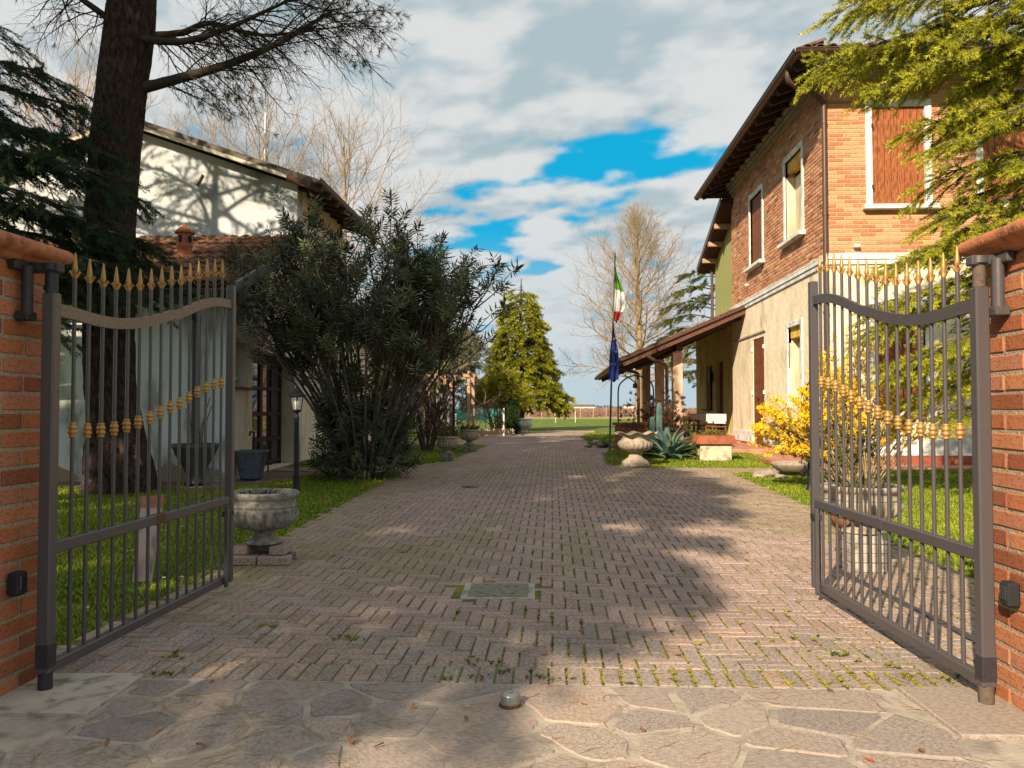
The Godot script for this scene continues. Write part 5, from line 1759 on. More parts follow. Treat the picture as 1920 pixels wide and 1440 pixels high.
	var ol := leaf_tuft(16, 0.085, 0.022, 0.20, 1.0)
	t = thing("olive_tree", "grey green olive tree behind the oleander, above the pergola", "tree", on(-4.0, -25.5))
	b = MB.new()
	b.tube(curve([V(0, -0.1, 0), V(0.1, 0.6, 0), V(-0.1, 1.3, 0), V(0.2, 2.2, 0)], 4), taper(13, 0.16, 0.05), 8, false, 0.15, nz)
	for k in 9: grow(b, V(0, 1.0 + k * 0.12, 0), V(cos(k * 2.4), 0.8, sin(k * 2.4)).normalized(), rnd(1.2, 2.0), 0.04, 0, [6, 4], 0.2, 0.15, ends)
	put(t, "trunk", b.mesh(), M.bark_grey)
	blob_leaves(t, "crown", ol, 5200, [[0.1, 2.6, 0, 1.25], [-1.3, 2.4, 0.2, 1.0], [1.1, 2.4, 0.1, 0.95], [-0.4, 3.4, 0, 0.95], [0.7, 1.75, 0.3, 0.7], [-0.9, 1.6, 0.4, 0.75], [1.2, 2.9, -0.3, 0.5]], Color(0.085, 0.095, 0.04), Color(0.25, 0.25, 0.12), M.needles)
	t = thing("olive_tree", "pale olive tree at the back of the yard, behind the parked car", "tree", on(-5.6, -27.0))
	b = MB.new()
	for k in 9: grow(b, V(0, 0.2 + k * 0.14, 0), V(cos(k * 2.4), 0.9, sin(k * 2.4)).normalized(), rnd(1.2, 2.0), 0.05, 0, [6, 4], 0.2, 0.15, ends)
	put(t, "trunk", b.mesh(), M.bark_grey)
	blob_leaves(t, "crown", ol, 4200, [[0.1, 2.0, 0, 1.2], [-1.2, 1.8, 0.2, 1.0], [1.2, 1.9, 0.1, 1.0], [0.2, 3.0, 0, 0.9]], Color(0.12, 0.12, 0.05), Color(0.30, 0.28, 0.13), M.needles)
	t = thing("weeping_shrub", "yellow green shrub with many thin stems beside the picket fence", "shrub", on(-1.85, -27.5))
	b = MB.new()
	for k in 13: grow(b, V(cos(k * 2.4) * 0.12, -0.05, sin(k * 2.4) * 0.12), V(cos(k * 2.4) * 0.25, 1, sin(k * 2.4) * 0.25).normalized(), rnd(1.0, 1.5), 0.035, 1, [0, 6, 3], -0.2, 0.12, ends)
	put(t, "stems", b.mesh(), M.bark_pale)
	blob_leaves(t, "crown", ol, 2600, [[0.1, 1.45, 0, 0.62], [-0.6, 1.35, 0.1, 0.5], [0.6, 1.25, 0, 0.5], [-0.95, 1.0, 0, 0.35], [0.35, 1.8, 0, 0.4]], Color(0.18, 0.19, 0.02), Color(0.48, 0.44, 0.04), M.needles, 0.8)
	t = thing("cypress_tree", "small dark columnar cypress between the yellow shrub and the spruce", "tree", on(-1.28, -27.0))
	var lumps := []
	for k in 7: lumps.push_back([0.0, 0.12 + 0.17 * k, 0.0, 0.24 - 0.02 * k])
	b = MB.new()
	b.bar(V(0, -0.05, 0), V(0, 1.1, 0), 0.03)
	put(t, "trunk", b.mesh(), M.bark_grey)
	blob_leaves(t, "crown", sp, 1300, lumps, Color(0.02, 0.04, 0.015), Color(0.06, 0.10, 0.02), M.needles)
	t = thing("leafless_shrub", "many stemmed leafless shrub on the grass left of the urns", "shrub", on(-2.53, -16.6))
	b = MB.new()
	for k in 17: grow(b, V(cos(k * 2.4) * 0.08, -0.03, sin(k * 2.4) * 0.08), V(cos(k * 2.4) * 0.30, 1, sin(k * 2.4) * 0.25).normalized(), rnd(1.1, 1.75), 0.022, 0, [7, 4, 2], 0.02, 0.09, ends)
	put(t, "stems", b.mesh(), M.bark_grey)
	blob_leaves(t, "leaves", ol, 260, [[0.0, 1.2, 0, 0.75], [0.3, 0.7, 0, 0.45]], Color(0.06, 0.06, 0.02), Color(0.18, 0.14, 0.05), M.needles, 0.55)

func build_oleander() -> void:
	var at := on(-2.55, -11.2)
	var t := thing("oleander_bush", "huge dark green oleander bush with many bare stems, beside the left lamp post", "shrub", at)
	var b := MB.new()
	var xs := []
	var cs := PackedColorArray()
	var seed_xs := []
	for k in 58:
		var a := k * 2.39996 + rnd(-0.2, 0.2)
		var lean := (0.04 + 0.74 * sqrt((k + 0.5) / 58.0))
		var ln := rnd(2.6, 3.12) * (1.0 - 0.04 * lean)
		var low := k % 4 == 3
		if low: ln *= rnd(0.26, 0.5)
		if cos(a) > 0.0 and low: ln *= 0.75
		var e := V(cos(a) * sin(lean) * ln * (0.86 if cos(a) > 0.0 else 0.95), cos(lean) * ln + 0.25, sin(a) * sin(lean) * ln * 0.62)
		if e.x > 0: e.y -= 0.10 * e.x
		var s := V(cos(a) * 0.22, -0.05, sin(a) * 0.2)
		var c := curve([s, s.lerp(e, 0.35) + V(0, 0.10, 0), s.lerp(e, 0.7) + V(cos(a) * 0.06, 0.05, 0), e], 5)
		b.tube(c, taper(c.size(), rnd(0.020, 0.034), 0.007), 6, false)
		for q in (4 if low else 11):
			var f := (0.32 if low else rnd(0.40, 0.62)) + 0.5 * rng.randf()
			f = minf(f, 0.98) * (c.size() - 1)
			var i := mini(int(f), c.size() - 2)
			var d := ((c[i + 1] - c[i]).normalized() + V(rnd(-0.95, 0.95), rnd(-0.35, 0.65), rnd(-0.95, 0.95))).normalized()
			var bl := rnd(0.3, 0.85) * (0.6 if low else 1.0)
			var m := c[i] + d * bl * 0.5
			var e2 := m + (d + V(0, 0.35, 0)).normalized() * bl * 0.5
			b.tube(PackedVector3Array([c[i], m, e2]), PackedFloat32Array([0.011, 0.007, 0.004]), 4, false)
			for w in 4:
				var p := m.lerp(e2, rng.randf()) if w else e2
				var dd := (d + V(rnd(-0.9, 0.9), rnd(-0.15, 0.9), rnd(-0.9, 0.9))).normalized()
				xs.push_back(aim(p, dd, rnd(0, 6), rnd(0.75, 1.2)))
				var g := rng.randf()
				var col := Color(0.05, 0.066, 0.034).lerp(Color(0.20, 0.215, 0.11), g * g)
				if rng.randf() < 0.05: col = Color(0.11, 0.065, 0.03)
				cs.push_back(col)
				if w == 0 and rng.randf() < 0.5: seed_xs.push_back(aim(p + dd * 0.12, dd, rnd(0, 6), rnd(0.6, 1.2)))
	# skirt of shoots round the foot
	for k in 270:
		var a := rnd(0, TAU)
		var q := sqrt(rng.randf()) * 0.74
		var y := rnd(0.02, 1.0) * (1.15 - 0.5 * q)
		xs.push_back(aim(V(cos(a) * q * 0.85 + 0.0, y, sin(a) * q * 0.8), V(cos(a) * 0.8, rnd(0.0, 1.0), sin(a) * 0.8).normalized(), rnd(0, 6), rnd(0.7, 1.15)))
		cs.push_back(Color(0.024, 0.034, 0.018).lerp(Color(0.08, 0.10, 0.045), rng.randf()))
	put(t, "stems", b.mesh(), M.bark_grey)
	many(t, "leaves", leaf_tuft(13, 0.135, 0.025, 0.17, 1.9), M.oleander, xs, cs)
	many(t, "seed_heads", leaf_tuft(9, 0.06, 0.016, 0.03, 1.5), M.dry, seed_xs)

# ---------------------------------------------------------------- garden furniture
func lantern(t: Node3D, at: Vector3, s := 1.0) -> void:
	# six-sided garden lantern: base cup, glazed tapering cage, roof and finial
	var b := MB.new()
	b.lathe([Vector2(0.018, -0.06), Vector2(0.022, -0.03), Vector2(0.05 * s, -0.012), Vector2(0.058 * s, 0.0), Vector2(0.05 * s, 0.008), Vector2(0.0, 0.01)], 12, at)
	var lo := 0.052 * s
	var hi := 0.083 * s
	var hh := 0.165 * s
	for k in 6:
		var a := TAU * k / 6 + 0.26
		b.bar(at + V(cos(a) * lo, 0.0, sin(a) * lo), at + V(cos(a) * hi, hh, sin(a) * hi), 0.0055, 5)
	b.lathe([Vector2(hi + 0.002, hh - 0.008), Vector2(hi + 0.006, hh), Vector2(hi, hh + 0.006)], 6, at)
	put(t, "lantern_cage", b.mesh(), M.lamp)
	for k in 6:
		var a0 := TAU * k / 6 + 0.26
		var a1 := TAU * (k + 1) / 6 + 0.26
		b = MB.new()
		b.quad(at + V(cos(a0) * lo, 0.004, sin(a0) * lo), at + V(cos(a0) * hi, hh - 0.004, sin(a0) * hi), at + V(cos(a1) * hi, hh - 0.004, sin(a1) * hi), at + V(cos(a1) * lo, 0.004, sin(a1) * lo))
		put(t, "pane", b.mesh(), M.pane)
	b = MB.new()
	b.lathe([Vector2(0.11 * s, hh), Vector2(0.112 * s, hh + 0.006), Vector2(0.075 * s, hh + 0.036), Vector2(0.045 * s, hh + 0.055), Vector2(0.032 * s, hh + 0.085), Vector2(0.02 * s, hh + 0.10), Vector2(0.0, hh + 0.105)], 12, at)
	b.lathe([Vector2(0.006, hh + 0.10), Vector2(0.013, hh + 0.112), Vector2(0.006, hh + 0.124), Vector2(0.0, hh + 0.14)], 8, at)
	put(t, "lantern_roof", b.mesh(), M.lamp)
	b = MB.new()
	b.lathe([Vector2(0.0, 0.012), Vector2(0.02, 0.014), Vector2(0.02, 0.05), Vector2(0.034, 0.075), Vector2(0.03, 0.105), Vector2(0.0, 0.12)], 10, at)
	put(t, "bulb", b.mesh(), M.bulb)

func lamp_post(label: String, at: Vector3, h: float) -> Node3D:
	var t := thing("lamp_post", label, "lamp post", at, 0.0, "black garden lamp posts")
	var b := MB.new()
	var top := h - 0.31
	b.lathe([Vector2(0.055, -0.02), Vector2(0.055, 0.02), Vector2(0.042, 0.035), Vector2(0.034, 0.06), Vector2(0.036, 0.10), Vector2(0.034, 0.17), Vector2(0.038, 0.18), Vector2(0.030, 0.20), Vector2(0.028, top - 0.06), Vector2(0.034, top - 0.05), Vector2(0.026, top - 0.03), Vector2(0.02, top)], 14, Vector3.ZERO)
	put(t, "post", b.mesh(), M.lamp)
	lantern(t, V(0, top + 0.05, 0))
	return t

func urn(called: String, label: String, at: Vector3, r: float, h: float, m: Material, group := "", soil := true) -> Node3D:
	# bowl with rolled rim and gadroons on a waisted foot
	var t := thing(called, label, "urn", at, rnd(0, 6), group)
	var b := MB.new()
	var f := h * 0.26
	b.lathe([Vector2(r * 0.0, 0.0), Vector2(r * 0.50, 0.0), Vector2(r * 0.52, f * 0.14), Vector2(r * 0.47, f * 0.26), Vector2(r * 0.33, f * 0.5), Vector2(r * 0.27, f * 0.75), Vector2(r * 0.31, f * 0.92), Vector2(r * 0.30, f)], 36, Vector3.ZERO)
	put(t, "foot", b.mesh(), m)
	b = MB.new()
	var g := h - f
	b.lathe([Vector2(r * 0.28, f - 0.004), Vector2(r * 0.62, f + g * 0.06), Vector2(r * 0.80, f + g * 0.16), Vector2(r * 0.91, f + g * 0.32), Vector2(r * 0.94, f + g * 0.48), Vector2(r * 0.91, f + g * 0.60)], 120, Vector3.ZERO, 0.13, 20, 0.0, f + g * 0.5)
	b.lathe([Vector2(r * 0.90, f + g * 0.60), Vector2(r * 0.94, f + g * 0.63), Vector2(r * 0.90, f + g * 0.68), Vector2(r * 0.89, f + g * 0.78), Vector2(r * 0.92, f + g * 0.82), Vector2(r * 0.97, f + g * 0.85), Vector2(r * 1.0, f + g * 0.92), Vector2(r * 0.985, f + g * 0.98), Vector2(r * 0.94, h), Vector2(r * 0.86, h - 0.006), Vector2(r * 0.82, h - g * 0.14), Vector2(r * 0.74, h - g * 0.22)], 56, Vector3.ZERO)
	put(t, "bowl", b.mesh(), m)
	if soil:
		b = MB.new()
		b.lathe([Vector2(r * 0.79, h - g * 0.17), Vector2(r * 0.4, h - g * 0.12), Vector2(0.0, h - g * 0.14)], 24, Vector3.ZERO)
		put(t, "soil", b.mesh(), M.soil)
	return t

func stack_brick(label: String, at: Vector3, turn: float, m: Material, s := Vector3(0.21, 0.055, 0.105)) -> void:
	var o := thing("paving_brick", label, "brick", at, turn, "bricks under the stone urns")
	put(o, "body", box_mesh(V(0, s.y * 0.5, 0), s, Basis.IDENTITY, 0.005), m)

func plant(parent: Node3D, mesh: Mesh, n: int, at: Vector3, r: float, h: float, c0: Color, c1: Color, sc: float) -> void:
	var xs := []
	var cs := PackedColorArray()
	for k in n:
		var a := rnd(0, TAU)
		var q := sqrt(rng.randf()) * r
		xs.push_back(aim(at + V(cos(a) * q, rng.randf() * h, sin(a) * q), V(cos(a) * 0.6, rnd(0.3, 1.2), sin(a) * 0.6).normalized(), rnd(0, 6), sc * rnd(0.7, 1.3)))
		cs.push_back(c0.lerp(c1, rng.randf()))
	many(parent, "plants", mesh, M.needles, xs, cs)

func agave_leaf(b: MB, az: float, el: float, ln: float, w: float, curl: float) -> void:
	var rows := []
	var p := Vector3.ZERO
	var e := el
	var side := V(-sin(az), 0, cos(az))
	for i in 11:
		var t := i / 10.0
		var d := V(cos(az) * cos(e), sin(e), sin(az) * cos(e))
		var up := side.cross(d).normalized()
		if up.y < 0: up = -up
		var ww := w * (0.55 + 0.9 * t) * (1.0 - pow(t, 3.0)) * 0.72
		var th := 0.022 * (1.0 - t) + 0.002
		var row := PackedVector3Array()
		for j in 9:
			var a := TAU * (j % 8) / 8
			var x := cos(a) * ww * 0.5
			row.push_back(p + side * x + up * (sin(a) * th + 0.30 * absf(x)))
		rows.push_back(row)
		p += d * ln / 10.0
		e -= curl / 10.0 * (0.4 + 1.2 * t)
	b.grid(rows, true)

func build_garden() -> void:
	var tuft := leaf_tuft(10, 0.05, 0.018, 0.06, 1.1)
	# --- left
	var lp := lamp_post("black lamp post on the left lawn, in front of the oleander and glazed door", on(-3.02, -9.6), 1.22)
	lamp_post("black lamp post on the far left grass, half hidden at the oleander's right edge", on(-2.78, -15.5), 1.16)
	lamp_post("black lamp post behind the right gate leaf, beside the yellow forsythia", on(3.08, -10.0), 1.27)
	lamp_post("black lamp post behind the agave, in front of the porch columns", on(2.28, -19.0), 1.13)
	var t := thing("double_lamp_post", "tall black lamp post with two lanterns behind the far left urns", "lamp post", on(-2.03, -16.9))
	var b := MB.new()
	b.lathe([Vector2(0.05, -0.02), Vector2(0.045, 0.05), Vector2(0.03, 0.12), Vector2(0.026, 1.32), Vector2(0.034, 1.34), Vector2(0.02, 1.38), Vector2(0.0, 1.5)], 12, Vector3.ZERO)
	put(t, "post", b.mesh(), M.lamp)
	for s in [-1, 1]:
		pipe(t, "arm", [V(0, 1.30, 0), V(0.05 * s, 1.27, 0), V(0.09 * s, 1.30, 0), V(0.10 * s, 1.36, 0)], 0.010, M.lamp)
		lantern(t, V(0.10 * s, 1.43, 0), 0.85)
	var u := urn("stone_urn", "weathered grey stone urn on bricks, at the free end of the left gate leaf", on(-1.99, -5.62, 0.115), 0.235, 0.36, M.urn)
	plant(u, tuft, 26, V(0, 0.30, 0), 0.15, 0.02, Color(0.06, 0.045, 0.02), Color(0.10, 0.09, 0.04), 0.6)
	for q in [[-0.10, 0.0, 0.14, 0.05, "lower front left"], [0.12, 0.0, 0.13, 0.03, "lower front right"], [-0.11, 0.0, -0.10, 0.1, "lower rear left"], [0.12, 0.0, -0.09, -0.06, "lower rear right"], [-0.12, 0.057, 0.02, 1.5, "upper left"], [0.13, 0.057, 0.03, 1.62, "upper right"], [0.03, 0.057, -0.06, 0.02, "upper middle"]]:
		stack_brick("grey pink paving brick under the left stone urn, %s of its stack" % q[4], on(-1.99 + q[0], -5.62 + q[2], q[1]), q[3], M.paver2)
	u = urn("stone_urn", "weathered pale stone urn on a brick pedestal, seen through the right gate leaf", on(2.02, -5.5, 0.24), 0.26, 0.31, M.urn_pale)
	for k in 8:
		var lv := k / 2
		stack_brick("pale paving brick of the pedestal under the right urn, %s %s" % [["bottom row", "second row", "third row", "top row"][lv], ["front", "rear"][k % 2]], on(2.02 + (0.0 if lv % 2 == 0 else (0.058 if k % 2 else -0.058)), -5.5 + ((0.058 if k % 2 else -0.058) * -1.0 if lv % 2 == 0 else 0.0), 0.06 * lv), 0.0 if lv % 2 == 0 else PI / 2, M.slab, V(0.23, 0.058, 0.112))
	plant(u, tuft, 40, V(0, 0.26, 0), 0.17, 0.05, Color(0.09, 0.10, 0.03), Color(0.24, 0.17, 0.10), 0.7)
	var tp := thing("terracotta_saucer", "shallow terracotta bowl of plants on the grass behind the right stone urn", "planter", on(2.55, -7.2))
	b = MB.new()
	b.lathe([Vector2(0.0, 0.0), Vector2(0.13, 0.0), Vector2(0.17, 0.09), Vector2(0.185, 0.10), Vector2(0.185, 0.12), Vector2(0.165, 0.12), Vector2(0.15, 0.08), Vector2(0.0, 0.09)], 24, Vector3.ZERO)
	put(tp, "bowl", b.mesh(), M.terracotta)
	plant(tp, tuft, 50, V(0, 0.11, 0), 0.14, 0.10, Color(0.08, 0.10, 0.03), Color(0.24, 0.12, 0.07), 0.8)
	u = urn("stone_urn", "pale stone urn with plants on a dark block, nearest on the far left grass", on(-1.82, -14.25, 0.12), 0.19, 0.30, M.urn_pale)
	plant(u, tuft, 70, V(0, 0.27, 0), 0.15, 0.15, Color(0.05, 0.07, 0.02), Color(0.20, 0.14, 0.06), 0.9)
	var blk := thing("stone_block", "dark square stone block under the nearest urn on the far left grass", "block", on(-1.82, -14.25))
	put(blk, "body", box_mesh(V(0, 0.06, 0), V(0.21, 0.12, 0.21), Basis.IDENTITY, 0.008), M.urn)
	u = urn("stone_urn", "pale stone urn on two dark blocks, behind the nearest urn on the far left grass", on(-1.66, -16.5, 0.14), 0.20, 0.30, M.urn_pale)
	plant(u, tuft, 50, V(0, 0.27, 0), 0.16, 0.06, Color(0.05, 0.07, 0.02), Color(0.16, 0.12, 0.06), 0.9)
	for s in [-1, 1]:
		var o := thing("stone_block", "%s dark block under the second urn on the far left grass" % ("left" if s < 0 else "right"), "block", on(-1.66 + 0.075 * s, -16.5))
		put(o, "body", box_mesh(V(0, 0.07, 0), V(0.11, 0.14, 0.2), Basis.IDENTITY, 0.008), M.urn)
	urn("stone_urn", "small square shouldered stone urn at the end of the picket fence", on(-1.37, -27.6, 0.0), 0.20, 0.32, M.urn_pale)
	urn("stone_urn", "white stone urn under the spruce at the end of the drive", on(-1.0, -29.8, 0.0), 0.29, 0.49, M.white_paint)
	# --- right: scalloped urn
	t = thing("scalloped_urn", "large pale stone urn with a wavy rim beside the agave", "urn", on(1.33, -13.25))
	t.scale = V(1.14, 0.92, 1.14)
	b = MB.new()
	b.box(V(0, 0.03, 0), V(0.36, 0.07, 0.36), Basis.IDENTITY, 0.01)
	b.lathe([Vector2(0.185, 0.06), Vector2(0.18, 0.085), Vector2(0.10, 0.15), Vector2(0.085, 0.22), Vector2(0.10, 0.235), Vector2(0.10, 0.25)], 36, Vector3.ZERO)
	put(t, "foot", b.mesh(), M.urn_pale)
	b = MB.new()
	b.lathe([Vector2(0.09, 0.245), Vector2(0.19, 0.28), Vector2(0.235, 0.34), Vector2(0.245, 0.39), Vector2(0.235, 0.42)], 96, Vector3.ZERO, 0.07, 22, 0.0, 0.41)
	var rows := []
	for q in [[0.235, 0.42, 0.0], [0.20, 0.46, 0.0], [0.20, 0.50, 0.15], [0.24, 0.545, 0.6], [0.30, 0.565, 1.0], [0.305, 0.58, 1.0], [0.24, 0.56, 0.6], [0.18, 0.53, 0.1], [0.0, 0.52, 0.0]]:
		var row := PackedVector3Array()
		for j in 97:
			var a := TAU * (j % 96) / 96
			row.push_back(V(cos(a) * q[0] * (1.0 + 0.03 * q[2] * cos(a * 8)), q[1] + 0.024 * q[2] * cos(a * 8.0), sin(a) * q[0]))
		rows.push_back(row)
	b.grid(rows, true, true)
	put(t, "bowl", b.mesh(), M.urn_pale)
	# --- agave and companions
	t = thing("agave_plant", "big blue green agave beside the scalloped stone urn", "plant", on(2.08, -14.75))
	for k in 34:
		b = MB.new()
		var ring := k / 34.0
		agave_leaf(b, k * 2.39996, lerpf(1.35, 0.22, ring) + rnd(-0.08, 0.08), rnd(0.50, 0.74) * (0.9 + 0.2 * ring), rnd(0.15, 0.21), rnd(0.3, 0.75) + 0.3 * ring)
		put(t, "leaf", b.mesh(), M.agave if k % 3 else M.agave_pale)
	t = thing("column_cactus", "tall narrow blue green cactus columns rising behind the agave", "plant", on(1.98, -15.3))
	for q in [[0.0, 1.02, 0.055], [-0.13, 0.75, 0.05], [0.14, 0.55, 0.05]]:
		b = MB.new()
		b.lathe([Vector2(q[2] * 0.8, -0.02), Vector2(q[2], 0.2), Vector2(q[2], q[1] * 0.8), Vector2(q[2] * 0.7, q[1] * 0.95), Vector2(0.0, q[1])], 60, V(q[0], 0, 0), 0.28, 12, 0.0, 2.0)
		put(t, "column", b.mesh(), M.agave)
	t = thing("rose_bush", "thin rose bush with reddish young leaves behind the agave", "shrub", on(2.15, -16.4))
	b = MB.new()
	var ends := []
	for k in 14: grow(b, V(rnd(-0.3, 0.4), -0.02, rnd(-0.2, 0.2)), V(rnd(-0.4, 0.4), 1, rnd(-0.3, 0.3)).normalized(), rnd(0.6, 1.1), 0.009, 1, [0, 6, 3], 0.0, 0.14, ends)
	put(t, "stems", b.mesh(), M.bark_grey)
	var xs := []
	var cs := PackedColorArray()
	for e in ends:
		for k in 2:
			xs.push_back(aim(e[0], (e[1] + V(rnd(-0.8, 0.8), rnd(-0.4, 0.8), rnd(-0.8, 0.8))).normalized(), rnd(0, 6), rnd(0.6, 1.1)))
			cs.push_back(Color(0.14, 0.035, 0.03).lerp(Color(0.06, 0.09, 0.03), rng.randf() * 0.8))
	many(t, "leaves", tuft, M.needles, xs, cs)
	t = thing("low_shrub", "mixed low green plants growing round the foot of the agave", "plants", on(2.3, -15.4))
	blob_leaves(t, "leaves", tuft, 900, [[0.0, 0.15, 0, 0.30], [0.45, 0.2, 0.2, 0.28], [0.7, 0.15, 0.3, 0.22], [-0.5, 0.1, 0.2, 0.2], [0.3, 0.05, 0.75, 0.2]], Color(0.06, 0.09, 0.02), Color(0.22, 0.22, 0.04), M.needles, 1.0)
	t = thing("planter_box", "cream plastered planter box with a terracotta top on the right grass", "planter", on(2.83, -14.55))
	put(t, "body", box_mesh(V(0, 0.13, 0), V(0.54, 0.32, 0.36), Basis.IDENTITY, 0.008), M.cream_stained)
	b = MB.new()
	b.prism(PackedVector2Array([Vector2(-0.34, 0.285), Vector2(0.34, 0.285), Vector2(0.345, 0.32), Vector2(0.30, 0.43), Vector2(-0.30, 0.43), Vector2(-0.345, 0.32)]), V(0, 0, -0.24), V(1, 0, 0), Vector3.UP, V(0, 0, 0.48))
	put(t, "top", b.mesh(), M.terracotta_top)
	plant(t, tuft, 40, V(0, 0.43, 0), 0.22, 0.05, Color(0.06, 0.10, 0.02), Color(0.18, 0.2, 0.04), 0.8)
	# --- well
	t = thing("brick_well", "round red brick well with a curved iron arch behind the scalloped urn", "well", on(1.76, -17.5))
	b = MB.new()
	b.lathe([Vector2(0.42, -0.05), Vector2(0.42, 0.50), Vector2(0.36, 0.50), Vector2(0.36, -0.05)], 40, Vector3.ZERO)
	put(t, "mortar_ring", b.mesh(), M.mortar)
	var wb := MB.new()
	wb.box(Vector3.ZERO, V(0.115, 0.058, 0.10), Basis.IDENTITY, 0.004)
	var wbm := wb.mesh()
	for r in 7:
		for k in 22:
			var a := TAU * (k + 0.5 * (r % 2)) / 22
			put(t, "brick", wbm, M["brick%d" % rng.randi_range(0, 4)], Transform3D(Basis(Vector3.UP, -a + PI / 2), V(cos(a) * 0.385, 0.03 + 0.067 * r, sin(a) * 0.385)))
	wb = MB.new()
	wb.box(Vector3.ZERO, V(0.11, 0.055, 0.16), Basis.IDENTITY, 0.005)
	wbm = wb.mesh()
	for k in 23:
		var a := TAU * k / 23
		put(t, "rim_brick", wbm, M["brick%d" % (rng.randi_range(0, 1) * 3)], Transform3D(Basis(Vector3.UP, -a + PI / 2), V(cos(a) * 0.40, 0.525, sin(a) * 0.40)))
	pipe(t, "iron_arch", [V(-0.36, 0.45, 0), V(-0.36, 0.9, 0), V(-0.35, 1.28, 0), V(-0.27, 1.42, 0), V(-0.10, 1.53, 0), V(0.12, 1.53, 0), V(0.30, 1.44, 0), V(0.38, 1.26, 0), V(0.38, 0.9, 0), V(0.38, 0.45, 0)], 0.016, M.lamp)
	b = MB.new()
	b.bar(V(0, 1.53, 0), V(0, 1.40, 0), 0.008)
	b.lathe([Vector2(0.05, 1.28), Vector2(0.05, 1.36), Vector2(0.01, 1.40)], 12, Vector3.ZERO)
	put(t, "pulley", b.mesh(), M.lamp)
	# --- flag pole with two limp flags
	t = thing("flag_pole", "slim dark flag pole leaning slightly, left of the brick well", "flagpole", on(1.17, -16.85))
	b = MB.new()
	b.tube(PackedVector3Array([V(0, -0.05, 0), V(0.06, 2.0, 0), V(0.125, 3.95, 0)]), PackedFloat32Array([0.022, 0.019, 0.014]), 10)
	b.lathe([Vector2(0.012, 3.94), Vector2(0.022, 3.97), Vector2(0.012, 4.03), Vector2(0.0, 4.10)], 10, V(0.125, 0, 0))
	put(t, "pole", b.mesh(), M.pole)
	var fl := thing("flag", "limp green, white and red flag hanging near the top of the pole", "flag", t.position)
	hang_flag(fl, 3.78, 2.62, 0.118, 0.09, 0.22, [[0.0, "green_band", M.flag_green], [0.40, "white_band", M.flag_white], [0.80, "red_band", M.flag_red]], 0)
	fl = thing("flag", "limp blue flag with yellow stars hanging below the striped flag", "flag", t.position)
	hang_flag(fl, 2.62, 1.42, 0.085, 0.06, 0.21, [[0.0, "cloth", M.flag_blue]], 1)
	# --- heap of stones
	for k in 11:
		var a := rnd(0, TAU)
		var q := sqrt(rng.randf()) * 0.30
		var st := thing("rock", "%s in the small stone heap left of the flag pole" % ["dark rock nearest the pole", "pale rock at the front", "grey rock at the back", "second dark rock from the pole", "pale rock at the left end", "large grey rock in the middle", "dark rock at the rear", "pale rock on the right side", "small grey rock at the front", "dark rock on the left side", "pale rock at the rear"][k], "rock", on(1.02 + cos(a) * q * 1.2, -17.9 + sin(a) * q, 0.03 + 0.10 * maxf(0.0, 1.0 - q / 0.2)), rnd(0, 6), "rocks of the heap")
		put(st, "body", rock(rnd(0.05, 0.09), k), [M.rock_dark, M.urn_pale, M.urn][k % 3])
	# --- broken basin and stones by the right lawn
	t = thing("stone_basin", "broken pale stone basin lying on the grass near the terrace", "basin", on(3.42, -11.85, 0.02), 0.4)
	b = MB.new()
	b.lathe([Vector2(0.0, 0.0), Vector2(0.14, 0.0), Vector2(0.23, 0.05), Vector2(0.30, 0.12), Vector2(0.315, 0.16), Vector2(0.29, 0.165), Vector2(0.20, 0.11), Vector2(0.0, 0.09)], 60, Vector3.ZERO, 0.06, 22, 0.01, 0.14)
	put(t, "bowl", b.mesh(), M.urn_pale)
	put(t, "crack", box_mesh(V(-0.05, 0.09, 0.24), V(0.012, 0.12, 0.16), Basis(Vector3.RIGHT, -0.5)), M.rubber)
	for q in [[3.0, -11.7, 0.15, "largest stone"], [2.88, -11.55, 0.09, "middle stone"], [3.12, -11.4, 0.07, "smallest stone"]]:
		var st := thing("stone", "pale %s on the grass left of the broken basin" % q[3], "stone", on(q[0], q[1], 0.02), 0.5)
		put(st, "body", rock(q[2], int(q[2] * 100)), M.urn_pale, Transform3D(Basis.IDENTITY.scaled(V(1.2, 0.6, 1)), Vector3.ZERO))
	# --- forsythia
	t = thing("forsythia_bush", "yellow flowering forsythia bush behind the right gate leaf", "shrub", on(3.55, -9.9))
	b = MB.new()
	xs = []
	cs = PackedColorArray()
	var lx := []
	var lc := PackedColorArray()
	for k in 104:
		var a := rnd(0, TAU)
		var lean := rnd(0.1, 0.85)
		var ln := rnd(1.1, 1.95)
		if k < 22:
			a = rnd(2.7, 3.7)
			lean = rnd(0.5, 1.05)
			ln = rnd(1.0, 1.5)
		var d := V(cos(a) * sin(lean), cos(lean), sin(a) * sin(lean) * 0.6)
		var s := V(rnd(-0.18, 0.18), -0.02, rnd(-0.15, 0.15))
		var e := s + d * ln - V(0, pow(lean, 2.0) * 0.35 * ln * 0.4, 0)
		var c := curve([s, s + d * ln * 0.5 + V(0, 0.12, 0), e], 8)
		b.tube(c, taper(c.size(), 0.012, 0.003), 4, false)
		var from := 0.45 if k < 22 else rnd(0.35, 0.7)
		for j in (95 if k < 22 else 74):
			var f := rnd(from, 1.0) * (c.size() - 1)
			var i := mini(int(f), c.size() - 2)
			var p := c[i].lerp(c[i + 1], f - i) + V(rng.randfn(), rng.randfn(), rng.randfn()) * 0.024
			xs.push_back(Transform3D(Basis.from_euler(V(rnd(0, 6), rnd(0, 6), rnd(0, 6))).scaled(Vector3.ONE * rnd(0.7, 1.25)), p))
			cs.push_back(Color(0.80, 0.47, 0.006).lerp(Color(0.88, 0.60, 0.02), rng.randf()))
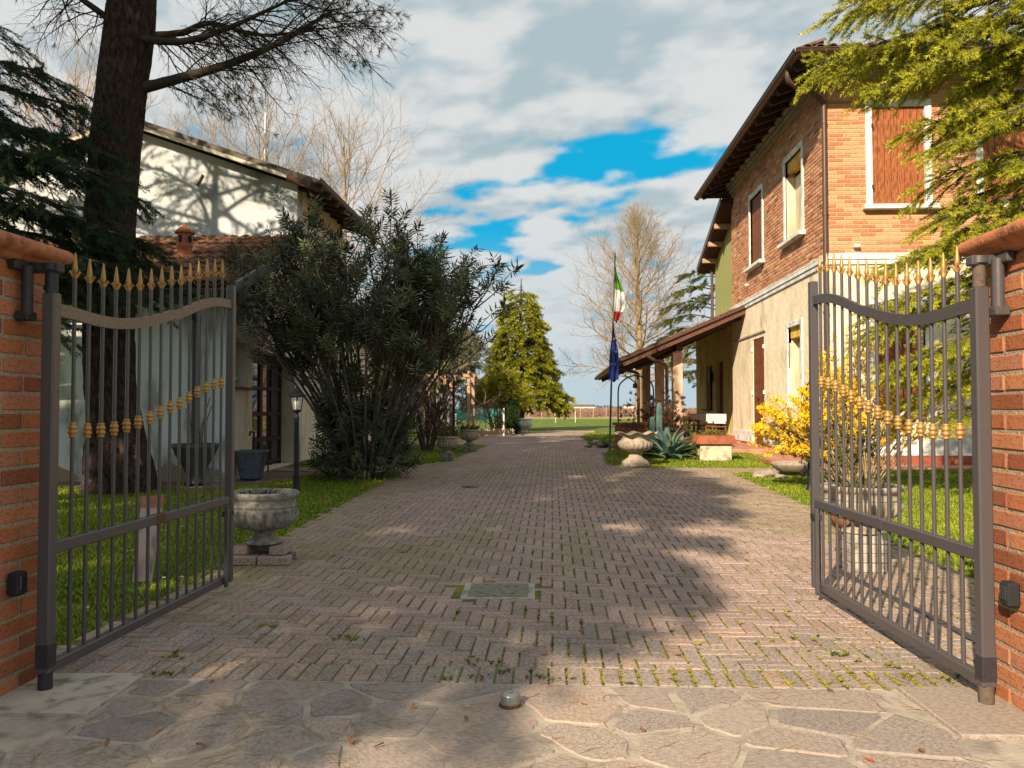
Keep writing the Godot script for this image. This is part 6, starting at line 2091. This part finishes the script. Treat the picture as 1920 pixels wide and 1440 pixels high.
		for j in 20:
			var f := rnd(0.25, 0.8) * (c.size() - 1)
			var i := mini(int(f), c.size() - 2)
			lx.push_back(aim(c[i] + V(rnd(-0.12, 0.12), rnd(-0.1, 0.1), rnd(-0.12, 0.12)), V(rnd(-1, 1), rnd(0, 1), rnd(-1, 1)).normalized(), rnd(0, 6), rnd(0.4, 0.8)))
			lc.push_back(Color(0.09, 0.11, 0.02).lerp(Color(0.25, 0.22, 0.06), rng.randf()))
	put(t, "stems", b.mesh(), M.bark_pale)
	var fm := MB.new()
	for k in 4:
		var a := TAU * k / 4
		var d := V(cos(a), 0.35, sin(a)).normalized()
		var sd := V(-sin(a), 0, cos(a)) * 0.007
		fm.quad(Vector3.ZERO, d * 0.014 - sd, d * 0.026, d * 0.014 + sd)
	many(t, "flowers", fm.mesh(), M.petal, xs, cs)
	many(t, "leaves", tuft, M.needles, lx, lc)
	# --- tubs by the lean-to
	t = thing("stone_pot", "dark ribbed plant pot beside the lean-to corner, left of the blue grey tub", "pot", on(-4.55, -10.3), 0.0)
	b = MB.new()
	b.lathe([Vector2(0.0, 0.0), Vector2(0.14, 0.0), Vector2(0.12, 0.05), Vector2(0.10, 0.12), Vector2(0.17, 0.26), Vector2(0.24, 0.38), Vector2(0.27, 0.46), Vector2(0.285, 0.47), Vector2(0.285, 0.52), Vector2(0.25, 0.52), Vector2(0.2, 0.45), Vector2(0.0, 0.45)], 40, Vector3.ZERO, 0.06, 18, 0.2, 0.45)
	put(t, "bowl", b.mesh(), M.plastic_grey)
	for k in 6:
		put(t, "dry_stem", stick(V(rnd(-0.1, 0.1), 0.45, 0), V(rnd(-0.2, 0.2), rnd(0.9, 1.2), rnd(-0.1, 0.1)), 0.006), M.bark_grey)
	t = thing("plastic_tub", "blue grey plastic tub with a pale front beside the glazed door", "tub", on(-4.08, -11.0), 0.15)
	b = MB.new()
	rows = []
	for q in [[0.0, 0.0], [0.12, 0.0], [0.135, 0.02], [0.20, 0.36], [0.215, 0.365], [0.215, 0.39], [0.20, 0.39], [0.185, 0.34], [0.0, 0.32]]:
		var row := PackedVector3Array()
		for j in 33:
			var a := TAU * (j % 32) / 32
			var k := pow(pow(absf(cos(a)), 5.0) + pow(absf(sin(a)), 5.0), -0.2)
			row.push_back(V(cos(a) * q[0] * k, q[1], sin(a) * q[0] * k))
		rows.push_back(row)
	b.grid(rows, true, true)
	put(t, "body", b.mesh(), M.plastic_blue)
	t = thing("standpipe", "dark curved water pipe standing behind the blue grey tub", "pipe", on(-4.16, -11.3))
	pipe(t, "tube", [V(0, 0, 0), V(0, 0.5, 0), V(0.0, 0.58, 0), V(0.01, 0.62, 0.04), V(0.01, 0.63, 0.16), V(0.01, 0.58, 0.19)], 0.014, M.lamp)
	t = thing("cloth", "small turquoise cloth lying on the niche shelf of the lean-to", "cloth", V(-4.33, 1.465, -10.98))
	put(t, "fabric", rock(0.055, 5), M.teal)
	t = thing("metal_pole", "thin dark pole leaning beside the glazed door of the lean-to", "pole", on(-4.2, -12.0))
	put(t, "rod", stick(V(0, 0, 0.0), V(-0.02, 1.68, 0.02), 0.012), M.wood_dark)
	# --- leaning board behind the gate
	t = thing("board", "pale pink tapered board with a red top standing on the left lawn", "board", on(-2.5, -4.95), 0.1)
	b = MB.new()
	b.prism(PackedVector2Array([Vector2(-0.062, 0.0), Vector2(0.05, 0.0), Vector2(0.078, 0.52), Vector2(-0.05, 0.52)]), V(0, -0.01, 0), V(1, 0, 0), V(0, 0.98, -0.2), V(0, 0.01, 0.02))
	put(t, "panel", b.mesh(), M.board)
	b = MB.new()
	b.prism(PackedVector2Array([Vector2(-0.052, 0.45), Vector2(0.075, 0.45), Vector2(0.079, 0.522), Vector2(-0.051, 0.522)]), V(0, -0.01, -0.001), V(1, 0, 0), V(0, 0.98, -0.2), V(0, 0.0115, 0.024))
	put(t, "red_top", b.mesh(), M.board_red)

func stick(a: Vector3, d: Vector3, r: float) -> ArrayMesh:
	var b := MB.new()
	b.bar(a, d, r, 6)
	return b.mesh()

func rock(r: float, sd: int) -> ArrayMesh:
	var nz := noise(1.0, 2, sd + 100)
	var b := MB.new()
	var rows := []
	for i in 8:
		var th := PI * i / 7
		var row := PackedVector3Array()
		for j in 11:
			var a := TAU * (j % 10) / 10
			var d := V(sin(th) * cos(a), -cos(th), sin(th) * sin(a))
			row.push_back(d * r * (1.0 + 0.55 * nz.get_noise_3dv(d * 1.6)) * V(1.2, 0.75, 1.0))
		rows.push_back(row)
	b.grid(rows, true, true)
	return b.mesh()

func hang_flag(t: Node3D, top: float, bottom: float, px0: float, px1: float, w: float, bands: Array, kind: int) -> void:
	# cloth gathered beside the pole, falling in soft folds; narrow at the top, widest below the middle
	for i in bands.size():
		var f0: float = bands[i][0]
		var f1: float = bands[i + 1][0] if i + 1 < bands.size() else 1.0
		var rows := []
		for r in 15:
			var f := lerpf(f0, f1, r / 14.0)
			var row := PackedVector3Array()
			for j in 25:
				var s := j / 24.0
				# stripes hang aslant on the upper flag
				var ff := clampf(f + ((0.12 * s if kind == 0 else 0.0) * (1.0 - f) * minf(1.0, f * 4.0)), 0.0, 1.0)
				var wide := w * (smoothstep(0.0, 0.62, ff) * 0.9 + 0.10) * (1.0 - 0.55 * smoothstep(0.72, 1.0, ff) if kind == 0 else 0.75 + 0.25 * ff)
				var y := lerpf(top, bottom, ff) + 0.03 * sin(s * 9.0) * smoothstep(0.85, 1.0, ff)
				var x := lerpf(px0, px1, ff) + (s * wide if kind == 0 else (s - 0.38) * wide)
				var z := 0.045 * sin(s * 13.0 + ff * 3.0) * (0.3 + ff) + 0.02 * sin(s * 29.0 + ff * 6.0) + 0.03
				row.push_back(V(x, y, z))
			rows.push_back(row)
		var b := MB.new()
		b.grid(rows)
		var cl := put(t, bands[i][1], b.mesh(), bands[i][2])
		if kind == 1:
			for q in [[0.30, 0.35], [0.62, 0.33], [0.30, 0.72], [0.66, 0.75], [0.8, 0.52]]:
				var sb := MB.new()
				var poly := PackedVector2Array()
				for k in 10:
					var a := TAU * k / 10 + PI / 2
					poly.push_back(Vector2(cos(a), sin(a)) * (0.028 if k % 2 == 0 else 0.012))
				var row: PackedVector3Array = rows[int(q[1] * 14)]
				var p := row[int(q[0] * 24)]
				sb.prism(poly, p + V(0, 0, 0.014), V(1, 0, 0), Vector3.UP, V(0, 0, 0.004))
				put(cl, "star", sb.mesh(), M.flag_star)

# ---------------------------------------------------------------- far end and small things
func build_far() -> void:
	# pergola
	var p := thing("pergola", "weathered wooden pergola with climbing stems behind the far left urns", "pergola", on(-3.0, -23.0))
	p.scale = Vector3.ONE * 1.1
	for x in [-0.62, -0.34, 0.0, 0.60]:
		for z in [0.0, -1.2]:
			put(p, "post", box_mesh(V(x, 0.80, z), V(0.085, 1.62, 0.085), Basis.IDENTITY, 0.006), M.pergola_wood)
	for z in [0.06, -1.26]:
		put(p, "beam", box_mesh(V(0, 1.60, z), V(1.55, 0.09, 0.05), Basis.IDENTITY, 0.006), M.pergola_wood)
	for k in 6:
		put(p, "rafter", box_mesh(V(-0.62 + 0.248 * k, 1.68, -0.6), V(0.05, 0.07, 1.7), Basis.IDENTITY, 0.005), M.pergola_wood)
	var v := thing("climbing_vine", "leafless climbing vine tangled over the pergola", "vine", on(-2.85, -23.0))
	var b := MB.new()
	var ends := []
	for k in 16:
		grow(b, V(rnd(-0.6, 0.8), rnd(0.0, 1.5), rnd(-0.4, 0.12)), V(rnd(-0.7, 0.9), rnd(0.3, 1.0), rnd(-0.2, 0.2)).normalized(), rnd(0.7, 1.3), 0.012, 0, [7, 5, 3], -0.2, 0.3, ends)
	put(v, "stems", b.mesh(), M.bark_pink)
	# picket fence
	var f := thing("picket_fence", "low pale wooden picket fence edging the far left lawn", "fence", on(-1.86, -25.6), 0.16)
	for k in 22:
		b = MB.new()
		b.prism(PackedVector2Array([Vector2(-0.022, 0), Vector2(0.022, 0), Vector2(0.022, 0.20), Vector2(0, 0.235), Vector2(-0.022, 0.20)]), V(-0.75 + 0.066 * k, 0, 0), V(1, 0, 0), Vector3.UP, V(0, 0, 0.015))
		put(f, "picket", b.mesh(), M.picket)
	for y in [0.06, 0.16]: put(f, "rail", box_mesh(V(-0.05, y, -0.012), V(1.5, 0.025, 0.018)), M.picket)
	f = thing("white_post", "slim white post standing at the picket fence", "post", on(-1.50, -25.5))
	put(f, "shaft", box_mesh(V(0, 0.42, 0), V(0.05, 0.86, 0.05), Basis.IDENTITY, 0.006), M.white_paint)
	f = thing("teal_screen", "teal garden screen panel between posts behind the pergola", "screen", on(-3.3, -31.5))
	for k in 4: put(f, "panel", box_mesh(V(-1.05 + 0.72 * k, 0.62, 0), V(0.70, 0.44, 0.02)), M.teal)
	for k in 5: put(f, "post", box_mesh(V(-1.41 + 0.72 * k, 0.42, 0), V(0.03, 0.86, 0.04)), M.pergola_wood)
	build_car()
	# goal-like frame and thin fence in the meadow
	f = thing("goal_frame", "white goal like frame standing in the meadow beyond the drive", "frame", V(0.85, 0.24, -52.0))
	for x in [-0.62, 0.62]:
		put(f, "upright", stick(V(x, 0, 0), V(x, 0.92, 0), 0.02), M.white_paint)
		put(f, "brace", stick(V(x, 0.9, 0), V(x, 0, -0.9), 0.015), M.white_paint)
	put(f, "crossbar", stick(V(-0.62, 0.9, 0), V(0.62, 0.9, 0), 0.02), M.white_paint)
	f = thing("wire_fence", "thin wire fence on pale posts along the edge of the far field", "fence", V(3.0, 0.28, -80.0))
	for k in 34:
		put(f, "post", stick(V(-19.0 + 1.25 * k, 0, 0), V(-19.0 + 1.25 * k, 0.95, 0), 0.03), M.picket)
	for y in [0.35, 0.65, 0.9]: put(f, "wire", stick(V(-19.0, y, 0), V(22.5, y, 0), 0.006), M.steel_dull)
	# bare vine rows and a far tree line that read as one mass
	var tw := MB.new()
	for k in 14:
		var a := rnd(0, TAU)
		tw.tube(PackedVector3Array([V(rnd(-0.5, 0.5), 0, rnd(-0.1, 0.1)), V(rnd(-0.6, 0.6), rnd(0.4, 0.7), 0), V(rnd(-0.7, 0.7), rnd(0.6, 1.05), 0.1)]), PackedFloat32Array([0.03, 0.02, 0.01]), 3, false)
	var xs := []
	var cs := PackedColorArray()
	for i in 5000:
		var z := -88.0 - 130.0 * rng.randf()
		xs.push_back(Transform3D(Basis(Vector3.UP, rnd(-0.2, 0.2)).scaled(V(1.2, rnd(0.8, 1.1), 1)), V(rnd(-0.42, 0.42) * -z, 0.27, z)))
		cs.push_back(Color(0.36, 0.19, 0.145).lerp(Color(0.42, 0.28, 0.20), rng.randf()))
	tag(many(self, "vineyard", tw.mesh(), M.needles, xs, cs), "reddish bare vineyard across the far field below the horizon", "vineyard", "", "stuff")
	xs = []
	cs = PackedColorArray()
	var ol := leaf_tuft(14, 0.9, 0.5, 0.5, 1.2)
	for i in 5200:
		var x := rnd(-420, 420)
		var h := 1.0 + 1.2 * maxf(0.0, sin(x * 0.05) + sin(x * 0.017 + 1.0))
		xs.push_back(aim(V(x, 0.3 + rng.randf() * h, -620 - rnd(0, 30)), V(rnd(-1, 1), rnd(0, 1), rnd(-1, 1)).normalized(), rnd(0, 6), rnd(0.8, 1.4)))
		cs.push_back(Color(0.13, 0.14, 0.11).lerp(Color(0.20, 0.19, 0.15), rng.randf()))
	tag(many(self, "distant_trees", ol, M.needles, xs, cs), "low hazy tree line on the far horizon", "trees", "", "stuff")
	for q in [[9.0, -430.0, 26.0, 3.4, "long low pale farm shed on the horizon, nearest the spruce"], [52.0, -520.0, 14.0, 4.2, "small pale farm building on the horizon, right of the long shed"]]:
		var s := thing("farm_shed", q[4], "building", V(q[0], 0.3, q[1]))
		put(s, "wall", box_mesh(V(0, q[3] * 0.35, 0), V(q[2], q[3] * 0.7, 8)), M.white_wall)
		b = MB.new()
		b.prism(PackedVector2Array([Vector2(-4.4, q[3] * 0.7), Vector2(4.4, q[3] * 0.7), Vector2(0, q[3])]), V(-q[2] * 0.5 - 0.3, 0, 0), V(0, 0, 1), Vector3.UP, V(q[2] + 0.6, 0, 0))
		put(s, "roof", b.mesh(), M.roof_tile)

func build_car() -> void:
	var c := thing("parked_car", "silver hatchback parked behind the leafless shrub, left of the pergola", "car", on(-5.1, -26.2), 0.25)
	var b := MB.new()
	# side outline of the body, nose towards +x
	var side := [Vector2(-1.95, 0.30), Vector2(-2.0, 0.55), Vector2(-1.95, 0.82), Vector2(-1.3, 0.92), Vector2(0.55, 0.93), Vector2(1.55, 0.80), Vector2(1.95, 0.62), Vector2(2.0, 0.42), Vector2(1.9, 0.26)]
	b.prism(PackedVector2Array(side), V(0, 0, -0.85), V(1, 0, 0), Vector3.UP, V(0, 0, 1.7))
	put(c, "body", b.mesh(), M.car)
	b = MB.new()
	var rows := []
	for q in [[-1.85, 0.85, 0.92, 0.80], [-1.45, 0.1, 1.36, 0.66], [-0.9, -0.1, 1.42, 0.64]]: pass
	var lo := [V(-1.88, 0.9, 0.80), V(0.75, 0.9, 0.80), V(0.75, 0.9, -0.80), V(-1.88, 0.9, -0.80)]
	var hi := [V(-1.40, 1.40, 0.64), V(-0.15, 1.42, 0.64), V(-0.15, 1.42, -0.64), V(-1.40, 1.40, -0.64)]
	for k in 4: b.quad(lo[k], lo[(k + 1) % 4], hi[(k + 1) % 4], hi[k])
	put(c, "windows", b.mesh(), M.dark_glass)
	b = MB.new()
	b.box(V(-0.78, 1.425, 0), V(1.3, 0.05, 1.3), Basis.IDENTITY, 0.02)
	for k in 4: b.bar(lo[k], hi[k], 0.035, 6)
	b.bar(V(-0.5, 0.9, 0.81), V(-0.6, 1.42, 0.65), 0.03, 6)
	b.bar(V(-0.5, 0.9, -0.81), V(-0.6, 1.42, -0.65), 0.03, 6)
	put(c, "roof", b.mesh(), M.car)
	for q in [[-1.25, 0.80], [-1.25, -0.80], [1.22, 0.80], [1.22, -0.80]]:
		b = MB.new()
		b.tube(PackedVector3Array([V(q[0], 0.30, q[1] - 0.09), V(q[0], 0.30, q[1] + 0.09)]), PackedFloat32Array([0.31, 0.31]), 22)
		var w := put(c, "wheel", b.mesh(), M.rubber)
		b = MB.new()
		b.tube(PackedVector3Array([V(q[0], 0.30, q[1] - 0.095), V(q[0], 0.30, q[1] + 0.095)]), PackedFloat32Array([0.19, 0.19]), 16)
		put(w, "rim", b.mesh(), M.steel)
	for z in [-0.6, 0.6]:
		put(c, "headlight", box_mesh(V(1.88, 0.62, z), V(0.16, 0.13, 0.32), Basis.IDENTITY, 0.03), M.white_paint)
	put(c, "bumper", box_mesh(V(1.96, 0.36, 0), V(0.10, 0.14, 1.5), Basis.IDENTITY, 0.03), M.plastic_grey)

func build_small() -> void:
	# chairs with striped backs and a table on the porch
	var first: Node3D
	for k in 5:
		if k == 0:
			first = thing("porch_chair", "", "chair", Vector3.ZERO, 0.0, "wooden chairs on the porch")
			for x in [-0.22, 0.22]:
				for z in [-0.2, 0.2]:
					put(first, "leg", box_mesh(V(x, 0.22, z), V(0.04, 0.44, 0.04)), M.wood_red)
				put(first, "arm", box_mesh(V(x, 0.62, 0), V(0.05, 0.03, 0.46)), M.wood_red)
			put(first, "seat", box_mesh(V(0, 0.45, 0), V(0.48, 0.04, 0.44), Basis.IDENTITY, 0.008), M.wood_red)
			put(first, "backrest", box_mesh(V(0, 0.72, -0.22), V(0.46, 0.34, 0.03), Basis(Vector3.RIGHT, -0.15), 0.008), M.canvas)
			for y in 3: put(first, "slat", box_mesh(V(0, 0.12 + 0.1 * y, 0.21), V(0.44, 0.025, 0.02)), M.wood_red)
		var o: Node3D = first if k == 0 else copy(first, "porch_chair", "", Vector3.ZERO)
		o.position = V(4.16 - 0.05 * k, 0.30, -20.7 - 0.62 * k)
		o.rotation.y = -0.25
		o.scale = Vector3.ONE * 0.72
		o.set_meta("label", ["wooden porch chair with canvas back, nearest the door of the brick house", "wooden porch chair with canvas back, second in its row from the camera", "wooden porch chair with canvas back, middle one of its row", "wooden porch chair with canvas back, fourth in its row from the camera", "wooden porch chair with canvas back, farthest under the porch roof"][k])
	var t := thing("porch_table", "dark wooden table between the chairs under the porch", "table", V(3.55, 0.30, -22.0))
	put(t, "tabletop", box_mesh(V(0, 0.47, 0), V(0.5, 0.03, 1.5), Basis.IDENTITY, 0.006), M.wood_dark)
	for x in [-0.2, 0.2]:
		for z in [-0.68, 0.68]: put(t, "leg", box_mesh(V(x, 0.23, z), V(0.05, 0.46, 0.05)), M.wood_dark)
	# access covers in the drive
	t = thing("access_cover", "square grey concrete access cover set in the middle of the drive", "cover", V(-0.31, 0.0, -4.80), 0.02)
	put(t, "rim", box_mesh(V(0, -0.015, 0), V(0.42, 0.03, 0.41), Basis.IDENTITY, 0.003), M.concrete)
	put(t, "lid", box_mesh(V(0, -0.008, 0), V(0.34, 0.028, 0.33), Basis.IDENTITY, 0.004), M.cover)
	put(t, "lifting_hole", box_mesh(V(0.01, 0.0045, 0), V(0.022, 0.004, 0.012)), M.rubber)
	t = thing("drain_cover", "small dark iron drain cover in the drive, farther from the gate", "cover", on(-1.02, -10.17, 0.003), 0.0)
	var b := MB.new()
	b.lathe([Vector2(0.0, 0.004), Vector2(0.10, 0.004), Vector2(0.105, 0.0)], 20, Vector3.ZERO)
	put(t, "lid", b.mesh(), M.iron_dark)
	# fallen leaves and twigs
	var lf := MB.new()
	var rows := []
	for i in 6:
		var s := i / 5.0
		var w := 0.014 * sin(PI * minf(s * 0.9 + 0.08, 1.0))
		rows.push_back(PackedVector3Array([V(s * 0.055, 0.006 + 0.012 * s * s, -w), V(s * 0.055, 0.002 + 0.006 * s, 0), V(s * 0.055, 0.007 + 0.009 * s, w)]))
	lf.grid(rows)
	var leaf := lf.mesh()
	for i in 26:
		var x := rnd(-1.7, 1.5)
		var z := -2.45 - 3.4 * rng.randf() * rng.randf()
		if i < 6:
			var q: Array = [[-0.27, -3.2], [0.27, -3.19], [1.02, -3.14], [-0.55, -2.55], [-1.35, -3.75], [-0.2, -3.42]][i]
			x = q[0]
			z = q[1]
		var o := thing("fallen_leaf", "small dry brown leaf lying on the paving by the gate", "leaf", V(x, 0.005, z), rnd(0, 6), "dry leaves lying on the paving")
		put(o, "blade", leaf, M.dry if i % 6 else M.dry_red, Transform3D(Basis.from_euler(V(rnd(-0.5, 0.5), 0, rnd(-0.2, 0.4))).scaled(Vector3.ONE * rnd(0.4, 0.75)), Vector3.ZERO))
	var needle := MB.new()
	needle.tube(PackedVector3Array([V(-0.04, 0.002, 0), V(0, 0.004, 0.008), V(0.04, 0.002, 0.0)]), PackedFloat32Array([0.0009, 0.0012, 0.0008]), 3, false)
	var xs := []
	for i in 1500:
		var z := -2.0 - 2.2 * rng.randf()
		var x := rnd(-2.0, 1.7)
		if i % 2: x = -1.1 + rng.randfn() * 0.45
		xs.push_back(Transform3D(Basis(Vector3.UP, rnd(0, TAU)).scaled(Vector3.ONE * rnd(0.5, 1.2)), V(x, 0.003, z)))
	tag(many(self, "pine_needles", needle.mesh(), M.dry_straw, xs), "dry pine needles strewn over the paving", "needles", "", "stuff")
